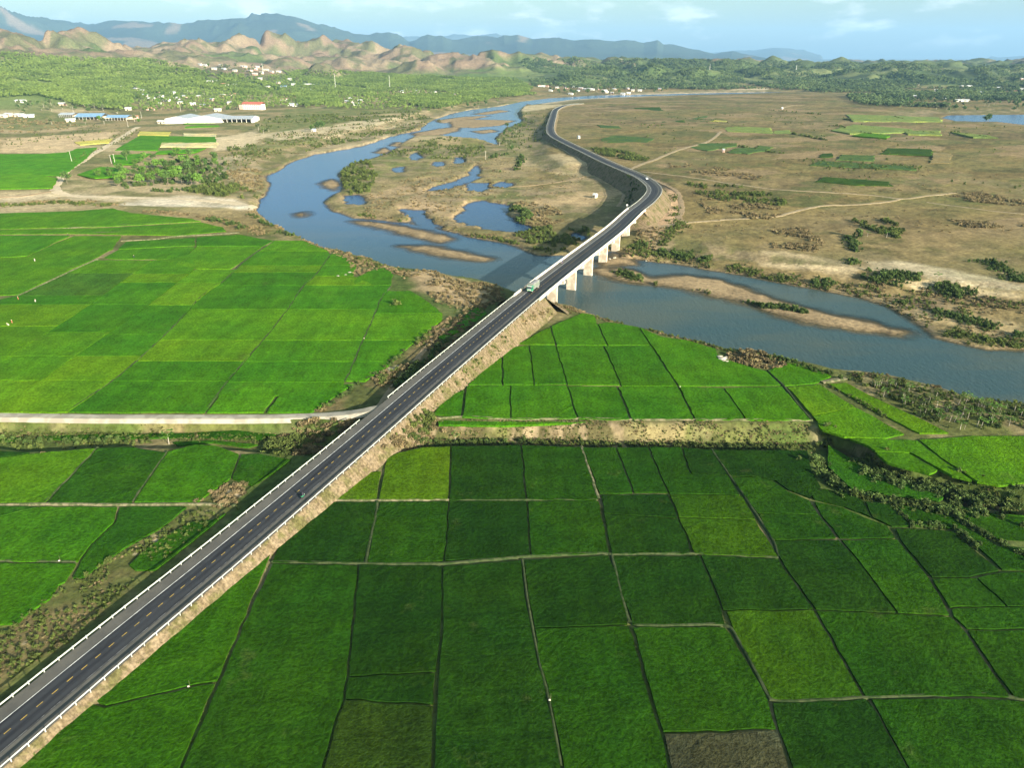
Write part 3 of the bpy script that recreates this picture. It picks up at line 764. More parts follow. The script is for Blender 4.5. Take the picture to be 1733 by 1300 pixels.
def near_s(px, py, z): 
    p = np.array(P(px, py, z)); return RS[np.argmin(np.linalg.norm(ROAD[:, :2] - p, axis=1))]
def at_s(s, off=0.0, dz=0.0):
    x, y, z = (np.interp(s, RS, ROAD[:, k]) for k in range(3)); n = np.array([np.interp(s, RS, RN[:, 0]), np.interp(s, RS, RN[:, 1])]); n /= np.linalg.norm(n)
    return np.array([x + n[0] * off, y + n[1] * off, z + dz])
def dir_s(s):
    t = np.array([np.interp(s, RS, RT[:, 0]), np.interp(s, RS, RT[:, 1])]); return t / np.linalg.norm(t)
S0, S1 = near_s(908, 499, 9.3), near_s(1077, 356, 9.6)   # bridge ends
road_d = lambda x, y: dline(ROAD[::4, :2], x, y, 40.0)

def ribbon(name, s0, s1, prof, m, step=1, parent=None, uvs=False, closed=False):
    """sweep a cross-section of (offset, height) points along the road from s0 to s1"""
    ss = np.r_[s0, RS[(RS > s0 + 0.5) & (RS < s1 - 0.5)][::step], s1]; v = []; n = len(prof)
    for s in ss:
        for o, h in prof: v.append(at_s(s, o, h))
    f = []
    for i in range(len(ss) - 1):
        for k in range(n if closed else n - 1):
            a, b2 = i * n + k, i * n + (k + 1) % n
            f.append((a, a + n, b2 + n, b2))
    if closed: f += [tuple(range(n)), tuple(range((len(ss) - 1) * n + n - 1, (len(ss) - 1) * n - 1, -1))]
    o = mesh_obj(name, v, f, m, parent)
    if uvs:
        lay = o.data.uv_layers.new(name='UVMap'); w = prof[-1][0] - prof[0][0]
        for p in o.data.polygons:
            for li in p.loop_indices:
                vi = o.data.loops[li].vertex_index; lay.data[li].uv = ((prof[vi % n][0] - prof[0][0]) / w, ss[vi // n])
    return o

SE = RS[-1]
road = ribbon('road', 0, SE, [(-HW + 0.02, 0.0), (0, 0.09), (HW - 0.02, 0.0)], M['asphalt'], uvs=True)
props(road, 'two-lane asphalt highway with pale shoulders running over the bridge', kind='structure')
for nm, o, mm in (('road_marking', -HW * 0.476, 'white_paint'), ('road_marking', HW * 0.476, 'worn_paint')):
    h = 0.09 * (1 - abs(o) / HW) + 0.016
    r_ = ribbon(nm, 0, S0 + 420, [(o - 0.09, h), (o + 0.09, h)], M[mm], parent=road)
mb = MB()
for k in range(int((S0 + 160) / 3.0)):
    s = 1.2 + k * 3.0; a, b2 = at_s(s - 0.62, 0, 0.103), at_s(s + 0.62, 0, 0.103); n = np.r_[dir_s(s)[1], -dir_s(s)[0], 0] * 0.085
    o_ = mesh_obj('centre_dash', [a - n, a + n, b2 + n, b2 - n], [(0, 1, 2, 3)], M['yellow_paint'], road)

# embankment: down to the land on both sides, except where the bridge stands
def embankment(s0, s1, label):
    ss = np.arange(s0, s1 + 0.1, 1.5); v, uv, f = [], [], []
    NS = 9
    for side in (-1, 1):
        base = len(v); tops = np.array([at_s(s, side * (HW - 0.02), -0.005) for s in ss]); mid = np.array([at_s(s, side * (HW + 0.28), -0.10) for s in ss])
        nn = (mid - tops)[:, :2]; nn /= np.linalg.norm(nn, axis=1)[:, None]
        foot = mid[:, :2].copy()
        for it in range(4):
            hz = H(foot[:, 0], foot[:, 1]); w = np.clip((mid[:, 2] - hz + 0.4) * 0.98, 0.5, 18); foot = mid[:, :2] + nn * w[:, None]
        hz = H(foot[:, 0], foot[:, 1]) - 0.5
        for i in range(len(ss)):
            v.append(tops[i]); uv.append((ss[i], 0)); 
            for k in range(NS):
                t = k / (NS - 1); q = mid[i, :2] * (1 - t) + foot[i] * t
                rough = math.sin(math.pi * t) * (float(vnoise(np.array([ss[i] * 0.35]), np.array([t * 2.0 + side * 7]), 5)[0]) - 0.5) * 0.35
                v.append((q[0] + nn[i][0] * rough, q[1] + nn[i][1] * rough, mid[i, 2] * (1 - t) + hz[i] * t + rough * 0.5)); uv.append((ss[i], 1.0 + t * w[i]))
        n = NS + 1
        for i in range(len(ss) - 1):
            for k in range(n - 1):
                a = base + i * n + k; q = (a, a + n, a + n + 1, a + 1); f.append(q if side < 0 else q[::-1])
    # closing slope under the road's end (a spill-through cone at the bridge)
    o = mesh_obj('embankment', v, f, M['embankment'], smooth=True)
    lay = o.data.uv_layers.new(name='UVMap')
    for p in o.data.polygons:
        for li in p.loop_indices: lay.data[li].uv = uv[o.data.loops[li].vertex_index]
    return props(o, label, kind='structure')
embankment(0, S0 + 2.0, 'dry grassy embankment carrying the highway through the paddies')
embankment(S1 - 2.0, SE, 'sandy embankment carrying the highway round the bend beyond the bridge')
def abutment_cone(s, sgn, label):
    """the embankment's end under the bridge, sloping towards the river"""
    v, f = [], []; NA, NR = 17, 6; t = dir_s(s) * sgn; n = np.array([t[1], -t[0]])
    for i in range(NA):
        a = math.pi * i / (NA - 1); dx = n * math.cos(a) + t * math.sin(a)
        for k in range(NR):
            r = k / (NR - 1); q = at_s(s)[:2] + n * (HW + 0.5) * math.cos(a) + dx * r * 12.5
            zt = at_s(s)[2] - 0.4 - (0.0 if abs(math.cos(a)) > 0.98 else 2.2 * math.sin(a) ** 0.4); zb = float(H(np.array([q[0]]), np.array([q[1]]))[0]) - 0.6 if k else 0
            v.append((q[0], q[1], zt * (1 - r) + (min(zb, zt)) * r if k else zt))
    for i in range(NA - 1):
        for k in range(NR - 1): a = i * NR + k; f.append((a, a + NR, a + NR + 1, a + 1))
    o = mesh_obj('embankment', v, f, M['embankment'], smooth=True); lay = o.data.uv_layers.new(name='UVMap')
    for p in o.data.polygons:
        for li in p.loop_indices: co = o.data.vertices[o.data.loops[li].vertex_index].co; lay.data[li].uv = (co.x + co.y, co.z * 1.5)
    props(o, label, kind='structure')
abutment_cone(S0 + 1.0, 1, 'earth cone of the embankment under the near bridge end')
abutment_cone(S1 - 1.0, -1, 'earth cone of the embankment under the far bridge end')

# ---------------------------------------------------------------- bridge
bridge = empty('bridge', at_s((S0 + S1) / 2, 0, -14.7)); props(bridge, 'long concrete beam bridge carrying the highway over the river on wall piers', 'bridge')
def keep(o, par):
    o.parent = par; o.matrix_parent_inverse = par.matrix_world.inverted() if False else o.matrix_parent_inverse
    o.location = Vector(o.location) - Vector(par.location); return o
deck = keep(ribbon('deck', S0, S1, [(-HW - 0.42, -0.05), (HW + 0.42, -0.05), (HW + 0.42, -0.35), (HW - 0.6, -0.55), (-HW + 0.6, -0.55), (-HW - 0.42, -0.35)], M['concrete'], closed=True), bridge)
for o_ in (-4.9, -2.45, 0.0, 2.45, 4.9):
    keep(ribbon('girder', S0 + 0.4, S1 - 0.4, [(o_ - 0.35, -0.5), (o_ + 0.35, -0.5), (o_ + 0.12, -0.8), (o_ + 0.12, -1.55), (o_ + 0.33, -1.75), (o_ - 0.33, -1.75), (o_ - 0.12, -1.55), (o_ - 0.12, -0.8)], M['concrete'], closed=True), bridge)
for sd_ in (-1, 1):
    pr = [(sd_ * (HW - 0.05), 0.0), (sd_ * (HW + 0.05), 0.55), (sd_ * (HW + 0.12), 1.0), (sd_ * (HW + 0.38), 1.0), (sd_ * (HW + 0.40), -0.3)]
    keep(ribbon('parapet', S0 - 4, S1 + 4, pr if sd_ < 0 else pr[::-1], M['concrete'], closed=True), bridge)
PIER_PX = [(939, 508), (974, 477), (1003, 451), (1029, 427), (1050, 404), (1073, 380)]
piers = [near_s(x, y, ZW + 0.6) for x, y in PIER_PX]
print('PIERS', S0, [round(float(s), 1) for s in piers], S1)
sp = (S1 - S0) / 7.0
for k in range(6):
    s = S0 + sp * (k + 1); c = at_s(s); rz = math.atan2(dir_s(s)[1], dir_s(s)[0]) - math.pi / 2
    off = Vector(bridge.location); pier = MB(); gz = float(H(c[:1], c[1:2])[0])
    bot = min(gz, ZW) - 0.5; topz = c[2] - 3.1
    # wall with rounded ends
    pts = []
    for a in range(24):
        th = 2 * math.pi * a / 24; px_ = 2.5 * (1 if math.cos(th) > 0 else -1) * (1 if abs(math.cos(th)) > 1e-6 else 0); pts.append(((2.35 if math.cos(th) > 0 else -2.35) + 0.35 * math.cos(th), 0.75 * math.sin(th)))
    ca, sa = math.cos(rz), math.sin(rz)
    w2 = lambda x, y, z: (c[0] + x * ca - y * sa - off.x, c[1] + x * sa + y * ca - off.y, z - off.z)
    pier.prism([w2(x, y, bot) for x, y in pts], (0, 0, bot), (0, 0, topz + 0.2))
    pr_ = pier.build('pier', M['pier_concrete'], bridge)
    cap = MB(); q = [(-6.3, topz + 1.25), (-6.3, topz + 0.55), (-2.8, topz - 0.15), (2.8, topz - 0.15), (6.3, topz + 0.55), (6.3, topz + 1.25)]
    cap.prism([w2(x, -0.95, z) for x, z in q], w2(0, -0.95, 0), w2(0, 0.95, 0)); cap.build('pier_cap', M['concrete'], pr_)
    for e in (-6.0, 6.0):
        st_ = MB(); x_ = w2(e, 0, topz + 1.5); st_.box(x_, (0.5, 1.9, 0.75), rz); st_.build('stop_block', M['concrete'], pr_)
    if k in (0, 2, 4):
        for e in (-HW - 0.3, HW + 0.3): pass
for s, sg in ((S0, 1), (S1, -1)):
    c = at_s(s); rz = math.atan2(dir_s(s)[1], dir_s(s)[0]) - math.pi / 2; off = Vector(bridge.location)
    ab_ = MB(); ab_.box((c[0] - off.x, c[1] - off.y, c[2] - 1.75 - off.z), (12.6, 1.3, 3.1), rz)
    for e in (-6.35, 6.35):
        p = at_s(s - sg * 2.2, e); ab_.box((p[0] - off.x, p[1] - off.y, c[2] - 1.3 - off.z), (0.45, 5.6, 2.4), rz)
    ab_.build('abutment', M['concrete'], bridge)

# ---------------------------------------------------------------- guard rails
post_me = None
def guard_rail(s0, s1, side, label, spacing=3.0, single=True):
    global post_me
    g = empty('guard_rail', at_s(s0, side * HW)); props(g, label, 'guard rail', 'steel guard rails along the highway')
    o = side * HW; w = [(o - 0.05, 0.48), (o + 0.05 * side, 0.52), (o - 0.03 * side, 0.60), (o + 0.05 * side, 0.68), (o - 0.05, 0.76), (o - 0.12, 0.76), (o - 0.12, 0.48)]
    keep(ribbon('beam', s0, s1, [(o - 0.05, 0.50), (o + 0.05, 0.53), (o + 0.0, 0.64), (o + 0.05, 0.75), (o - 0.05, 0.80)] if side < 0 else [(o + 0.05, 0.80), (o - 0.05, 0.75), (o - 0.0, 0.64), (o - 0.05, 0.53), (o + 0.05, 0.50)], M['rail_green'] if side < 0 else M['steel'], closed=True), g)
    joint = MB(); loc = Vector(g.location)
    for s in np.arange(s0 + 0.6, s1, spacing):
        p = Vector(at_s(s, o + 0.14 * side)) - loc
        if single:
            if post_me is None:
                mb = MB(); mb.box((0, 0, 0.36), (0.14, 0.16, 0.92)); t_ = mb.build('post', M['steel']); post_me = t_.data; bpy.data.objects.remove(t_)
            po = bpy.data.objects.new('post', post_me); COL.link(po); po.parent = g; po.location = p; po.rotation_euler = (0, 0, math.atan2(dir_s(s)[1], dir_s(s)[0]))
        else: joint.box((p[0], p[1], p[2] + 0.36), (0.14, 0.16, 0.92), math.atan2(dir_s(s)[1], dir_s(s)[0]))
    if not single: joint.build('post', M['steel'], g)['kind'] = 'stuff'
    return g
SJ = near_s(640, 697, 4.8)                    # gap where the lane joins
guard_rail(0, SJ - 9, -1, 'long white guard rail left of the highway, from the lane junction to the near corner')
guard_rail(SJ + 7, S0 - 4.5, -1, 'guard rail left of the highway between the lane junction and the bridge')
guard_rail(0, S0 - 4.5, 1, 'long white guard rail right of the highway, over the sandy embankment')
guard_rail(S1 + 4.5, SE - 2, -1, 'guard rail on the river side of the bend beyond the bridge', 4.0, False)
guard_rail(S1 + 4.5, SE - 2, 1, 'guard rail on the plain side of the bend beyond the bridge', 4.0, False)

# ---------------------------------------------------------------- paddies
G = dict(dark=(0.018, 0.055, 0.005), mid=(0.026, 0.080, 0.005), fresh=(0.040, 0.118, 0.005), lime=(0.070, 0.160, 0.006), yel=(0.100, 0.185, 0.007), olive=(0.034, 0.064, 0.008), brown=(0.066, 0.068, 0.042), pale=(0.155, 0.185, 0.055), tan=(0.42, 0.33, 0.20), gold=(0.36, 0.30, 0.08), dry=(0.20, 0.15, 0.08), teal=(0.065, 0.100, 0.030), warm=(0.042, 0.100, 0.005))
G2 = dict(mid=(0.042, 0.126, 0.005), fresh=(0.050, 0.140, 0.005), lime=(0.063, 0.152, 0.005), yel=(0.078, 0.160, 0.005), olive=(0.046, 0.105, 0.010), dark=(0.030, 0.09, 0.006))   # brighter rice tints for the terraces
def ordinal(n):
    w = ['first', 'second', 'third', 'fourth', 'fifth', 'sixth', 'seventh', 'eighth', 'ninth', 'tenth', 'eleventh', 'twelfth', 'thirteenth', 'fourteenth', 'fifteenth', 'sixteenth', 'seventeenth', 'eighteenth', 'nineteenth', 'twentieth']
    t = {20: 'twenty', 30: 'thirty', 40: 'forty', 50: 'fifty', 60: 'sixty', 70: 'seventy', 80: 'eighty', 90: 'ninety'}
    if n <= 20: return w[n - 1]
    return t[n // 10 * 10] + ('-' + w[n % 10 - 1] if n % 10 else '') if n % 10 else t[n // 10 * 10][:-1] + 'ieth'
WORD = dict(dark='dark green', mid='deep green', fresh='fresh green', lime='light green', yel='yellow-green', olive='dull olive', brown='brown fallow', pale='pale green', tan='bare tan', gold='ripe golden', dry='dry brown', teal='bluish green', warm='warm green')
field_count = {}
def extend(poly):
    out = []; n = len(poly)
    for i, (x, y) in enumerate(poly):
        if y >= 1299:
            nb = poly[i - 1] if poly[i - 1][1] < 1299 else poly[(i + 1) % n]
            k = (1430 - y) / max(30.0, y - nb[1]); k = min(k, 1.3)
            x, y = x + (x - nb[0]) * k, 1430
        if x >= 1732: x = 1960
        if x <= 0: x = -230
        out.append((x, y))
    return out
def field(px, z, tint, where, h=0.45, inset=0.25, name='rice_field', crop='rice', wob=0.24, k=1.0):
    """one parcel of standing crop, its top h above the level z, its outline drawn in by the width of the bunds"""
    w = PP(extend(px), z + h); c = w.mean(0)
    a = 0.5 * np.sum(w[:, 0] * np.roll(w[:, 1], -1) - np.roll(w[:, 0], -1) * w[:, 1])
    if a < 0: w = w[::-1]
    n = len(w); ins = []
    for i in range(n):                        # move every edge inwards
        p0, p1, p2 = w[i - 1], w[i], w[(i + 1) % n]
        e0, e1 = (p1 - p0) / (np.linalg.norm(p1 - p0) + 1e-6), (p2 - p1) / (np.linalg.norm(p2 - p1) + 1e-6)
        n0, n1 = np.array([-e0[1], e0[0]]), np.array([-e1[1], e1[0]]); b_ = n0 + n1; l = max(np.linalg.norm(b_) ** 2 / 2, 0.35)
        ins.append(p1 + b_ * inset / l)
    pts = []
    step = max(1.6, np.linalg.norm(c) / 130.0)
    for i in range(n):
        p, q = ins[i], ins[(i + 1) % n]; L = np.linalg.norm(q - p); m_ = max(1, int(L / step))
        for t in range(m_): pts.append(p + (q - p) * t / m_)
    pts = np.array(pts)
    j = np.stack([vnoise(pts[:, 0] / 3.1, pts[:, 1] / 3.1, 7), vnoise(pts[:, 0] / 3.1 + 50, pts[:, 1] / 3.1, 8)], 1) - 0.5
    pts = pts + j * wob * 2 * step / 1.6
    cen = np.r_[c, z]; n = len(pts)
    bm = bmesh.new()
    top = [bm.verts.new((p[0] - c[0], p[1] - c[1], h + (float(hsh(np.array([p[0] * 9]), np.array([p[1] * 9]), 3)[0]) - 0.5) * 0.12)) for p in pts]
    bot = [bm.verts.new((p[0] - c[0], p[1] - c[1], -0.25)) for p in pts]
    tf = bm.faces.new(top)
    for i in range(n): bm.faces.new((bot[i], bot[(i + 1) % n], top[(i + 1) % n], top[i]))
    bmesh.ops.triangulate(bm, faces=[tf])
    me = bpy.data.meshes.new(name); bm.to_mesh(me); bm.free(); me.materials.append(M['rice'])
    o = bpy.data.objects.new(name, me); COL.link(o); o.location = cen
    g = np.array([0.84, 1.0, 1.0]) * np.array((G2 if z in (ZT, 1.9) else G).get(tint, G[tint])) * k * (1.35 if z == 1.9 else 1.0) * (0.92 + 0.16 * random.random()); o.color = (*g, 1)
    key = (WORD[tint], where); field_count.setdefault(key, []).append((o, cen))
    props(o, kind='structure', group='%s fields %s' % (crop, where)); o['crop'] = crop
    return o

SR = [  # south of the gully, right of the highway
 ('yel', [(555,846),(609,800),(646,797),(637,846)]), ('yel', [(655,770),(716,757),(764,755),(759,846),(640,846)]),
 ('dark', [(764,755),(883,753),(891,846),(760,847)]), ('mid', [(883,753),(984,756),(1013,843),(1009,847),(891,846)]),
 ('mid', [(985,757),(1043,757),(1073,834),(1014,836)]), ('mid', [(1043,757),(1097,756),(1131,834),(1073,834)]),
 ('mid', [(1097,756),(1154,757),(1164,790),(1171,802),(1234,805),(1254,838),(1131,835)]), ('dark', [(1154,757),(1204,761),(1234,805),(1171,802),(1164,788)]),
 ('dark', [(1205,761),(1368,762),(1373,790),(1390,824),(1369,832),(1373,844),(1335,830),(1312,814),(1283,807),(1236,805)]),
 ('mid', [(1238,807),(1283,807),(1311,815),(1334,831),(1371,847),(1386,871),(1280,869),(1258,838)]), ('mid', [(1281,869),(1386,871),(1418,911),(1308,915)]),
 ('mid', [(1377,847),(1428,859),(1465,876),(1503,889),(1518,911),(1421,911),(1388,871)]), ('dark', [(1371,833),(1395,827),(1440,836),(1462,847),(1474,876),(1428,858),(1376,845)]),
 ('dark', [(1464,848),(1505,851),(1543,891),(1510,891),(1503,888),(1475,876)]),
 ('mid', [(1513,852),(1545,857),(1598,865),(1640,893),(1690,924),(1733,946),(1733,966),(1697,965),(1660,930),(1618,896),(1592,892),(1545,890)]),
 ('dark', [(1514,894),(1590,896),(1613,900),(1655,935),(1694,966),(1640,976),(1576,977),(1545,941),(1523,912)]),
 ('dark', [(1309,915),(1421,913),(1446,942),(1520,1038),(1379,1031),(1317,943)]), ('mid', [(1423,913),(1521,913),(1543,942),(1574,979),(1609,1041),(1520,1038),(1446,942)]),
 ('mid', [(1575,978),(1652,977),(1704,1027),(1606,1028)]), ('mid', [(1652,977),(1697,968),(1733,966),(1733,1027),(1704,1027)]),
 ('mid', [(1608,1029),(1721,1027),(1733,1037),(1733,1065),(1635,1065),(1612,1042)]), ('mid', [(1635,1066),(1733,1066),(1733,1190),(1716,1183)]),
 ('dark', [(544,849),(638,849),(635,880),(617,953),(461,952),(472,920)]), ('mid', [(641,849),(760,848),(757,900),(752,950),(621,955)]),
 ('dark', [(760,848),(891,847),(894,890),(899,941),(752,950)]), ('mid', [(891,848),(1013,847),(1017,862),(1024,895),(1032,937),(899,941)]),
 ('dark', [(1016,837),(1131,836),(1148,876),(1021,870)]), ('dark', [(1021,870),(1148,877),(1161,905),(1171,937),(1034,938)]),
 ('warm', [(1132,836),(1256,839),(1279,879),(1148,875)]), ('warm', [(1148,876),(1279,880),(1302,915),(1318,944),(1175,938)]),
 ('fresh', [(455,925),(460,938),(454,950),(409,1058),(367,1152),(318,1163),(178,1194),(154,1187),(243,1103),(430,945)]),
 ('fresh', [(152,1189),(177,1196),(318,1165),(366,1154),(306,1300),(24,1300)]),
 ('mid', [(461,953),(606,956),(599,1040),(588,1140),(581,1183),(546,1300),(308,1300),(370,1155),(412,1056)]),
 ('dark', [(606,956),(750,958),(750,1023),(747,1078),(739,1137),(588,1145),(600,1040)]), ('dark', [(588,1145),(738,1138),(734,1193),(581,1184)]), ('olive', [(581,1184),(734,1194),(732,1300),(547,1300)]),
 ('dark', [(750,958),(882,948),(895,1037),(914,1128),(928,1186),(949,1300),(733,1300),(738,1180),(749,1060)]),
 ('dark', [(884,947),(1031,940),(1043,965),(1065,1057),(903,1064)]), ('mid', [(903,1064),(1066,1058),(1081,1112),(1101,1184),(1120,1240),(1139,1300),(951,1300),(930,1186),(915,1128)]),
 ('dark', [(1038,940),(1183,940),(1206,988),(1222,1031),(1230,1057),(1070,1058),(1050,1000)]), ('mid', [(1070,1061),(1229,1060),(1243,1083),(1302,1186),(1315,1235),(1121,1241),(1083,1112)]),
 ('brown', [(1122,1242),(1316,1237),(1343,1300),(1140,1300)]), ('dark', [(1184,940),(1317,945),(1378,1031),(1223,1033),(1207,990)]),
 ('warm', [(1227,1033),(1377,1032),(1402,1075),(1462,1180),(1312,1188),(1302,1181),(1240,1068)]), ('mid', [(1379,1032),(1520,1039),(1609,1043),(1635,1070),(1710,1180),(1580,1178),(1464,1181)]),
 ('dark', [(1306,1190),(1465,1183),(1474,1190),(1487,1209),(1540,1300),(1347,1300),(1316,1237)]), ('mid', [(1473,1184),(1590,1180),(1708,1183),(1733,1212),(1733,1300),(1539,1300),(1487,1209)]),
 ('mid', [(1612,853),(1690,872),(1733,898),(1733,936),(1690,914),(1642,884),(1606,862)]), ('mid', [(1700,870),(1733,880),(1733,894)])]
for t, p in SR: field(p, 0.0, t, 'right of the highway below the gully', k=0.64)
NR = [  # terrace between gully and river, right of the highway
 ('fresh', [(792,651),(820,625),(849,599),(850,651)]), ('mid', [(850,598),(866,588),(896,584),(904,651),(851,651)]), ('mid', [(896,584),(940,584),(961,650),(904,651)]),
 ('lime', [(878,581),(905,566),(931,553),(940,583),(898,583)]), ('fresh', [(932,552),(948,545),(985,530),(1006,533),(1012,549),(1028,584),(941,584)]), ('fresh', [(940,585),(1021,585),(1052,652),(961,651)]),
 ('fresh', [(1012,548),(1030,545),(1080,553),(1102,584),(1029,584)]), ('mid', [(1022,585),(1102,585),(1147,653),(1052,653)]), ('fresh', [(1082,553),(1120,570),(1160,575),(1212,590),(1217,603),(1250,615),(1298,628),(1323,652),(1148,653),(1103,585)]),
 ('mid', [(732,701),(756,670),(786,659),(780,705)]), ('fresh', [(790,653),(864,652),(864,709),(782,706)]), ('mid', [(864,652),(960,652),(977,708),(864,710)]), ('mid', [(960,653),(1044,654),(1067,710),(978,709)]),
 ('mid', [(1046,654),(1148,654),(1175,710),(1069,710)]), ('mid', [(1149,654),(1224,656),(1262,710),(1177,711)]), ('fresh', [(1225,656),(1324,654),(1373,711),(1263,711)]),
 ('fresh', [(1300,628),(1330,611),(1372,621),(1408,636),(1385,648),(1328,653)]), ('yel', [(1332,655),(1386,650),(1450,690),(1375,703)]), ('lime', [(1375,703),(1451,690),(1533,735),(1500,742),(1430,740),(1390,728)]),
 ('yel', [(1402,650),(1432,647),(1475,670),(1540,700),(1608,733),(1556,734),(1480,695)]), ('lime', [(1436,742),(1500,743),(1552,745),(1597,780),(1650,815),(1612,806),(1592,795),(1540,766),(1480,764),(1470,755)]),
 ('lime', [(1480,765),(1538,767),(1588,796),(1575,803),(1500,783)]), ('lime', [(1554,744),(1640,738),(1733,735),(1733,790),(1715,820),(1690,822),(1655,815),(1600,780)])]
for t, p in NR: field(p, ZT, t, 'on the terrace between the gully and the river', k=0.86)
field([(740,711),(865,713),(1000,714),(862,721),(741,719)], ZT - 0.4, 'fresh', 'in the strip along the bank beside the highway')
field([(741,570),(760,560),(790,530),(815,515),(825,530),(790,555),(750,575)], ZT, 'fresh', 'in the corner between the bridge end and the scrub')
field([(1400,752),(1440,775),(1480,800),(1600,842),(1590,848),(1520,838),(1440,826),(1400,790)], ZG + 1.0, 'mid', 'in the hollow of the gully among the hedges')
# left terrace: long diagonal bunds cut by cross bunds
LN = dict(a=[(197,422),(166,438),(99,469),(31,501),(0,513),(-120,560),(-300,640)], b=[(262,438),(200,480),(145,521),(60,575),(0,612),(-140,698)], c=[(330,455),(299,479),(251,516),(221,538),(177,568),(130,601),(60,650),(0,690),(-12,698)],
          d=[(468,404),(450,417),(416,440),(377,477),(340,503),(304,542),(273,573),(234,609),(195,642),(114,698)], e=[(505,404),(545,420),(562,428),(534,466),(513,485),(485,526),(447,574),(407,620),(385,646),(346,698)],
          f=[(690,440),(668,470),(661,485),(644,507),(628,547),(609,588),(596,620),(583,647),(562,698)], g=[(575,428),(592,440),(603,449),(598,467),(640,484)], z=[(-300,340),(-300,700)], r=[(660,455),(664,478),(692,491),(718,505),(757,536),(729,557),(690,588),(656,620),(614,648),(529,698)])
def lx(n, y):
    q = np.array(LN[n])[::-1] if LN[n][0][1] > LN[n][-1][1] else np.array(LN[n]); return float(np.interp(y, q[:, 1], q[:, 0]))
def cells(l, r, rows, sub=None):
    for i in range(len(rows) - 1):
        (y0, t), y1 = rows[i], rows[i + 1][0]
        m_ = [y0 + (y1 - y0) * k / 4 for k in range(5)]
        L = [(lx(l, y) if l in LN else l, y) for y in m_]; R = [(lx(r, y) if r in LN else r, y) for y in m_]
        if t: field(L + R[::-1], ZT, t, 'on the wide terrace left of the highway', inset=0.22, k=1.02)
cells('z', 'a', [(514,'lime'),(552,'fresh'),(585,'lime'),(640,None)])
cells('a', 'b', [(440,'lime'),(462,'olive'),(500,'mid'),(515,'yel'),(552,'lime'),(606,None)])
cells('z', 'b', [(606,'lime'),(644,'lime'),(698,None)])
cells('b', 'c', [(440,'fresh'),(463,'yel'),(478,'mid'),(515,'mid'),(562,'lime'),(602,'lime'),(644,'yel'),(698,None)])
cells('c', 'd', [(456,'lime'),(478,'yel'),(516,'mid'),(566,'mid'),(602,'yel'),(643,'yel'),(698,None)])
cells('d', 'e', [(407,'lime'),(425,'fresh'),(449,'yel'),(461,'mid'),(483,'mid'),(523,'lime'),(575,'yel'),(611,'mid'),(645,'mid'),(698,None)])
cells('e', 'g', [(429,'fresh'),(449,'fresh'),(467,'yel'),(483,None)])
cells('e', 'f', [(483,'mid'),(523,'lime'),(576,'fresh'),(612,'mid'),(647,'mid'),(670,None)])
cells('f', 'r', [(492,'fresh'),(530,'lime'),(576,'mid'),(612,'mid'),(645,None)])
field([(348,698),(386,648),(480,649),(446,698)], ZT, 'fresh', 'on the wide terrace left of the highway', k=1.08)
field([(450,698),(486,650),(600,650),(565,672),(529,698)], ZT, 'mid', 'on the wide terrace left of the highway', k=1.08)
for t, p in [('lime', [(0,367),(125,357),(190,352),(221,360),(325,370),(340,374),(180,383),(0,392)]), ('lime', [(0,394),(180,385),(340,376),(378,384),(383,391),(300,398),(130,395),(0,397)]), ('fresh', [(0,398),(120,398),(88,412),(44,433),(0,447)]),
             ('lime', [(0,449),(46,434),(92,412),(125,399),(205,399),(190,421),(160,437),(99,466),(31,498),(0,511)]), ('mid', [(200,421),(213,409),(262,406),(330,402),(330,415),(205,421)]), ('mid', [(332,402),(345,400),(405,397),(440,403),(462,407),(445,416),(332,416)]),
             ('fresh', [(200,423),(205,422),(330,417),(310,438),(262,438),(200,438),(175,436)]), ('lime', [(332,417),(444,417),(414,439),(390,455),(332,455),(262,438),(310,438)]),              ('fresh', [(592,474),(622,460),(655,450),(666,466),(661,482),(640,483),(602,481)])]:
    field(p, ZT, t, 'at the north end of the left terrace', inset=0.2, k=1.02)
SL = [('dark', [(0,756),(40,765),(52,767),(0,804)]), ('lime', [(0,805),(55,768),(100,763),(164,758),(76,851),(0,853)]), ('mid', [(165,758),(222,756),(282,765),(223,851),(78,851)]), ('fresh', [(283,764),(330,752),(365,754),(405,768),(391,809),(336,849),(225,851)]),
      ('mid', [(407,768),(440,768),(493,778),(470,795),(440,815),(425,822),(392,811)]), ('mid', [(0,857),(69,857),(0,933)]), ('fresh', [(0,935),(71,857),(200,857),(192,885),(154,920),(132,951),(0,949)]),
      ('mid', [(202,857),(318,857),(275,893),(222,922),(180,950),(140,978),(122,980),(133,952),(155,921),(193,886)]), ('fresh', [(0,951),(118,953),(130,953),(112,985),(100,990),(84,1014),(50,1036),(28,1057),(0,1074)]),
      ('mid', [(322,882),(360,879),(384,868),(345,902),(290,945),(262,966),(228,965),(217,957),(250,925)])]
for t, p in SL: field(p, 0.0, t, 'left of the highway below the gully', k=0.9)
for t, p in [('mid', [(70,738),(205,734),(330,732),(328,741),(190,743),(80,745)]), ('mid', [(332,732),(395,728),(470,735),(440,745),(334,741)]), ('mid', [(0,741),(40,740),(44,747),(0,748)]), ('mid', [(290,748),(360,745),(440,752),(420,758),(360,750),(300,755)])]:
    field(p, ZG, t, 'along the gully floor left of the highway', h=0.4)
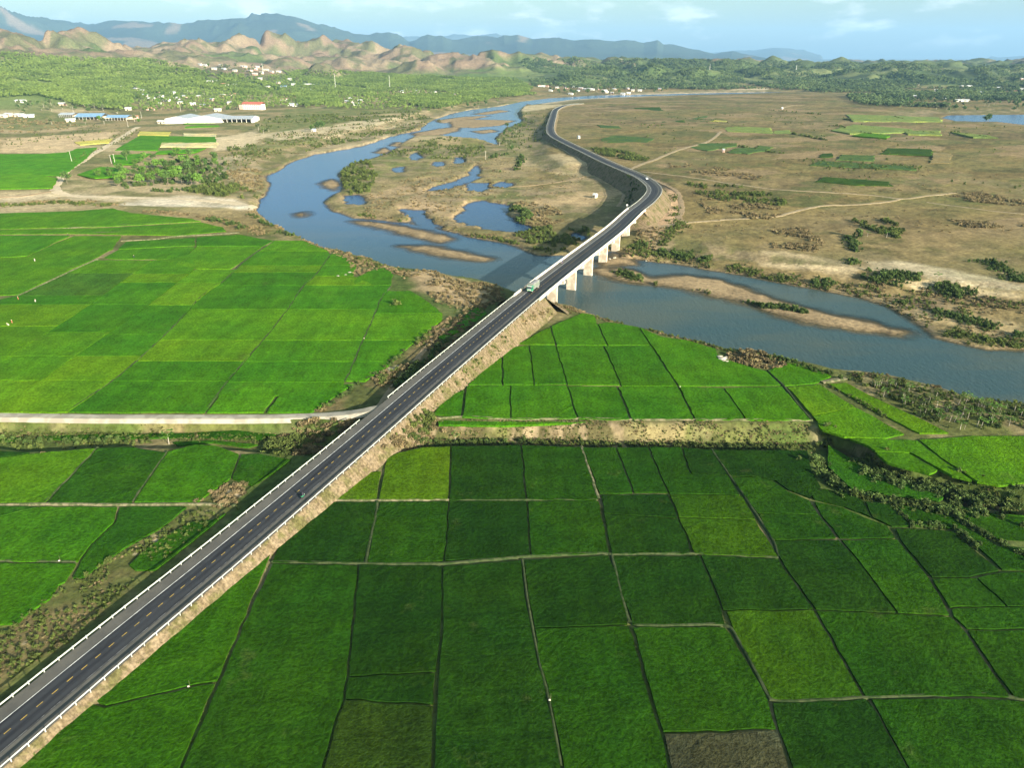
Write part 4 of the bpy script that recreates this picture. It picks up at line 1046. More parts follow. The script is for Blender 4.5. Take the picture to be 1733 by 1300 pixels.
for t, p in [('fresh', [(0,261),(105,260),(130,251),(165,249),(150,264),(116,290),(101,297),(0,286)]), ('lime', [(0,290),(45,292),(98,301),(88,318),(0,323)]), ('fresh', [(236,229),(365,231),(366,240),(272,241),(268,254),(193,254)]), ('gold', [(236,222),(290,223),(286,229),(232,229)]), ('tan', [(310,225),(366,226),(366,231),(310,230)]),
             ('tan', [(273,241),(370,241),(366,248),(271,248)]), ('fresh', [(186,262),(256,259),(225,278),(192,278)]), ('fresh', [(130,295),(168,282),(208,283),(205,299),(160,301)]), ('gold', [(125,240),(190,234),(184,241),(135,245)]), ('fresh', [(268,255),(350,250),(330,258),(262,260)]), ('lime', [(310,208),(370,207),(372,214),(314,216)])]:
    field(p, 1.9, t, 'beyond the river near the warehouse', h=0.5, inset=0.3)
A = lambda ox, pts: [(ox + x / 3.847, y / 3.847) for x, y in pts]
for t, h, p in [('teal', .8, A(1283, [(335,1075),(400,1045),(1000,1082),(1040,1105)])), ('teal', .8, A(1283, [(510,1040),(540,1005),(760,1010),(750,1045)])), ('olive', .6, A(1283, [(400,1025),(410,1000),(480,995),(500,1020)])), ('olive', .8, A(1283, [(800,1000),(850,962),(1130,970),(1130,1010)])), ('dry', .15, A(1283, [(1120,1060),(1140,992),(1260,1000),(1250,1060)])),
                ('pale', 1.6, A(1283, [(570,742),(1180,762),(1200,790),(620,788)])), ('pale', 1.6, A(1283, [(480,845),(620,808),(1000,838),(1000,858),(600,868)])), ('lime', 1.6, A(1283, [(620,880),(700,858),(860,880),(830,898)])), ('pale', 1.8, A(1283, [(950,848),(1180,848),(1190,876),(980,872)])), ('pale', 1.6, A(1283, [(1260,858),(1480,876),(1560,896),(1400,890)])), ('teal', .6, A(1283, [(0,945),(100,958),(60,980),(0,985)])), ('pale', .8, A(1283, [(0,830),(90,835),(70,865),(0,865)])), ('pale', .8, A(1283, [(100,850),(200,845),(220,868),(110,872)])),
                ('teal', .7, A(860, [(600,902),(700,880),(950,900),(900,930),(620,928)])), ('teal', .8, A(860, [(580,810),(720,820),(740,835),(600,830)])), ('olive', .8, A(860, [(1000,790),(1140,780),(1160,808),(1000,810)])), ('teal', .6, A(860, [(1200,770),(1290,752),(1320,778),(1260,790)])), ('gold', .6, A(860, [(1310,790),(1340,780),(1430,785),(1420,800)])), ('pale', 1.5, A(860, [(1410,835),(1440,820),(1700,830),(1720,868),(1420,855)])), ('teal', .6, A(860, [(1180,960),(1250,932),(1490,930),(1480,950),(1300,980)])), ('teal', .6, A(860, [(1430,990),(1480,962),(1680,955),(1650,980),(1560,1000)])), ('olive', .8, A(1283, [(380,1180),(420,1150),(850,1180),(880,1210),(600,1200)])), ('olive', .6, A(860, [(820,700),(980,695),(1010,722),(850,722)]))]:
    field(p, 1.6, t, 'on the dry plain right of the bend', h=h, inset=0.2, name='crop_field', crop='crop', wob=0.5)

# name each parcel after its tint and its place in the row of its kind
for (tint, where), lst in field_count.items():
    lst.sort(key=lambda t: (t[1][0] / t[1][1], t[1][1]))
    for i, (o, c) in enumerate(lst):
        crop = o['crop']; del o['crop']
        o['label'] = '%s %s field %s%s' % (tint, crop, where, '' if len(lst) == 1 else ', %s of %d from the left' % (ordinal(i + 1), len(lst)))

# earth bunds that carry a path: raised, pale, grass-edged
def strip(name, px, z, w, m, label, rise=0.0, thick=0.5, zf=None, wob=0.12, step=2.0, smooth_ends=True):
    """a raised strip along a line of the photograph"""
    pts = np.array([(*P(x, y, zz), zz) for x, y, zz in [(q[0], q[1], q[2] if len(q) > 2 else z) for q in px]])
    c = catmull(pts, step); t = np.gradient(c[:, :2], axis=0); t /= np.linalg.norm(t, axis=1)[:, None] + 1e-9; n = np.stack([t[:, 1], -t[:, 0]], 1); v, f = [], []
    jl, jr = vnoise(c[:, 0] / 2.5, c[:, 1] / 2.5, 61) - 0.5, vnoise(c[:, 0] / 2.5, c[:, 1] / 2.5, 62) - 0.5
    zz = (c[:, 2] + rise) if zf is None else zf(c[:, 0], c[:, 1]) + rise
    for i in range(len(c)):
        l, r = w / 2 * (1 + jl[i] * wob * 4), w / 2 * (1 + jr[i] * wob * 4)
        for o_, h_ in ((-l - thick * 0.8, -thick), (-l, 0), (0, 0.05), (r, 0), (r + thick * 0.8, -thick)): v.append((c[i, 0] + n[i, 0] * o_, c[i, 1] + n[i, 1] * o_, zz[i] + h_))
    for i in range(len(c) - 1):
        for k in range(4): a = i * 5 + k; f.append((a, a + 1, a + 6, a + 5))
    return props(mesh_obj(name, v, f, m, smooth=False), label, kind='structure')
for px, w, mm, lab in [
    ([(460,952),(540,953),(606,955),(680,956),(750,955),(820,949),(899,942),(960,939),(1028,938),(1036,946),(1046,985),(1056,1025),(1063,1050),(1075,1059),(1110,1060),(1160,1059),(1222,1058),(1236,1064),(1262,1105),(1290,1160),(1303,1184),(1320,1189),(1390,1187),(1466,1182)], 0.55, 'bund', 'long stepped grass bund winding through the nearest paddies'),
    ([(1466,1182),(1540,1179),(1620,1176),(1700,1178),(1733,1186),(1900,1205)], 0.5, 'bund', 'grass bund continuing right between the nearest paddies'),
    ([(638,849),(637,870),(628,910),(619,954)], 0.55, 'bund', 'bent bund below the yellow paddy by the highway'),
    ([(560,848),(640,848),(700,847),(760,847)], 0.5, 'bund_pale', 'pale bund along the foot of the yellow paddies'),
    ([(760,847),(830,848),(891,847),(1010,847)], 0.4, 'bund', 'grass bund running on from the yellow paddies'),
    ([(1031,940),(1110,938),(1175,938),(1250,941),(1317,945)], 0.4, 'bund', 'straight grass bund below the olive paddies'),
    ([(984,757),(998,800),(1013,846)], 0.6, 'bund_pale', 'pale footpath bund right of the gully culvert'),
    ([(1204,761),(1234,805),(1258,838),(1280,872),(1308,915),(1318,944)], 0.45, 'bund', 'long slanting bund through the right-hand paddies'),
    ([(884,949),(896,1037),(914,1128),(929,1186),(949,1300)], 0.4, 'bund', 'slanting bund with a bright grass edge'),
    ([(0,855),(80,854),(200,855),(338,854),(400,856)], 0.6, 'bund_pale', 'pale straight bund left of the highway'),
    ([(0,950),(60,951),(130,952)], 0.4, 'bund', 'short grass bund at the left edge'),
    ([(76,851),(120,806),(165,758)], 0.4, 'bund', 'bund beside the light green left paddy'), ([(224,851),(250,810),(283,765)], 0.45, 'bund', 'curving bund between the left paddies')]:
    strip('field_bund', px, 0.0, w, M[mm], lab, rise=0.40, thick=0.45)
for px, w, mm, lab in [
    ([(114,698),(195,642),(234,609),(273,573),(304,542),(340,503),(377,477),(416,440),(450,417)], 0.5, 'bund', 'main diagonal bund across the left terrace'),
    ([(0,513),(31,501),(99,469),(166,438)], 0.8, 'bund_pale', 'pale bund path at the far left of the terrace'),
    ([(130,395),(170,394),(208,393)], 1.6, 'bund_pale', 'white sandy bank between the far left paddies'),
    ([(205,408),(262,405),(300,400),(345,398),(405,394)], 1.1, 'bund_pale', 'ragged sandy bank above the left terrace'),
    ([(90,388),(150,384),(240,379),(330,375)], 0.8, 'bund_pale', 'thin sandy bund near the north end'),
    ([(346,698),(385,646),(407,620),(447,574),(485,526),(513,485),(534,466),(562,427)], 0.4, 'bund', 'second diagonal bund across the left terrace'),
    ([(583,647),(596,620),(609,588),(628,547),(644,507),(661,485)], 0.5, 'bund', 'curving green bund near the scrub'),
    ([(736,709),(790,706),(865,710),(980,709),(1100,711),(1260,711),(1375,712)], 0.5, 'bund_pale', 'thin concrete-pale bund along the terrace edge'),
    ([(1372,711),(1350,685),(1326,654),(1300,628)], 0.5, 'bund', 'bund stepping up the right of the terrace paddies'),
    ([(1390,648),(1410,644),(1432,641)], 1.4, 'bund_pale', 'short pale path at the edge of the orchard')]:
    strip('field_bund', px, ZT, w, M[mm], lab, rise=0.42, thick=0.45)

# ---------------------------------------------------------------- lanes and tracks
strip('lane', [(-260, 699, ZT), (0, 703.5, ZT), (150, 706, ZT), (300, 706.5, ZT), (430, 706.5, ZT), (520, 704.5, ZT + 0.2), (575, 701, ZT + 1.1), (610, 696.5, ZT + 2.1), (632, 692, 4.6), (655, 688, 4.68)], ZT, 3.0, M['lane'], 'pale concrete lane joining the highway from the left', rise=0.18, thick=1.2, wob=0.03)
for px, w, mm, lab in [
    ([(1068,284),(1085,279),(1110,270),(1150,254),(1180,246),(1205,236),(1220,224)], 4.5, 'track_pale', 'pale dirt track leaving the bend across the plain'),
    ([(1085,289),(1140,297),(1200,305),(1250,313),(1314,321),(1387,326),(1480,331),(1525,336),(1569,332),(1616,326)], 3.0, 'track_pale', 'long thin dirt track running right across the plain'),
    ([(1107,384),(1161,377),(1224,371),(1310,365),(1335,360),(1387,348),(1449,345),(1506,340),(1525,336)], 3.0, 'track_pale', 'dirt track from under the bridge to the track fork'),
    ([(1103,299),(1133,316),(1148,329),(1154,352),(1149,370),(1158,377),(1120,384),(1085,389)], 4.0, 'track', 'reddish dirt track round the foot of the embankment'),
    ([(1569,341),(1647,352),(1733,362),(1900,380)], 2.2, 'track_pale', 'faint track at the right edge of the plain'),
    ([(860,307),(938,301),(990,291),(1013,287),(1030,290),(1050,305),(1056,322),(1046,340)], 2.6, 'track', 'dirt track on the inside of the bend'),
    ([(938,244),(965,260),(1000,279),(1035,298),(1052,312)], 2.5, 'track_pale', 'pale path along the inner foot of the embankment'),
    ([(234,215),(182,247),(125,281),(104,299),(94,322),(135,330),(208,332),(286,334),(390,341),(428,352)], 8.0, 'track_white', 'wide dirt road from the warehouse down to the river bank'),
    ([(0,287),(50,292),(101,298)], 2.5, 'track_pale', 'thin path between the far left paddies'), ([(94,322),(50,330),(0,333),(-150,338)], 4.0, 'track', 'dirt track along the old river bank at the left'),
    ([(1323,184),(1340,179),(1362,178)], 5.0, 'track_pale', 'short pale track far out on the plain')]:
    strip('dirt_track', px, 1.2, w, M[mm], lab, rise=0.16, thick=0.7, zf=lambda x, y: H(x, y), wob=0.15, step=4.0)
strip('dirt_track', [(640,690),(655,668),(668,650),(690,632),(712,600),(730,577),(752,556)], ZT, 2.2, M['track'], 'winding footpath through the scrub left of the highway', rise=0.14, thick=0.5, zf=lambda x, y: H(x, y), wob=0.15)

# ---------------------------------------------------------------- finding places
def hit(px, py):
    """where the photograph's rays at (px, py) meet the ground"""
    px, py = np.atleast_1d(np.asarray(px, float)), np.atleast_1d(np.asarray(py, float))
    dx, dy = (px - 866.5) / FPX, -(py - 650.0) / FPX
    D = np.stack([dx, CP + dy * SP, -SP + dy * CP], 1)
    out = np.full((len(px), 3), np.nan); todo = np.ones(len(px), bool); prev = np.full(len(px), 200.0)
    for y in np.geomspace(220, 5400, 330):
        t = y / D[:, 1]; q = D * t[:, None]; z = CAMZ + q[:, 2]
        idx = np.where(todo)[0]
        if not len(idx): break
        g = H(q[idx, 0], q[idx, 1]); k = idx[z[idx] <= g]
        for i in k:
            out[i] = (q[i, 0], q[i, 1], g[np.where(idx == i)[0][0]])
        todo[k] = False
    return out
def to_px(x, y, z):
    dz = np.asarray(z) - CAMZ; dep = y * CP - dz * SP; up = y * SP + dz * CP
    return 866.5 + FPX * x / dep, 650.0 - FPX * up / dep
def inside(poly, x, y):
    return sdf_raw(np.array(poly, float), np.asarray(x, float), np.asarray(y, float)) > 0

# ---------------------------------------------------------------- plants
M['bark'] = simple('bark', (0.20, 0.16, 0.12), 0.95, (0.12, 0.10, 0.07), 0.6, 0.5, 0.05)
M['pale_bark'] = simple('pale_bark', (0.42, 0.38, 0.32), 0.9, (0.28, 0.25, 0.20), 0.6, 0.3, 0.03)
M['leaf_dark'] = leafy('leaf_dark', (0.060, 0.120, 0.030), (0.095, 0.165, 0.036), 2.0)
M['leaf_bright'] = leafy('leaf_bright', (0.130, 0.250, 0.034), (0.085, 0.170, 0.028), 2.0)
M['leaf_grey'] = leafy('leaf_grey', (0.145, 0.180, 0.075), (0.100, 0.130, 0.050), 2.0)
M['leaf_wood'] = leafy('leaf_plantation', (0.235, 0.320, 0.078), (0.145, 0.215, 0.055), 70.0, 0.18, 0.45)
M['leaf_far'] = leafy('leaf_far_wood', (0.165, 0.225, 0.085), (0.085, 0.135, 0.056), 160.0, 0.22, 0.35)
M['scrub_green'] = leafy('scrub_green', (0.135, 0.170, 0.040), (0.090, 0.125, 0.030), 2.0, 0.40, 0.35)
M['scrub_dry'] = leafy('scrub_dry', (0.270, 0.205, 0.110), (0.170, 0.145, 0.066), 2.0, 0.40, 0.3)
M['scrub_dark'] = leafy('scrub_dark', (0.062, 0.108, 0.024), (0.095, 0.135, 0.034), 2.0, 0.40, 0.3)
M['reed'] = leafy('reed', (0.24, 0.19, 0.09), (0.15, 0.14, 0.05), 2.0, 0.3)

def foliage(seed, n, rx, rz, zc, leaf, clumps=7, upright=0.0):
    """leaf-sized faces gathered in uneven clumps through a crown's volume"""
    r = np.random.default_rng(seed); v, f = [], []
    cc = []
    while len(cc) < clumps:
        p = r.uniform(-1, 1, 3)
        if 0.12 < np.dot(p, p) < 0.9: cc.append(p)
    for i in range(n):
        c = cc[r.integers(clumps)]; p = c * 0.72 + r.normal(0, 0.20, 3)
        p = np.array([p[0] * rx, p[1] * rx, zc + p[2] * rz])
        a = r.normal(0, 1, 3); a[2] = a[2] * (1 - upright) + upright * 2.0; a /= np.linalg.norm(a); b_ = np.cross(a, r.normal(0, 1, 3)); b_ /= np.linalg.norm(b_)
        s = leaf * r.uniform(0.6, 1.25); w = s * 0.62
        v += [tuple(p - a * s), tuple(p + b_ * w), tuple(p + a * s), tuple(p - b_ * w)]; k = 4 * i; f.append((k, k + 1, k + 2, k + 3))
    return v, f
def trunk_mesh(seed, h, r0, limbs=3):
    r = random.Random(seed); mb = MB(); p = Vector((0, 0, -0.3)); pts = [p]
    for k in range(3): p = p + Vector((r.uniform(-.12, .12) * h * 0.3, r.uniform(-.12, .12) * h * 0.3, h * 0.2 + 0.1)); pts.append(p)
    for k in range(3): mb.tube(pts[k], pts[k + 1], r0 * (1 - 0.25 * k), r0 * (1 - 0.25 * (k + 1)), 7, cap=False)
    for k in range(limbs):
        a = k * 6.283 / limbs + r.random(); q = pts[2 + k % 2] + Vector((math.cos(a) * h * 0.22, math.sin(a) * h * 0.22, h * r.uniform(0.16, 0.3)))
        mb.tube(pts[2 + k % 2], q, r0 * 0.42, r0 * 0.15, 5, cap=False)
    return mb
PROTO = {}
def tree_proto(key, h, rx, n, leaf, leafm, seed, bark='bark', clumps=8, trunk_h=0.45):
    v, f = foliage(seed, n, rx, h * (1 - trunk_h) * 0.62, h * (trunk_h + (1 - trunk_h) * 0.5), leaf, clumps)
    cm = bpy.data.meshes.new('crown'); cm.from_pydata(v, [], f); cm.materials.append(M[leafm])
    tm = trunk_mesh(seed, h, 0.035 * h ** 0.9 + 0.04, 4); me = bpy.data.meshes.new('trunk'); me.from_pydata(tm.v, [], tm.f); me.materials.append(M[bark])
    PROTO[key] = (cm, me)
def plant(key, name, loc, scale, label, cat='tree', group=None, rz=None, sx=1.0):
    e = empty(name, loc, random.uniform(0, 6.28) if rz is None else rz); e.scale = (scale * sx, scale * sx, scale)
    props(e, label, cat, group)
    for nm, me in (('crown', PROTO[key][0]), ('trunk', PROTO[key][1])):
        if me is None: continue
        o = bpy.data.objects.new(nm, me); COL.link(o); o.parent = e
    return e
for i in range(3):
    tree_proto('dark%d' % i, 8.0, 3.4, 330, 0.62, 'leaf_dark', 10 + i); tree_proto('bright%d' % i, 7.5, 3.6, 330, 0.62, 'leaf_bright', 20 + i); tree_proto('grey%d' % i, 9.0, 2.9, 260, 0.60, 'leaf_grey', 30 + i, 'pale_bark')
def shrub_proto(key, rx, rz, n, leaf, leafm, seed, up=0.0, clumps=6):
    v, f = foliage(seed, n, rx, rz, rz * 0.75, leaf, clumps, up)
    cm = bpy.data.meshes.new('foliage'); cm.from_pydata(v, [], f); cm.materials.append(M[leafm])
    st = MB(); r = random.Random(seed)
    for k in range(4): st.tube((0, 0, -0.2), (r.uniform(-.5, .5) * rx, r.uniform(-.5, .5) * rx, rz * 0.9), 0.05, 0.02, 4, cap=False)
    me = bpy.data.meshes.new('stem'); me.from_pydata(st.v, [], st.f); me.materials.append(M['bark']); PROTO[key] = (cm, me)
shrub_proto('s_green', 1.25, 0.95, 110, 0.30, 'scrub_green', 41); shrub_proto('s_green2', 1.5, 1.1, 120, 0.32, 'scrub_green', 42)
shrub_proto('s_dry', 1.25, 0.85, 110, 0.30, 'scrub_dry', 43, 0.5); shrub_proto('s_dry2', 1.0, 1.0, 90, 0.32, 'reed', 44, 0.8)
shrub_proto('s_dark', 1.5, 1.25, 130, 0.34, 'scrub_dark', 45); shrub_proto('s_dark2', 1.2, 1.4, 120, 0.32, 'scrub_dark', 46)
v, f = foliage(51, 46, 2.7, 3.4, 7.0, 1.25, 6); PROTO['wood'] = (bpy.data.meshes.new('crown'), None); PROTO['wood'][0].from_pydata(v, [], f); PROTO['wood'][0].materials.append(M['leaf_wood'])
v, f = foliage(52, 40, 3.6, 3.2, 6.0, 1.7, 6); PROTO['farwood'] = (bpy.data.meshes.new('crown'), None); PROTO['farwood'][0].from_pydata(v, [], f); PROTO['farwood'][0].materials.append(M['leaf_far'])
tmw = trunk_mesh(51, 8.0, 0.22, 3); mt_ = bpy.data.meshes.new('trunk'); mt_.from_pydata(tmw.v, [], tmw.f); mt_.materials.append(M['pale_bark'])
PROTO['wood'] = (PROTO['wood'][0], mt_); PROTO['farwood'] = (PROTO['farwood'][0], mt_)

def scatter(name, pts, scales, src, label):
    """plants nobody could count: one object whose points each carry a copy of a plant standing in the scene"""
    me = bpy.data.meshes.new(name); me.vertices.add(len(pts)); me.vertices.foreach_set('co', np.asarray(pts, np.float32).ravel())
    a = me.attributes.new('size', 'FLOAT', 'POINT'); a.data.foreach_set('value', np.asarray(scales, np.float32))
    o = bpy.data.objects.new(name, me); COL.link(o)
    ng = bpy.data.node_groups.new(name, 'GeometryNodeTree')
    ng.interface.new_socket('Geometry', in_out='INPUT', socket_type='NodeSocketGeometry'); ng.interface.new_socket('Geometry', in_out='OUTPUT', socket_type='NodeSocketGeometry')
    gi, go = ng.nodes.new('NodeGroupInput'), ng.nodes.new('NodeGroupOutput')
    mp_ = ng.nodes.new('GeometryNodeMeshToPoints'); ip = ng.nodes.new('GeometryNodeInstanceOnPoints')
    ob = ng.nodes.new('GeometryNodeObjectInfo'); ob.inputs['Object'].default_value = src; ob.inputs['As Instance'].default_value = True; ob.transform_space = 'ORIGINAL'
    na = ng.nodes.new('GeometryNodeInputNamedAttribute'); na.data_type = 'FLOAT'; na.inputs['Name'].default_value = 'size'
    rv = ng.nodes.new('FunctionNodeRandomValue'); rv.data_type = 'FLOAT_VECTOR'; rv.inputs[0].default_value = (0, 0, 0); rv.inputs[1].default_value = (0.15, 0.15, 6.283)
    L = ng.links.new
    L(gi.outputs[0], mp_.inputs['Mesh']); L(mp_.outputs[0], ip.inputs['Points']); L(ob.outputs['Geometry'], ip.inputs['Instance'])
    L(rv.outputs[0], ip.inputs['Rotation']); L(na.outputs[0], ip.inputs['Scale']); L(ip.outputs[0], go.inputs[0])
    md = o.modifiers.new('plants', 'NODES'); md.node_group = ng
    return props(o, label, kind='stuff')

# ---- scrub along banks, gully and river: lines of the photograph, on the ground
BANDS = {}
def band(kind, px, z, hw, n, s0, s1):
    c = catmull(PP(px, z), 1.5); i = rng.integers(0, len(c), n); t = np.gradient(c, axis=0); t /= np.linalg.norm(t, axis=1)[:, None] + 1e-9
    nn = np.stack([t[:, 1], -t[:, 0]], 1); off = rng.normal(0, 0.85, n) * hw; off = off + (vnoise(c[i, 0] / 17.0, c[i, 1] / 17.0, 140) - 0.5) * hw * 1.6; gapm = vnoise(c[i, 0] / 11.0, c[i, 1] / 11.0, 141) > 0.30; i, off = i[gapm], off[gapm]; n = len(i)
    p = c[i] + nn[i] * off[:, None] + t[i] * rng.uniform(-1, 1, (n, 1))
    BANDS.setdefault(kind, []).append((p, rng.uniform(s0 * 0.7, s1, n) * (1 - 0.35 * np.minimum(1, np.abs(off) / (hw + 1e-6)))))
def area(kind, px, z, n, s0, s1, clump=0.5, size=18):
    w = PP(px, z); lo_, hi_ = w.min(0), w.max(0); p = rng.uniform(lo_, hi_, (n * 5, 2))
    k = (sdf_raw(w, p[:, 0], p[:, 1]) > 0) & (fbm(p[:, 0], p[:, 1], size, 3, 130) > clump); p = p[k][:n]
    BANDS.setdefault(kind, []).append((p, rng.uniform(s0, s1, len(p))))
# tufts on the bunds
for q in ([(460,953),(606,956),(750,956),(899,942),(1028,939),(1046,985),(1063,1050),(1160,1059),(1222,1058),(1262,1105),(1303,1184),(1390,1187),(1466,1182),(1620,1176),(1733,1186)], [(1204,761),(1234,805),(1258,838),(1280,872),(1308,915),(1318,944),(1378,1031),(1462,1180),(1540,1300)], [(884,949),(896,1037),(914,1128),(929,1186),(949,1300)],
          [(750,958),(750,1060),(739,1180),(733,1300)], [(606,956),(599,1040),(581,1183),(546,1300)], [(560,848),(760,847),(891,847),(1010,847)], [(638,849),(628,910),(619,954)], [(1014,836),(1131,835),(1254,838)], [(984,757),(1013,846),(1034,938)], [(1063,1058),(1081,1112),(1120,1240),(1139,1300)], [(460,945),(410,1056),(367,1153),(306,1300)], [(0,855),(200,855),(338,854)], [(1421,911),(1446,942),(1520,1038)], [(1523,912),(1574,979),(1635,1066),(1710,1180)], [(1379,1031),(1520,1038),(1609,1042)], [(883,753),(891,846),(899,941)], [(764,755),(760,848),(752,950)], [(1131,835),(1161,905),(1175,938),(1230,1057)]):
    band('s_green', q, 0, 0.16, 170, .08, .26); band('s_dry', q, 0, 0.14, 60, .08, .22)
for q in ([(114,698),(195,642),(273,573),(340,503),(416,440),(450,417)], [(346,698),(407,620),(485,526),(534,466),(562,427)], [(583,647),(609,588),(644,507),(661,485)], [(736,710),(865,711),(1100,712),(1375,713)], [(790,652),(961,651),(1148,653),(1324,653)], [(896,584),(904,651)], [(940,584),(961,650),(978,709)], [(1021,585),(1052,652),(1068,710)], [(1102,585),(1148,653),(1176,711)]):
    band('s_green', q, ZT, 0.18, 140, .08, .28)
band('s_green', [(460,300),(490,278),(534,263),(612,250),(677,229),(726,208),(794,188),(850,180)], ZF, 6.0, 320, .6, 1.6); band('s_dry', [(460,300),(490,277),(534,262),(612,249),(677,228),(726,207)], ZF, 7.0, 300, .6, 1.5)
# gully
band('s_green', [(640,768),(700,755),(780,750),(860,749),(1000,752),(1120,756),(1250,758),(1370,760)], ZG, 1.6, 380, .5, 1.0)
band('s_dry', [(700,732),(860,734),(1000,735),(1120,737),(1250,738),(1370,736)], 0.8, 3.4, 620, .15, .6)
band('s_dark', [(700,745),(860,743),(1000,744),(1120,747),(1250,748),(1370,746)], -0.5, 1.2, 150, .3, .8)
band('s_green', [(700,727),(860,728),(1000,728),(1120,731),(1250,732),(1370,730)], 1.4, 2.2, 420, .15, .5)
area('s_dry', [(740,720),(1370,722),(1370,748),(1000,744),(860,742),(740,745)], 0.2, 1500, .12, .42, .38, 6)
area('s_green', [(740,720),(1370,722),(1370,748),(1000,744),(860,742),(740,745)], 0.2, 900, .12, .42, .46, 6)
area('s_green', [(0,716),(300,719),(480,722),(470,732),(250,731),(0,732)], 0.5, 700, .12, .45, .42, 6)
band('s_dark', [(690,757),(760,752),(860,750),(900,750)], ZG, 1.2, 90, .6, 1.0)
band('s_green', [(-150,752),(0,750),(50,757),(130,754),(200,749),(290,755)], ZG, 1.8, 150, .6, 1.15)
band('s_dark', [(0,745),(60,750),(130,748),(220,746)], ZG, 1.4, 50, .6, 1.1)
band('s_dry', [(60,760),(75,764)], 0, 1.5, 14, .9, 1.5)
band('s_dry', [(0,718),(120,720),(300,724),(420,724),(500,726)], 1.0, 2.8, 520, .15, .6)
band('s_green', [(0,722),(150,724),(300,727),(450,730)], 0.2, 2.2, 380, .2, .7)
area('s_dry', [(470,725),(560,718),(620,716),(560,745),(500,770),(455,760)], 0, 230, .6, 1.3, .30)
area('s_green', [(450,735),(560,722),(610,716),(540,755),(480,775),(440,758)], 0, 200, .6, 1.2, .42)
area('s_dry', [(640,775),(690,735),(735,715),(760,735),(700,752),(660,768)], 0, 110, .5, 1.0, .3)
area('s_green', [(690,720),(735,705),(740,740),(700,750)], 1, 60, .6, 1.1, .3)
# foot of the embankment, both sides
band('s_dry', [(720,690),(760,655),(800,620),(850,585),(890,560),(930,535)], ZT, 1.6, 210, .4, .95)
band('s_green', [(700,702),(745,672),(790,640),(840,600),(880,572)], ZT, 1.8, 130, .35, .8)
band('s_green', [(24,1300),(150,1190),(300,1060),(440,940),(545,850),(610,795),(650,770)], 0, 0.7, 200, .2, .45)
band('s_dry', [(40,1275),(200,1130),(440,925),(600,785),(700,715),(800,640),(900,545)], 1.5, 1.3, 900, .1, .34)
band('s_green', [(40,1280),(200,1135),(440,930),(600,795),(700,725),(800,650),(900,555)], 1.0, 1.2, 600, .1, .36)
band('s_dark', [(1392,733),(1430,748),(1480,782),(1540,802),(1600,812),(1650,826),(1733,850)], 0.5, 1.6, 320, .6, 1.3)
area('s_dry', [(529,698),(570,672),(612,650),(660,622),(729,560),(760,538),(800,530),(830,512),(800,555),(740,605),(690,655),(650,688),(600,692)], ZT, 420, .45, 1.2, .38)
area('s_green', [(529,698),(570,672),(612,650),(660,622),(729,560),(735,565),(660,640),(600,685)], ZT, 220, .5, 1.1, .45)
area('s_dark', [(640,680),(690,630),(740,585),(760,575),(700,640),(660,680)], ZT, 110, .6, 1.2, .40)
band('s_dark', [(548,695),(600,655),(652,623),(690,590),(728,560)], ZT, 0.9, 70, .5, .9)
area('s_dry', [(330,850),(370,825),(415,815),(425,835),(380,862)], 0, 60, .5, 1.0, .3)
area('s_green', [(200,955),(300,880),(340,860),(380,872),(290,940),(220,990)], 0, 90, .3, .7, .45)
area('s_green', [(340,895),(395,852),(420,857),(330,902),(262,962),(225,987),(120,1087),(0,1162),(-200,1280),(-200,1205),(0,1080),(86,1022),(130,992),(190,948),(275,900)], 0, 900, .12, .5, .40, 8)
area('s_dry', [(340,895),(395,852),(420,857),(330,902),(262,962),(225,987),(120,1087),(0,1162),(-200,1280),(-200,1205),(0,1080),(86,1022),(130,992),(190,948),(275,900)], 0, 500, .12, .4, .45, 8)
band('s_green', [(190,945),(135,985),(86,1016),(30,1058),(0,1076)], 0, 0.8, 60, .4, .8)
# near river bank
band('s_dry', [(430,352),(450,372),(480,388),(520,405),(560,424),(600,432)], ZT, 3.5, 420, .6, 1.4)
band('s_dark', [(425,360),(455,382),(500,402)], ZT, 2.5, 80, .7, 1.3)
band('s_dry', [(575,432),(600,440),(640,450),(680,462),(700,468)], ZT, 3.0, 260, .6, 1.4)
band('s_green', [(600,438),(625,445),(645,452)], ZT, 2.5, 90, .6, 1.3)
area('s_dry', [(585,440),(612,430),(640,445),(625,465),(600,468)], ZT, 90, .6, 1.2, .2)
area('s_dry', [(690,470),(715,450),(745,465),(800,480),(845,492),(838,515),(790,530),(740,512)], ZT, 300, .5, 1.3, .45)
band('s_dry', [(700,452),(716,448),(735,462)], ZT, 2.2, 90, .9, 1.6)
band('s_dry', [(770,490),(810,480),(840,490),(845,512)], ZT, 2.0, 110, .8, 1.4)
band('s_dry', [(920,518),(950,520),(985,526),(1010,533)], ZT, 2.4, 150, .6, 1.2)
band('s_dry', [(985,528),(1037,545),(1080,553),(1120,565),(1170,577),(1220,590)], ZT, 1.2, 230, .35, .8)
band('s_green', [(1005,534),(1060,548),(1130,566),(1224,590),(1300,606),(1400,630)], ZT, 1.4, 240, .4, .9)
area('s_dry', [(1222,608),(1250,590),(1290,598),(1330,612),(1320,625),(1270,622)], ZT, 110, .7, 1.5, .2)
band('s_dark', [(1300,610),(1330,612),(1390,630),(1425,640)], ZT, 1.5, 70, .7, 1.2)
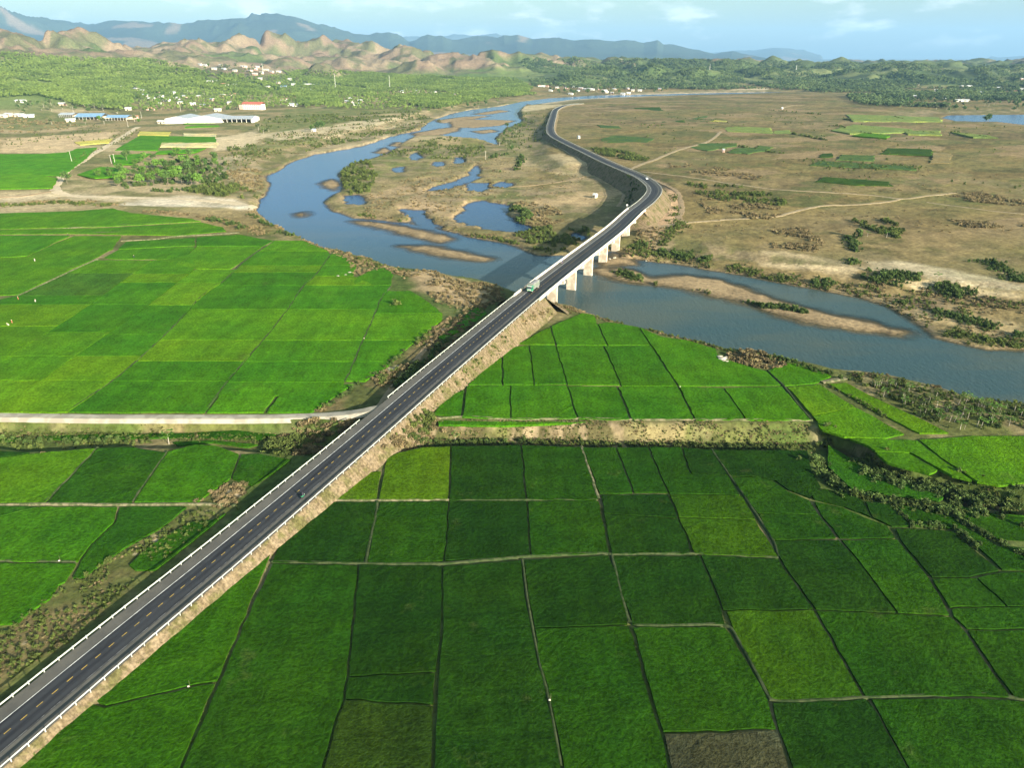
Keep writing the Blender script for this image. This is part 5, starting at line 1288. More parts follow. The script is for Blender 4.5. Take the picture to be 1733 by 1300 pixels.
# hedges in the right-hand hollow
band('s_dark', [(1375,765),(1390,795),(1410,820),(1450,838)], 0, 2.2, 120, .7, 1.4)
band('s_dark', [(1420,748),(1450,765),(1480,790),(1530,803),(1600,815),(1660,835)], ZT, 2.2, 230, .8, 1.6)
band('s_green', [(1400,735),(1440,750),(1490,782),(1560,806),(1640,828),(1733,860)], 0.5, 2.6, 260, .7, 1.4)
band('s_dry', [(1480,795),(1540,815),(1610,828),(1700,850),(1733,862)], 0.2, 2.4, 150, .7, 1.3)
band('s_dark', [(1430,832),(1500,846),(1560,856),(1610,866),(1680,870),(1733,885)], 0, 1.8, 170, .7, 1.3)
band('s_green', [(1450,840),(1540,853),(1605,868),(1660,862),(1733,880)], 0, 1.6, 130, .6, 1.1)
band('s_dark', [(1603,868),(1640,893),(1690,922),(1733,943),(1800,975)], 0, 0.8, 110, .5, .9)
band('s_dark', [(1618,898),(1655,932),(1690,962)], 0, 0.7, 80, .5, .9)
band('s_dark', [(1509,856),(1530,875),(1545,890)], 0, 0.6, 40, .4, .8)
band('s_green', [(1395,650),(1440,672),(1490,700),(1551,740)], ZT, 0.7, 120, .45, .8)
band('s_dark', [(1555,890),(1590,893)], 0, 0.9, 20, .5, .9)
# orchard floor on the bank
area('s_dark', [(1430,640),(1480,640),(1600,668),(1733,690),(1900,720),(1900,765),(1733,728),(1620,732),(1520,690)], ZT, 130, .4, .8, .45, 10)
area('s_green', [(1430,635),(1480,632),(1600,660),(1733,682),(1900,712),(1900,765),(1733,728),(1620,732),(1520,690)], ZT, 420, .35, .85, .40, 10)
band('s_dry', [(1440,634),(1520,642),(1600,660),(1680,678),(1760,692)], ZT, 1.6, 130, .5, 1.1)
# far bank of the river
band('s_green', [(1050,410),(1100,425),(1160,435),(1220,445),(1283,458),(1340,470)], -2.5, 6.0, 840, 0.44, 1.44)
band('s_dark', [(1080,412),(1130,425),(1180,438),(1230,442)], -2.5, 4.5, 340, 0.50, 1.61)
band('s_green', [(1283,463),(1330,475),(1400,487),(1450,500),(1500,520),(1560,545),(1620,560),(1733,580)], -2.5, 5.2, 960, 0.39, 1.27)
band('s_dark', [(1380,475),(1440,480),(1500,472),(1560,478),(1600,490),(1630,500)], -2.5, 6.0, 520, 0.50, 1.70)
band('s_dry', [(1400,470),(1480,480),(1560,490),(1620,498),(1700,520)], -2.5, 6.8, 480, 0.39, 1.27)
band('s_dark', [(1520,505),(1580,520),(1640,540),(1700,555),(1733,565)], -2.5, 4.5, 400, 0.39, 1.19)
band('s_dark', [(1430,400),(1445,410),(1448,430),(1443,450)], 1, 3.0, 220, 0.44, 1.36)
band('s_dark', [(1680,440),(1700,455),(1733,475)], 1, 4.5, 180, 0.44, 1.36)
area('s_dry', [(1283,392),(1360,385),(1395,410),(1380,425),(1300,418)], 1, 220, .7, 1.5, .42)
band('s_green', [(1140,330),(1146,345),(1140,370),(1132,378)], 1, 3.3, 220, 0.39, 1.10)
band('s_green', [(1150,385),(1135,400),(1120,415)], -2.5, 3.9, 200, 0.44, 1.44)
area('s_dry', [(1060,395),(1110,390),(1130,400),(1110,430),(1050,428)], -2.5, 180, .5, 1.2, .45)
band('s_dry', [(1060,425),(1160,440),(1283,460),(1400,484),(1500,512),(1620,545),(1733,570)], -2.5, 7.0, 900, .25, .9)
area('s_dry', [(1400,470),(1733,510),(1900,540),(1900,590),(1733,585),(1600,560),(1480,510)], -2, 500, .3, .9, .45)
area('s_green', [(1400,470),(1733,510),(1900,540),(1900,590),(1733,585),(1600,560),(1480,510)], -2, 420, .3, 1.0, .48)
# plain
area('s_green', [(1000,252),(1030,254),(1100,268),(1095,276),(1060,272),(1010,262)], 1, 260, 1.0, 2.2, .40)
area('s_dry', [(1130,278),(1200,280),(1290,300),(1280,306),(1200,298),(1140,290)], 1, 240, .8, 1.8, .45)
area('s_green', [(1160,312),(1260,318),(1330,335),(1330,350),(1250,345),(1180,330)], 1, 260, .8, 1.9, .50)
area('s_dry', [(1180,335),(1283,345),(1330,358),(1300,372),(1200,362)], 1, 220, .8, 1.8, .52)
area('s_dry', [(1580,328),(1650,326),(1733,336),(1733,348),(1640,342)], 1, 220, .9, 1.9, .42)
area('s_green', [(1440,372),(1500,372),(1530,390),(1520,405),(1480,395)], 1, 120, .9, 1.8, .5)
area('s_dry', [(1580,372),(1660,374),(1733,380),(1733,388),(1640,384)], 1, 130, .9, 1.8, .45)
area('s_dry', [(1160,260),(1733,290),(1733,430),(1450,410),(1180,400)], 1, 420, .4, 1.0, .56, 40)
area('s_green', [(1000,190),(1733,200),(1733,330),(1300,300),(1100,260),(960,235)], 1, 380, .6, 1.5, .60, 45)
area('s_green', [(1350,270),(1560,282),(1560,290),(1400,290)], 1, 120, .9, 1.6, .4)
for q in ([(1405,215),(1420,214),(1430,219)], [(1440,224),(1500,232)], [(1530,222),(1590,228)], [(1608,224),(1670,234)], [(1425,192),(1448,193)], [(1432,203),(1442,205)], [(1512,198),(1524,202)], [(1340,228),(1400,238)], [(1300,187),(1390,195)], [(1220,243),(1330,262)]):
    band('s_green', q, 1, 2.0, 60, 1.2, 2.6)
# flood plain inside the bend
area('s_green', [(572,300),(590,275),(625,272),(640,300),(625,325),(590,330)], ZF, 330, 1.0, 2.1, .33)
area('s_green', [(640,262),(700,244),(760,238),(830,250),(800,268),(720,268)], ZF, 420, .8, 1.7, .42)
area('s_dry', [(600,330),(700,300),(800,290),(860,320),(790,340),(700,380),(620,368)], ZF, 420, .6, 1.4, .50)
band('s_green', [(600,360),(650,370),(700,375),(760,392),(830,402),(880,412)], ZF, 3.0, 330, .6, 1.4)
band('s_dry', [(712,356),(735,378),(770,394),(820,398),(860,404)], ZF, 2.5, 220, .7, 1.4)
area('s_dry', [(850,352),(890,340),(940,352),(960,372),(900,385),(860,375)], ZF, 260, .8, 1.7, .42)
area('s_dark', [(850,356),(880,352),(900,368),(880,384),(858,374)], ZF, 120, 1.0, 1.9, .40)
area('s_green', [(870,388),(940,382),(1000,388),(990,412),(930,430),(880,415)], ZF, 330, .7, 1.5, .40)
band('s_dark', [(830,268),(850,262),(880,262),(875,285),(850,292)], ZF, 3.0, 150, .9, 2.0)
area('s_green', [(850,210),(890,196),(930,200),(925,235),(880,262),(845,250)], ZF, 260, .8, 1.8, .50)
band('s_dark', [(920,225),(945,242),(990,264),(1030,284),(1062,305),(1068,322),(1056,338)], 2, 2.5, 300, .6, 1.4)
band('s_green', [(1010,456),(1050,462),(1100,476),(1150,488),(1200,495)], ZF, 2.4, 240, .6, 1.4)
band('s_dark', [(1020,455),(1060,463),(1085,470)], ZF, 2.0, 110, .9, 1.7)
band('s_dark', [(1258,510),(1290,516),(1340,522),(1360,528)], ZF, 1.6, 150, .8, 1.5)
area('s_green', [(380,300),(440,270),(560,240),(700,212),(730,200),(640,205),(480,225),(380,250)], 1, 900, .4, 1.3, .50, 30)
area('s_dry', [(380,300),(440,270),(560,240),(700,212),(730,200),(640,205),(480,225),(380,250)], 1, 900, .4, 1.2, .48, 30)
area('s_green', [(0,205),(110,208),(230,214),(200,232),(120,250),(0,255)], 1, 300, .4, 1.2, .52, 30)
area('s_dry', [(600,372),(700,300),(830,255),(940,290),(1000,300),(960,340),(880,400),(760,400)], ZF, 900, .25, .9, .46, 22)
# left bank above the big terrace
band('s_dry', [(0,344),(50,342),(110,340),(170,344),(200,350)], 1.5, 5.0, 420, .8, 1.7)
band('s_green', [(0,346),(60,345),(100,342),(150,346),(185,349)], 1.5, 4.0, 200, .8, 1.7)
band('s_dry', [(215,356),(300,362),(370,372),(420,385),(450,396)], ZT, 4.0, 420, .7, 1.5)
band('s_dark', [(355,372),(390,380),(410,388)], ZT, 3.0, 90, .9, 1.7)
area('s_green', [(300,318),(360,310),(420,310),(440,330),(400,335),(330,325)], 1, 260, 1.0, 2.2, .42)
area('s_dry', [(380,290),(440,275),(445,320),(400,330)], 1, 220, .9, 1.9, .40)
area('s_dark', [(180,298),(240,290),(300,270),(380,268),(390,300),(320,325),(220,322)], 1, 300, .9, 1.9, .45)
area('s_green', [(380,250),(560,228),(700,212),(690,222),(560,240),(480,262),(400,265)], 1, 520, .8, 2.0, .50, 40)
area('s_green', [(430,200),(700,188),(730,196),(600,212),(440,225)], 1, 520, .9, 2.2, .52, 40)
area('s_dry', [(0,200),(120,205),(140,215),(60,225),(0,225)], 1, 220, 1.0, 2.2, .45, 30)
band('s_green', [(120,275),(160,255),(200,240),(232,220)], 1.5, 5.0, 120, .7, 1.5)

def shrub_thing(kind, px, z, s, label, group, name='shrub'):
    x, y = P(px[0], px[1], z); zz = float(H(np.array([x]), np.array([y]))[0]); return plant(kind, name, (x, y, zz - 0.1), s, label, 'shrub', group)
SRC = {}
for kind, px, z, s, lab in [('s_green', (672, 517), ZT, 2.2, 'round green bush alone in the left terrace paddies'), ('s_dry', (1262, 606), ZT, 3.0, 'tall dry brown bush by white rubble on the river bank'), ('s_dark', (1450, 402), 1, 3.0, 'dark bush at the head of the plain ditch'),
                            ('s_green', (612, 322), ZF, 3.0, 'bright bush on the flood plain by the river'), ('s_dry2' if False else 's_dry', (716, 452), ZT, 2.6, 'dry brown bush crowning the river spit')]:
    e = shrub_thing(kind, px, z, s, lab, 'single bushes'); SRC.setdefault(kind, [c for c in e.children if c.name.startswith('crown')][0])
NAMES = {'s_green': ('green_scrub', 'green scrub and weeds along banks, gully and river'), 's_dry': ('dry_scrub', 'dry brown scrub along banks and on the plain'), 's_dark': ('dark_scrub', 'dark bushy undergrowth in hedges and hollows')}
for kind, lst in BANDS.items():
    p = np.concatenate([a for a, _ in lst]); s = np.concatenate([b_ for _, b_ in lst])
    z = H(p[:, 0], p[:, 1]); rd = road_d(p[:, 0], p[:, 1])
    sb = np.array([RS[np.argmin(np.abs(ROAD[:, 0] - a) + np.abs(ROAD[:, 1] - b_))] for a, b_ in p[rd < 12]]); ok = (z > ZW + 0.05)
    kk = np.where(rd < 12)[0]; ok[kk[(sb < S0 + 1) | (sb > S1 - 1)]] &= rd[kk[(sb < S0 + 1) | (sb > S1 - 1)]] > 7.2
    ok[kk[(rd[kk] < 6.4)]] &= False
    zr = np.array([np.interp(RS[np.argmin(np.hypot(ROAD[:, 0] - a, ROAD[:, 1] - b_))], RS, ROAD[:, 2]) if r_ < 30 else -99 for (a, b_), r_ in zip(p, rd)])
    onr = np.array([(RS[np.argmin(np.hypot(ROAD[:, 0] - a, ROAD[:, 1] - b_))]) if r_ < 30 else -1 for (a, b_), r_ in zip(p, rd)])
    zs = zr - 0.1 - (rd - HW - 0.28) / 0.98; z = np.where(((onr >= 0) & ((onr < S0) | (onr > S1))), np.maximum(z, zs), z)
    p, s, z = p[ok], s[ok], z[ok]
    scatter(NAMES[kind][0], np.c_[p, z - 0.12], s, SRC[kind], NAMES[kind][1])

# ---- woods
def wood_points(poly, d0, d1, spacing, gap, seed, size=120):
    poly = np.array(poly, float); u0_, u1_ = poly[:, 0].min() - 5, poly[:, 0].max() + 5
    areaw = (u1_ - u0_) / 1328.0 * (d1 * d1 - d0 * d0) / 2; n = int(areaw / spacing ** 2); r = np.random.default_rng(seed)
    d = np.sqrt(r.uniform(d0 * d0, d1 * d1, n)); uu = r.uniform(u0_, u1_, n); x, y = d * (uu - 866.5) / 1328.0, d
    z = H(x, y); qx, qy = to_px(x, y, z)
    k = inside(poly, qx, qy) & (fbm(x, y, size, 4, seed) > gap) & (z > -1)
    return np.c_[x, y, z][k]
WOODS = [([(-120,92),(0,90),(60,93),(100,97),(160,99),(250,101),(300,109),(332,118),(350,126),(345,138),(245,141),(236,149),(208,152),(228,165),(222,182),(186,186),(130,180),(90,167),(60,162),(0,166),(-120,170)], 1400, 3700, 6.6, .30, 1),
         ([(478,120),(560,120),(640,125),(720,129),(800,133),(870,133),(902,150),(884,163),(860,167),(800,161),(700,151),(620,149),(560,141),(500,136)], 1800, 3300, 6.6, .26, 2),
         ([(500,166),(570,163),(578,178),(502,181)], 1500, 2100, 5.6, .0, 3), ([(660,167),(700,160),(780,165),(782,178),(745,186),(700,179)], 1400, 2200, 5.6, .0, 4),
         ([(340,126),(440,129),(475,152),(440,164),(380,152),(300,147),(262,160),(230,152),(246,142)], 1500, 2600, 6.8, .28, 5), ([(470,150),(560,142),(660,150),(660,166),(580,162),(500,165),(470,162)], 1600, 2500, 7.5, .36, 6), ([(780,162),(900,150),(910,160),(870,170),(790,178)], 1600, 2400, 7.5, .32, 7),
         ([(200,150),(480,128),(560,142),(900,150),(890,172),(740,190),(480,182),(240,190),(150,186)], 1300, 2900, 15.0, .30, 8)]
pts = np.concatenate([wood_points(*w) for w in WOODS]); print('WOOD', len(pts))
e1 = plant('wood', 'plantation_tree', tuple(hit(600, 176)[0]), 1.0, 'slim plantation tree at the front corner of the bright wood block', 'tree')
scatter('plantation_forest', pts - [0, 0, 1.5], np.random.default_rng(5).uniform(.75, 1.25, len(pts)), [c for c in e1.children if c.name.startswith('crown')][0], 'light green tree plantations covering the low slopes left of the river')
FARW = [([(880,98),(960,96),(1100,100),(1300,104),(1320,150),(1200,152),(1000,150),(900,146)], 2200, 4100, 10.5, .40, 11), ([(1300,104),(1500,108),(1733,112),(1900,112),(1900,172),(1600,172),(1450,160),(1320,152)], 1900, 4200, 11.5, .42, 12), ([(1430,162),(1560,162),(1640,172),(1620,186),(1520,188),(1440,172)], 1500, 2300, 10.0, .45, 13),
        ([(1640,166),(1733,160),(1900,160),(1900,190),(1733,188),(1650,186)], 1400, 2300, 13.0, .52, 14)]
pts = np.concatenate([wood_points(*w, 170) for w in FARW]); print('FARW', len(pts))
e2 = plant('farwood', 'woodland_tree', tuple(hit(1606, 190)[0]), 1.1, 'dark spreading tree standing by itself left of the lake', 'tree')
scatter('hillside_forest', pts - [0, 0, 2.0], np.random.default_rng(6).uniform(.7, 1.5, len(pts)), [c for c in e2.children if c.name.startswith('crown')][0], 'dark green woods on the hills behind the plain')

# ---- single trees
def trees(kinds, name, pxs, s0, s1, where, group):
    h = hit([p[0] for p in pxs], [p[1] for p in pxs]); order = np.argsort([p[0] for p in pxs], kind='stable')
    for i, k in enumerate(order):
        kd = kinds[int(rng.integers(len(kinds)))]; look = {'d': 'dark green', 'b': 'bright green', 'g': 'grey-green'}[kd[0]]
        if np.isnan(h[k][0]): continue
        plant(kd, name, (h[k][0], h[k][1], h[k][2] - 0.2), float(rng.uniform(s0, s1)), '%s tree %s, %s from the left' % (look, where, ordinal(i + 1)), 'tree', group, sx=float(rng.uniform(.9, 1.25)))
D3, B3, G3 = ['dark0', 'dark1', 'dark2'], ['bright0', 'bright1', 'bright2'], ['grey0', 'grey1', 'grey2']
trees(B3 + D3, 'grove_tree', [(239,277),(228,281),(260,272),(250,284),(299,266),(276,286),(320,290),(334,284),(310,278),(290,294),(302,300),(285,313),(293,309),(260,310),(200,316),(210,310),(187,300),(168,302),(229,300),(240,305),(215,300),(272,300),(312,310),(345,296),(114,311),(322,268),(336,276),(349,286),(363,277),(372,290)] + [(float(a), float(b_)) for a, b_ in zip(np.random.default_rng(3).uniform(185, 375, 26), np.random.default_rng(4).uniform(264, 316, 26))], .85, 1.5, 'in the grove beside the dirt road', 'trees of the riverside grove')
trees(D3 + G3, 'waterside_tree', [(853,232),(862,226),(868,233),(857,244),(864,250),(845,247),(874,224),(880,218),(858,216),(866,258)], .7, 1.2, 'on the bank at the river bend', 'trees at the river bend')
trees(D3, 'field_tree', [(537,222),(546,219),(528,224)], 1.2, 1.7, 'around the lone hut', 'trees by the lone hut')
trees(G3 + B3, 'roadside_tree', [(228,206),(236,210),(176,210),(168,206),(438,222),(446,226),(455,224),(88,212),(100,210),(120,214),(145,210)], .8, 1.4, 'near the warehouse and its road', 'trees near the warehouse')
trees(D3, 'lakeside_tree', [(1672,206),(1668,208)], 1.4, 1.8, 'leaning over the near shore of the lake', 'trees on the lake shore')
vt = np.random.default_rng(77)
def spread(poly, n, gap=0.0):
    poly = np.array(poly, float); out = []
    while len(out) < n:
        p = vt.uniform(poly.min(0), poly.max(0))
        if inside(poly, p[:1], p[1:])[0]: out.append((float(p[0]), float(p[1])))
    return out
trees(D3 + G3 + B3, 'village_tree', spread([(230,150),(300,156),(440,158),(470,172),(400,190),(340,190),(240,188),(215,178)], 62), .8, 1.5, 'among houses behind the warehouse', 'trees of the near village')
trees(D3 + G3, 'village_tree', spread([(335,112),(430,112),(480,122),(540,150),(520,166),(470,165),(440,140),(340,130)], 60), .9, 1.7, 'in the upper village', 'trees of the upper village')
trees(D3 + G3, 'village_tree', spread([(905,146),(1020,146),(1125,148),(1130,158),(1040,162),(940,160)], 50), 1.1, 2.0, 'in the far riverside village', 'trees of the riverside village')
trees(G3 + D3, 'edge_tree', spread([(0,176),(90,170),(150,178),(230,184),(215,194),(90,190),(0,192)], 40), .8, 1.5, 'at the foot of the plantation slope', 'trees below the plantation')
trees(D3 + G3, 'hedgerow_tree', spread([(580,170),(660,172),(780,182),(870,168),(880,172),(780,188),(690,184),(590,182)], 34), .8, 1.4, 'between the wood blocks and the river', 'trees above the upper river')
trees(D3 + G3, 'plain_tree', spread([(1430,172),(1600,172),(1733,176),(1733,190),(1600,188),(1480,184)], 30), .9, 1.6, 'at the back edge of the dry plain', 'trees at the back of the plain')

# ---- orchard of papaya-like trees on the near river bank
def papaya_proto(seed):
    r = random.Random(seed); tr_m = MB(); h = r.uniform(2.6, 3.6); top = Vector((r.uniform(-.25, .25), r.uniform(-.25, .25), h)); tr_m.tube((0, 0, -0.2), top, 0.11, 0.07, 6)
    t_ = bpy.data.meshes.new('trunk'); t_.from_pydata(tr_m.v, [], tr_m.f); t_.materials.append(M['pale_bark'])
    v, f = [], []
    for k in range(13):
        a = k * 2.4 + r.uniform(-.3, .3); el = r.uniform(-0.1, 0.8); L = r.uniform(0.9, 1.5); d = Vector((math.cos(a) * math.cos(el), math.sin(a) * math.cos(el), math.sin(el)))
        q = top + d * L + Vector((0, 0, -0.15 * L)); s = Vector((-math.sin(a), math.cos(a), 0))
        for m_ in range(3):                   # a broad drooping leaf in lobes
            b0 = len(v); w = 0.30; e = q + (d + s * (m_ - 1) * 0.9).normalized() * r.uniform(0.55, 0.85) + Vector((0, 0, -0.3)); mid = (q + e) / 2
            n_ = (e - q).cross(Vector((0, 0, 1))).normalized() * w
            v += [tuple(q), tuple(mid + n_), tuple(e), tuple(mid - n_)]; f.append((b0, b0 + 1, b0 + 2, b0 + 3))
        b0 = len(v); v += [tuple(top), tuple(top + Vector((0, 0, .05))), tuple(q + Vector((0, 0, .03))), tuple(q)]; f.append((b0, b0 + 1, b0 + 2, b0 + 3))
    c_ = bpy.data.meshes.new('crown'); c_.from_pydata(v, [], f); c_.materials.append(M['leaf_bright'] if seed % 2 else M['scrub_green'])
    PROTO['papaya%d' % seed] = (c_, t_)
for k in range(4): papaya_proto(k)
orch = spread([(1440,645),(1490,645),(1600,670),(1733,692),(1760,725),(1700,728),(1625,728),(1530,690)], 84)
orch.sort()
for i, (x, y) in enumerate(orch):
    wx, wy = P(x, y, ZT); plant('papaya%d' % int(rng.integers(4)), 'orchard_tree', (wx, wy, float(H(np.array([wx]), np.array([wy]))[0])), float(rng.uniform(.45, .95)), 'slender fruit tree in the bank orchard, %s from the left' % ordinal(i + 1), 'tree', 'orchard trees on the river bank')
for px, z, lab in [((1322, 446 + 0), 1, None)]: pass
for px, z, s, lab in [((1468, 400), 1, 1.0, 'palm-like bush beside the plain ditch'), ((1587, 470), 1, 1.3, 'lone palm-like bush on the pale river bank'), ((1500, 402), 1, 1.2, 'green palm-like bush right of the plain ditch'), ((286, 752), ZG, 1.3, 'thin bent tree by the gully left of the highway'), ((770, 724), ZT, .8, 'young banana plant on the bank beside the highway')]:
    wx, wy = P(px[0], px[1], z); plant('papaya1', 'palm_bush', (wx, wy, float(H(np.array([wx]), np.array([wy]))[0])), s, lab, 'tree')

# ---------------------------------------------------------------- buildings
def paint(name, c, rough=0.7): return simple(name, c, rough, tuple(v * 0.85 for v in c), 4.0)
M['wall_white'] = paint('wall_white', (0.72, 0.70, 0.66)); M['wall_cream'] = paint('wall_cream', (0.62, 0.54, 0.42)); M['wall_pink'] = paint('wall_pink', (0.60, 0.40, 0.34))
M['roof_white'] = paint('roof_white', (0.58, 0.59, 0.60), 0.5); M['roof_grey'] = paint('roof_grey', (0.38, 0.41, 0.45), 0.5); M['roof_blue'] = paint('roof_blue', (0.20, 0.34, 0.52), 0.5); M['roof_red'] = paint('roof_red', (0.42, 0.13, 0.09)); M['roof_rust'] = paint('roof_rust', (0.46, 0.24, 0.15)); M['roof_pale'] = paint('roof_pale', (0.50, 0.58, 0.68), 0.5)
M['dark'] = simple('dark_opening', (0.03, 0.035, 0.04), 0.4); M['glass'] = simple('window_glass', (0.06, 0.08, 0.10), 0.15)
HM = {}
def house_mesh(part, key):
    """unit house: walls 1 x 1 x 1 with gable ends, a pitched roof that overhangs"""
    k = (part, key)
    if k in HM: return HM[k]
    mb = MB()
    if part == 'wall': mb.prism([(-.5, -.5, -.3), (.5, -.5, -.3), (.5, -.5, 1), (0, -.5, 1.42), (-.5, -.5, 1)], (0, -.5, 0), (0, .5, 0))
    elif part == 'roof':
        for s in (-1, 1): mb.prism([(0, -.58, 1.44), (s * .62, -.58, .95), (s * .62, -.58, 1.0), (0, -.58, 1.50)], (0, -.58, 0), (0, .58, 0))
    elif part == 'door': mb.box((-.51, 0.12, .33), (.03, .16, .66))
    elif part == 'window': mb.box((-.51, 0, .58), (.03, .16, .34))
    me = bpy.data.meshes.new(part); me.from_pydata(mb.v, [], mb.f); me.materials.append(M[key]); HM[k] = me; return me
def house(px, py, w, l, h, roof, wall, label, group, rz=None, near=True):
    q = hit(px, py)[0]
    if np.isnan(q[0]): return
    e = empty('house', (q[0], q[1], q[2])); e.rotation_euler = (0, 0, rz if rz is not None else random.uniform(-.7, .7)); props(e, label, 'house', group)
    for nm, key in (('wall', wall), ('roof', roof)):
        o = bpy.data.objects.new(nm, house_mesh(nm, key)); COL.link(o); o.parent = e; o.scale = (w, l, h)
        o.rotation_euler = (0, 0, math.pi / 2)
    o = bpy.data.objects.new('door', house_mesh('door', 'dark')); COL.link(o); o.parent = e; o.scale = (w, l, h); o.rotation_euler = (0, 0, math.pi / 2)
    for yy in (-.28, .34):
        o = bpy.data.objects.new('window', house_mesh('window', 'glass')); COL.link(o); o.parent = e; o.scale = (w, l, h); o.rotation_euler = (0, 0, math.pi / 2); o.location = (-yy * l, 0, 0)
RW = dict(roof_white='white', roof_grey='grey', roof_blue='blue', roof_red='red', roof_rust='rust-red', roof_pale='pale blue')
def village(pxs, where, group, size=1.0):
    cnt = {}; pxs = sorted(pxs); tot = {}
    for p in pxs: tot[p[2]] = tot.get(p[2], 0) + 1
    for x, y, r, k in pxs:
        cnt[r] = cnt.get(r, 0) + 1; wl_ = ['wall_white', 'wall_cream', 'wall_white', 'wall_pink'][int(rng.integers(4))]
        house(x, y, 7.5 * size * float(rng.uniform(.85, 1.2)), 11 * k * size * float(rng.uniform(.85, 1.2)), 3.6 * size ** 0.5, r, wl_, '%s-roofed house %s%s' % (RW[r], where, '' if tot[r] == 1 else ', %s such roof from the left' % ordinal(cnt[r])), group)
W_, GR, BL, RD_, RU, PA = 'roof_white', 'roof_grey', 'roof_blue', 'roof_red', 'roof_rust', 'roof_pale'
village([(5,199,W_,1.4),(16,197,W_,1.2),(34,197,W_,1.1),(49,199,GR,1.2),(36,173,W_,1.3),(107,179,W_,1),(143,180,W_,1.2),(153,178,GR,.9),(120,206,W_,1),(218,187,W_,.8),(226,201,RU,1.2),(276,209,W_,1.3)], 'left of the warehouse', 'houses left of the warehouse', 1.15)
village([(255,186,RU,1.4),(347,180,GR,1.5),(231,152,W_,1.6),(242,156,W_,1.2),(265,157,W_,1.2),(257,170,W_,1),(283,172,W_,1),(291,159,W_,1.2),(314,165,GR,1),(335,165,W_,1),(377,163,W_,1.2),(395,162,RU,1.2),(327,178,W_,.9),(208,150,W_,1),(416,184,W_,1.3),(369,188,W_,1),(300,168,W_,.9),(246,163,GR,1),(272,164,W_,.9),(360,170,PA,.9),(322,157,W_,.9),(305,176,GR,.9),(270,178,W_,1),(388,176,W_,.9)], 'behind the warehouse', 'houses of the near village', 1.15)
village([(339,112,W_,1),(349,114,W_,1.3),(374,114,W_,1.2),(363,118,GR,1),(379,118,W_,1),(412,115,W_,1.2),(415,118,W_,1.2),(424,124,W_,1.3),(432,120,W_,1),(432,128,W_,1.3),(436,117,W_,1),(451,121,W_,1.2),(472,122,W_,1.2),(398,122,GR,1),(443,126,W_,1),(460,127,GR,1),(358,142,W_,2.4),(380,144,RU,1.8),(396,146,W_,1.2),(453,149,W_,1.2),(481,149,BL,1.5),(487,151,W_,1.3),(490,135,W_,1),(521,146,W_,1.4),(525,155,W_,1.3),(508,152,W_,1.2),(529,147,PA,1.1),(470,142,GR,1),(500,158,GR,1.1),(512,162,W_,1),(440,136,W_,1),(497,145,W_,.9)], 'in the upper village', 'houses of the upper village', 1.25)
village([(591,174,W_,1.6),(616,153,W_,1.3),(623,153,W_,1.2),(493,179,GR,1.2),(481,170,RU,1),(648,154,W_,1.2),(705,156,W_,1.2),(769,161,W_,1.2),(794,168,W_,1.6),(593,169,W_,1),(604,178,GR,1),(612,172,W_,1),(680,157,GR,1),(735,158,W_,1),(500,180,W_,1)], 'between the wood blocks', 'houses among the woods', 1.2)
village([(912,146,RU,1.3),(919,147,W_,1.2),(925,147,RU,1.2),(932,154,W_,1),(951,146,W_,1.3),(968,146,W_,1.2),(972,148,W_,1.2),(943,150,W_,1.1),(983,151,W_,1.3),(990,152,W_,1.3),(998,152,W_,1.3),(1003,153,W_,1.2),(1009,149,RU,1.3),(1014,152,W_,1),(1023,155,W_,1.4),(1026,157,W_,1.2),(1035,159,W_,1.1),(1066,146,W_,1.2),(1070,146,W_,1),(1076,149,W_,1.1),(1083,154,W_,1.2),(1062,151,W_,1),(1071,154,W_,1),(1054,160,W_,1.1),(1101,149,GR,1.2),(1118,152,GR,1.4),(1063,160,W_,1),(966,160,W_,1.2),(958,150,GR,1),(978,155,GR,1),(1040,152,GR,1),(1090,150,W_,.9)], 'in the far riverside village', 'houses of the riverside village', 1.05)
village([(1552,144,W_,1.2),(1639,147,W_,1.6),(1627,148,W_,1),(1612,157,W_,1.2),(1586,154,W_,1.2),(1597,170,W_,1.1),(1626,172,W_,2.4),(1710,153,W_,1.3),(1716,156,RU,1.2),(1728,153,W_,1.6),(1546,165,W_,1),(1726,140,W_,1),(1660,158,GR,1),(1690,150,W_,.8)], 'at the right end of the valley', 'houses at the right end', 1.2)
village([(1007,337,W_,.5),(979,235,GR,.5),(1224,258,GR,.4),(531,222,PA,1.0),(1323,185,W_,.6)], 'standing alone on open ground', 'lone huts', .55)

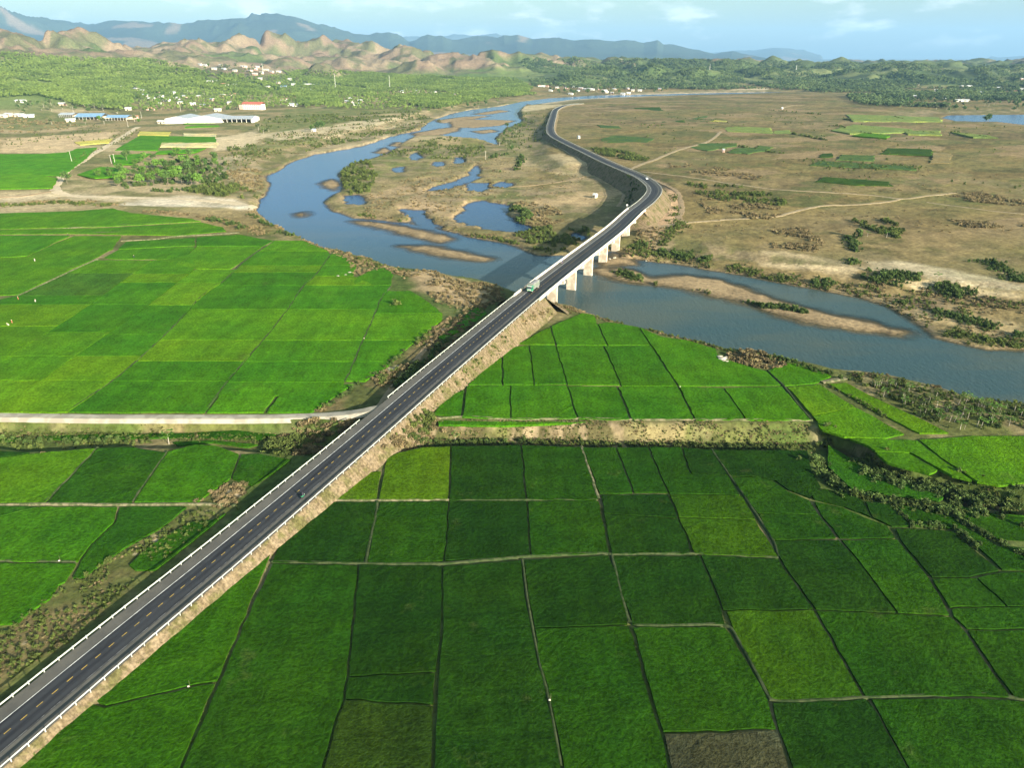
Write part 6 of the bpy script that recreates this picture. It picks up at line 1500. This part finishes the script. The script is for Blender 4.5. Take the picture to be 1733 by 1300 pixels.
# ---- warehouse: two gabled halls and an open-sided shed under one run of roofs
wh = hit(352, 208)[0]; ws = 1.0
warehouse = empty('warehouse', wh, 0.05); props(warehouse, 'long white warehouse with three pale grey roofs beside the fields', 'warehouse')
def hall(x0, x1, y0, y1, he, hr, wallm, roofm, open_front=False):
    mb = MB(); xm = (x0 + x1) / 2
    if not open_front: mb.prism([(x0, y0, -1), (x1, y0, -1), (x1, y0, he), (xm, y0, hr), (x0, y0, he)], (0, y0, 0), (0, y1, 0))
    else:
        mb.box((xm, y1 - .2, he / 2 - .5), (x1 - x0, .4, he + 1))
        mb.prism([(x1 - .3, y0, -1), (x1 - .3, y1, -1), (x1 - .3, y1, he), (x1 - .3, (y0 + y1) / 2, hr), (x1 - .3, y0, he)], (x1 - .3, 0, 0), (x1, 0, 0))
    mb.build('wall', M[wallm], warehouse)
    if open_front:
        for k in range(7): p = MB(); p.box((x0 + (x1 - x0) * k / 6.2 + .3, y0 + .4, he / 2 - .4), (.7, .5, he + .8)); p.build('pillar', M['wall_white'], warehouse)
    rf = MB()
    if open_front:
        for s in (0, 1): ya, yb = ((y0 - 1, (y0 + y1) / 2) if s == 0 else (y1 + 1, (y0 + y1) / 2)); rf.prism([(x0, ya, he - .1), (x0, yb, hr), (x0, yb, hr + .3), (x0, ya, he + .2)], (x0, 0, 0), (x1 + .8, 0, 0))
    else:
        for s in (x0 - .8, x1 + .8): rf.prism([(s, y0 + .1, he - .2), (xm, y0 + .1, hr), (xm, y0 + .1, hr + .3), (s, y0 + .1, he + .1)], (0, y0, 0), (0, y1 + 1, 0))
    rf.build('roof', M[roofm], warehouse)
hall(-72, -34, 0, 70, 7, 10.5, 'wall_white', 'roof_grey'); hall(-33, 24, -2, 62, 7, 12, 'wall_white', 'roof_grey'); hall(25, 76, -2, 46, 6.5, 10.0, 'wall_white', 'roof_grey', True)
def shed(px, py, w, d, h, label, rz=0.08, roof='roof_blue'):
    q = hit(px, py)[0]; e = empty('shed', q, rz); props(e, label, 'shed', 'blue-roofed sheds')
    mb = MB(); mb.box((0, d - .2, h / 2 - .5), (w, .3, h + 1)); mb.build('wall', M['wall_cream'], e)
    for s in np.linspace(-w / 2 + .4, w / 2 - .4, 8): p = MB(); p.box((s, 0.2, h / 2 - .4), (.4, .4, h + .8)); p.build('pillar', M['wall_white'], e)
    rf = MB()
    for ya, yb in ((-1.2, d / 2), (d + 1.2, d / 2)): rf.prism([(-w / 2 - 1, ya, h), (-w / 2 - 1, yb, h + d * .14), (-w / 2 - 1, yb, h + d * .14 + .25), (-w / 2 - 1, ya, h + .25)], (0, 0, 0), (w + 2, 0, 0))
    rf.build('roof', M[roof], e)
shed(150, 203, 46, 36, 5, 'blue-roofed open shed, the larger one left of the dirt road'); shed(197, 204, 38, 26, 5, 'blue-roofed open shed, the smaller one by the dirt road end', 0.0); shed(112, 199, 26, 22, 4.5, 'low grey-roofed shed left of the blue sheds', 0.0, 'roof_grey')
# ---- school-like block with red roof
q = hit(427, 186)[0]; sc_ = empty('apartment_block', q, -0.25); props(sc_, 'white three-storey block with a red roof above the warehouse', 'building')
mb = MB(); mb.box((0, 8, 5.2), (46, 15, 11.4)); mb.build('wall', M['wall_white'], sc_)
mb = MB(); mb.box((-27, 6, 4.5), (9, 12, 10)); mb.build('wing', M['wall_pink'], sc_)
for s in (-1, 1): pass
rf = MB()
for ya, yb in ((-.8, 8), (16.8, 8)): rf.prism([(-24.5, ya, 10.9), (-24.5, yb, 15.2), (-24.5, yb, 15.6), (-24.5, ya, 11.3)], (0, 0, 0), (49, 0, 0))
rf.build('roof', M['roof_red'], sc_)
for fl in range(3):
    for k in range(10): w = MB(); w.box((-20.5 + k * 4.5, .45, 2.1 + fl * 3.4), (2.0, .2, 1.6)); w.build('window', M['glass'], sc_)

# ---------------------------------------------------------------- masts and poles
M['mast'] = simple('mast_steel', (0.66, 0.66, 0.64), 0.5)
for px, py, h, lab in [(568, 149, 42, 'left of two tall pale masts rising from the woods'), (660, 152, 44, 'right of two tall pale masts rising from the woods'), (446, 128, 34, 'pale mast over the upper village roofs'), (1201, 118, 26, 'thin mast on a knoll of the far green hills'), (1347, 120, 26, 'thin mast over the far dark hills')]:
    q = hit(px, py)[0]
    if np.isnan(q[0]): continue
    e = empty('mast', q); props(e, lab, 'mast', 'masts on the slopes')
    mb = MB()
    for a in range(3): mb.tube((math.cos(a * 2.09) * 1.2, math.sin(a * 2.09) * 1.2, -1), (0.15 * math.cos(a * 2.09), .15 * math.sin(a * 2.09), h), .28, .18, 4)
    mb.build('tower', M['mast'], e)
    for t in (.35, .6, .85): m_ = MB(); m_.box((0, 0, h * t), (2.4 - 1.8 * t, .3, .3)); m_.build('cross_arm', M['mast'], e)
def pole(px, py, h, lab, z=None):
    q = hit(px, py)[0] if z is None else (*P(px, py, z), z)
    e = empty('utility_pole', q); props(e, lab, 'pole', 'concrete utility poles')
    MB().tube((0, 0, -1), (0, 0, h), .22, .13, 7).build('shaft', M['concrete'], e); m_ = MB(); m_.box((0, 0, h - .5), (2.0, .14, .16)); m_.build('cross_arm', M['concrete'], e)
    for k in (-.85, 0, .85): i_ = MB(); i_.tube((k, 0, h - .42), (k, 0, h - .1), .07, .04, 6); i_.build('insulator', M['wall_white'], e)
for px, py, h, lab in [(122,275,12,'pole beside the dirt road at the corner of the green field'), (217,215,13,'pole by the orange roof at the dirt road end'), (189,278,9,'pole at the edge of the far paddy, left one'), (195,277,9,'pole at the edge of the far paddy, right one'), (822,272,10,'slim pole on the flood plain by the river bend'), (1148,655,0,None), (240,200,12,'pole between the warehouse and the sheds'), (125,192,12,'pole in front of the plantation slope'), (306,188,13,'pole behind the left end of the warehouse')]:
    if lab: pole(px, py, h, lab)

# ---------------------------------------------------------------- traffic
M['cab_green'] = simple('cab_paint', (0.02, 0.20, 0.10), 0.3, (0.03, 0.24, 0.13), 2.0); M['tarp'] = simple('tarpaulin', (0.26, 0.26, 0.26), 0.8, (0.20, 0.20, 0.21), 1.2, 0.4, 0.08); M['slat'] = simple('truck_slat', (0.30, 0.29, 0.27), 0.7); M['rubber'] = simple('tyre_rubber', (0.02, 0.02, 0.02), 0.8); M['chrome'] = simple('lamp_glass', (0.75, 0.75, 0.72), 0.2)
M['car_white'] = simple('car_paint', (0.78, 0.78, 0.78), 0.25, (0.74, 0.74, 0.74), 3.0)
def wheel(x, y, r, w, par):
    t = MB(); t.tube((x, y - w / 2, r), (x, y + w / 2, r), r, r, 16); o = t.build('wheel', M['rubber'], par); t = MB(); t.tube((x, y - w / 2 - .02, r), (x, y + w / 2 + .02, r), r * .5, r * .5, 10); t.build('rim', M['chrome'], o)
def face(s, sgn): d = dir_s(s) * sgn; return math.atan2(d[1], d[0])
sT = near_s(908, 497, 9.3) + 3.5
pt = at_s(sT, -HW * 0.24, 0.09); truck = empty('truck', pt, face(sT, -1)); props(truck, 'green-cab cargo truck with slatted grey body driving onto the bridge', 'truck')
# the truck's own axis: +X is forwards
MB().box((-.9, 0, .82), (9.2, 1.0, .3)).build('chassis', M['rubber'], truck)
cb = MB(); cb.prism([(2.05, -1.2, .75), (4.05, -1.2, .75), (4.1, -1.2, 1.7), (3.75, -1.2, 2.75), (3.4, -1.2, 2.95), (2.05, -1.2, 2.95)], (0, -1.2, 0), (0, 1.2, 0)); cab = cb.build('cab', M['cab_green'], truck)
ws_ = MB(); ws_.prism([(4.085, -1.05, 1.78), (3.80, -1.05, 2.62), (3.83, -1.05, 2.64), (4.115, -1.05, 1.80)], (0, -1.05, 0), (0, 1.05, 0)); ws_.build('windscreen', M['glass'], cab)
for s in (-1, 1):
    sw = MB(); sw.box((3.1, s * 1.205, 2.15), (1.0, .02, .7)); sw.build('side_window', M['glass'], cab); hl = MB(); hl.box((4.08, s * .85, 1.0), (.06, .4, .25)); hl.build('headlight', M['chrome'], cab); mr = MB(); mr.box((3.9, s * 1.4, 2.2), (.12, .25, .45)); mr.build('mirror', M['rubber'], cab)
gr = MB(); gr.box((4.09, 0, 1.35), (.05, 1.5, .45)); gr.build('grille', M['chrome'], cab); vz = MB(); vz.box((3.75, 0, 2.92), (.7, 2.3, .12)); vz.build('visor', M['wall_white'], cab)
MB().box((-1.9, 0, 1.08), (7.4, 2.45, .2)).build('cargo_bed', M['slat'], truck)
for s in (-1, 1):
    for k in range(6): b_ = MB(); b_.box((-1.9, s * 1.2, 1.38 + k * .38), (7.4, .06, .24)); b_.build('side_slat', M['slat'], truck)
    for k in range(8): b_ = MB(); b_.box((-5.5 + k * 1.03, s * 1.24, 2.3), (.1, .06, 2.3)); b_.build('stake', M['cab_green'], truck)
for x_ in (1.78, -5.58): b_ = MB(); b_.box((x_, 0, 2.3), (.08, 2.4, 2.3)); b_.build('end_board', M['slat'], truck)
tp = MB(); tp.prism([(-5.6, -1.26, 3.45), (-5.6, 1.26, 3.45), (-5.6, 1.2, 3.6), (-5.6, 0, 3.78), (-5.6, -1.2, 3.6)], (-5.6, 0, 0), (1.8, 0, 0)); tp.build('tarpaulin', M['tarp'], truck)
for x_ in (3.0, -3.6, -4.7):
    for s in (-1, 1): wheel(x_, s * 1.02, .5, .32, truck)
def car(s, off, sgn, label):
    e = empty('car', at_s(s, off, 0.09), face(s, sgn)); props(e, label, 'car', 'cars on the highway')
    b_ = MB(); b_.prism([(-2.1, -.86, .35), (2.1, -.86, .35), (2.15, -.86, .75), (1.2, -.86, .95), (.45, -.8, 1.45), (-1.3, -.8, 1.48), (-2.05, -.86, 1.0)], (0, -.86, 0), (0, .86, 0)); body = b_.build('body', M['car_white'], e)
    for pts_ in ([(1.22, 0, .98), (.5, 0, 1.42)], [(-2.02, 0, 1.02), (-1.36, 0, 1.44)]):
        (xa, _, za), (xb, _, zb) = pts_; g_ = MB(); g_.add([(xa + .03 * (1 if xa > 0 else -1), -.7, za), (xa + .03 * (1 if xa > 0 else -1), .7, za), (xb + .03 * (1 if xa > 0 else -1), .66, zb), (xb + .03 * (1 if xa > 0 else -1), -.66, zb)], [(0, 1, 2, 3)]); g_.build('windscreen' if xa > 0 else 'rear_window', M['glass'], body)
    for sd_ in (-1, 1): g_ = MB(); g_.box((-.35, sd_ * .87, 1.18), (1.8, .03, .32)); g_.build('side_window', M['glass'], body); h_ = MB(); h_.box((2.12, sd_ * .6, .68), (.08, .3, .16)); h_.build('headlight', M['chrome'], body)
    for x_ in (-1.35, 1.35):
        for sd_ in (-1, 1): wheel(x_, sd_ * .78, .33, .22, e)
car(near_s(1099, 303, 8.7), HW * 0.24, 1, 'white car rounding the bend beyond the bridge')
M['cloth_dark'] = simple('clothes_dark', (0.05, 0.05, 0.07), 0.9); M['cloth_blue'] = simple('clothes_blue', (0.06, 0.10, 0.24), 0.9); M['cloth_pale'] = simple('clothes_pale', (0.62, 0.56, 0.46), 0.9); M['cloth_red'] = simple('clothes_red', (0.42, 0.14, 0.09), 0.9); M['skin'] = simple('skin', (0.42, 0.26, 0.17), 0.6); M['straw'] = simple('straw_hat', (0.70, 0.58, 0.36), 0.9)
def person(loc, rz, pose, top, label, hat=True, group=None):
    """one skinned body; pose 'stand', 'bend' or 'ride'"""
    e = empty('person', loc, rz); props(e, label, 'person', group)
    bend = {'stand': 0.05, 'bend': 1.15, 'ride': 0.25}[pose]; hip = 0.92 if pose != 'ride' else 0.80
    sh = Vector((math.sin(bend) * .50, 0, hip + math.cos(bend) * .50)); nk = sh + Vector((math.sin(bend) * .1, 0, math.cos(bend) * .1)); hd = nk + Vector((math.sin(bend * .7) * .2, 0, math.cos(bend * .7) * .2))
    V = [Vector((0, 0, hip)), sh, nk, hd]; R = [.15, .17, .06, .105]; E = [(0, 1), (1, 2), (2, 3)]
    for s in (-1, 1):
        i = len(V)
        if pose == 'ride': V += [Vector((.05, s * .13, hip - .05)), Vector((.42, s * .18, hip - .12)), Vector((.30, s * .17, hip - .5)), Vector((.46, s * .17, hip - .52))]
        else: V += [Vector((0, s * .11, hip - .05)), Vector((.05 + .1 * s, s * .12, .50)), Vector((.0 + .12 * s, s * .12, .08)), Vector((.16 + .12 * s, s * .12, .04))]
        R += [.11, .075, .05, .04]; E += [(0, i), (i, i + 1), (i + 1, i + 2), (i + 2, i + 3)]
        j = len(V); a = Vector((.12, 0, -.28)) if pose == 'stand' else Vector((.16, 0, -.27)); b2 = Vector((.14, 0, -.22)) if pose == 'stand' else (Vector((.05, 0, -.28)) if pose == 'bend' else Vector((.27, 0, .02)))
        q = sh + Vector((0, s * .20, -.02)); V += [q, q + a, q + a + b2, q + a + b2 + Vector((.05, 0, -.06))]; R += [.065, .05, .038, .035]; E += [(1, j), (j, j + 1), (j + 1, j + 2), (j + 2, j + 3)]
    me = bpy.data.meshes.new('body'); me.from_pydata([tuple(v_) for v_ in V], E, []); o = bpy.data.objects.new('body', me); COL.link(o); o.parent = e
    sk = o.modifiers.new('skin', 'SKIN'); sv = me.skin_vertices[0].data
    for k, r_ in enumerate(R): sv[k].radius = (r_, r_)
    sv[0].use_root = True
    o.modifiers.new('smooth', 'SUBSURF').render_levels = 1; me.materials.append(M[top])
    if hat:
        h_ = MB(); c = hd + Vector((0, 0, .06)); n = 12; vv = [tuple(c + Vector((math.cos(a * 6.283 / n) * .25, math.sin(a * 6.283 / n) * .25, 0))) for a in range(n)] + [tuple(c + Vector((0, 0, .17)))]
        h_.add(vv, [(k, (k + 1) % n, n) for k in range(n)] + [tuple(range(n - 1, -1, -1))]); h_.build('hat', M['straw'], e)
    else:
        h_ = MB(); h_.tube(hd + Vector((0, 0, .0)), hd + Vector((0, 0, .13)), .125, .06, 10); h_.build('helmet', M['cloth_dark'], e)
    return e
def motorbike(s, off, sgn, label, plabel, top):
    p = at_s(s, off, 0.09); e = empty('motorbike', p, face(s, sgn)); props(e, label, 'motorbike', 'motorbikes on the highway')
    for x_, nm in ((-.62, 'wheel'), (.64, 'wheel')): t = MB(); t.tube((x_, -.05, .29), (x_, .05, .29), .29, .29, 16); t.build(nm, M['rubber'], e)
    MB().prism([(-.75, -.12, .62), (-.2, -.12, .42), (.35, -.12, .42), (.52, -.12, .75), (.2, -.12, .62), (-.1, -.12, .76), (-.7, -.12, .80)], (0, -.12, 0), (0, .12, 0)).build('body', M['cab_green'] if sgn > 0 else M['cloth_red'], e)
    MB().box((-.3, 0, .80), (.75, .22, .08)).build('seat', M['rubber'], e); MB().tube((.60, 0, .3), (.42, 0, 1.0), .04, .03, 6).build('fork', M['chrome'], e); MB().tube((.40, -.33, 1.02), (.40, .33, 1.02), .022, .022, 6).build('handlebar', M['rubber'], e); MB().box((.52, 0, .86), (.1, .16, .16)).build('headlight', M['chrome'], e)
    d = dir_s(s) * sgn; person((p[0] - d[0] * .25, p[1] - d[1] * .25, p[2] + .02), face(s, sgn), 'ride', top, plabel, False, 'motorbike riders')
motorbike(near_s(508, 838, 3.5), HW * 0.52, 1, 'motorbike in the right lane of the highway above the paddies', 'rider in dark clothes on the motorbike above the paddies', 'cloth_dark')
motorbike(near_s(946, 447, 9.6), -HW * 0.62, -1, 'motorbike near the left parapet of the bridge', 'rider in blue on the bridge motorbike', 'cloth_blue')
for k, (px, py, z, pose, top, lab) in enumerate([(31, 507, ZT, 'stand', 'cloth_red', 'farmer in red-brown standing on the left terrace bund'), (60, 511, ZT, 'bend', 'cloth_pale', 'farmer in pale clothes bending in the olive paddy'), (15, 551, ZT, 'bend', 'cloth_pale', 'farmer bending at the left edge of the terrace'), (21, 547, ZT, 'stand', 'cloth_red', 'farmer standing beside the bending one at the left edge'), (227, 436, ZT, 'stand', 'cloth_dark', 'dark-clothed farmer in the middle of the left terrace'), (59, 442, ZT, 'stand', 'cloth_pale', 'pale-clothed farmer far left on the terrace'), (115, 399, ZT, 'stand', 'cloth_dark', 'farmer near the sandy bank on the terrace')]):
    wx, wy = P(px, py, z + .4); person((wx, wy, z + .05), 1.0 + k, pose, top, lab, True, 'farmers in the paddies')
# ---- round sign at the far bridge end, marker posts and small things in the fields
sg = empty('road_sign', at_s(S1 + 3.5, -HW - 1.0, -0.2), face(S1, 1)); props(sg, 'white round sign at the far left end of the bridge', 'sign')
MB().tube((0, 0, -1), (0, 0, 2.6), .06, .06, 6).build('post', M['steel'], sg); MB().tube((-.03, 0, 2.9), (.03, 0, 2.9), .75, .75, 20).build('disc', M['roof_white'], sg)
for px, py, z, lab in [(319, 1163, 0.55, 'white plastic sack tied to a stick on the bund by the highway'), (930, 1186, 0.55, 'white sack on the slanting bund in the nearest paddies'), (100, 950, 0.5, 'white sack on the bund at the left edge'), (651, 641, ZT + .2, 'white sack on the footpath in the scrub'), (1151, 655, ZT + .6, 'heap of pale straw where terrace bunds cross'), (428, 937, .5, 'pale culvert stone at the foot of the embankment'), (616, 573, ZT + .5, 'small white sack beside the curving bund')]:
    wx, wy = P(px, py, z); e = empty('sack', (wx, wy, z)); props(e, lab, 'sack'); v, f = foliage(int(px), 1, 1, 1, 0, .1); bm = bmesh.new(); bmesh.ops.create_icosphere(bm, subdivisions=2, radius=.5)
    for vv in bm.verts: n_ = random.uniform(.8, 1.15); vv.co = Vector((vv.co.x * n_ * .45, vv.co.y * n_ * .32, max(-.1, vv.co.z * n_ * .4) + .1))
    me = bpy.data.meshes.new('bag'); bm.to_mesh(me); bm.free(); me.materials.append(M['cloth_pale']); o = bpy.data.objects.new('bag', me); COL.link(o); o.parent = e; MB().tube((.2, .1, -.2), (.25, .12, 1.5), .03, .02, 5).build('stick', M['bark'], e)
# ---- white rubble by the river bush
M['rubble'] = simple('white_rubble', (0.48, 0.45, 0.38), 0.9, (0.30, 0.27, 0.21), 1.0, 0.5, 0.1)
def boulders(spots, z, where, r0, r1):
    for i, (px, py) in enumerate(sorted(spots)):
        wx, wy = P(px, py, z); zz = float(H(np.array([wx]), np.array([wy]))[0]); bm = bmesh.new(); bmesh.ops.create_icosphere(bm, subdivisions=2, radius=1.0); r_ = random.uniform(r0, r1)
        for vv in bm.verts: n_ = .75 + .5 * float(vnoise(np.array([vv.co.x * 1.7 + i * 5]), np.array([vv.co.y * 1.7 + vv.co.z]), 9)[0]); vv.co = Vector((vv.co.x * n_ * r_ * 1.3, vv.co.y * n_ * r_, vv.co.z * n_ * r_ * .6))
        me = bpy.data.meshes.new('boulder'); bm.to_mesh(me); bm.free(); me.materials.append(M['rubble']); o = bpy.data.objects.new('boulder', me); COL.link(o); o.location = (wx, wy, zz + r_ * .15)
        props(o, 'pale boulder %s, %s of %d from the left' % (where, ordinal(i + 1), len(spots)), 'boulder', 'boulders ' + where)
boulders([(1218, 605), (1222, 609), (1228, 607), (1225, 612), (1230, 613), (1262, 614), (1270, 613)], ZT, 'by the dry bush on the river bank', .6, 1.3)
boulders([(565, 465), (572, 468), (578, 463), (585, 466), (592, 462)], ZT, 'on the paddy edge by the scrub knoll', .5, 1.0)
boulders([(1032, 431), (1026, 434), (1094, 433), (1040, 430)], -2, 'beside the bridge piers', .6, 1.2)
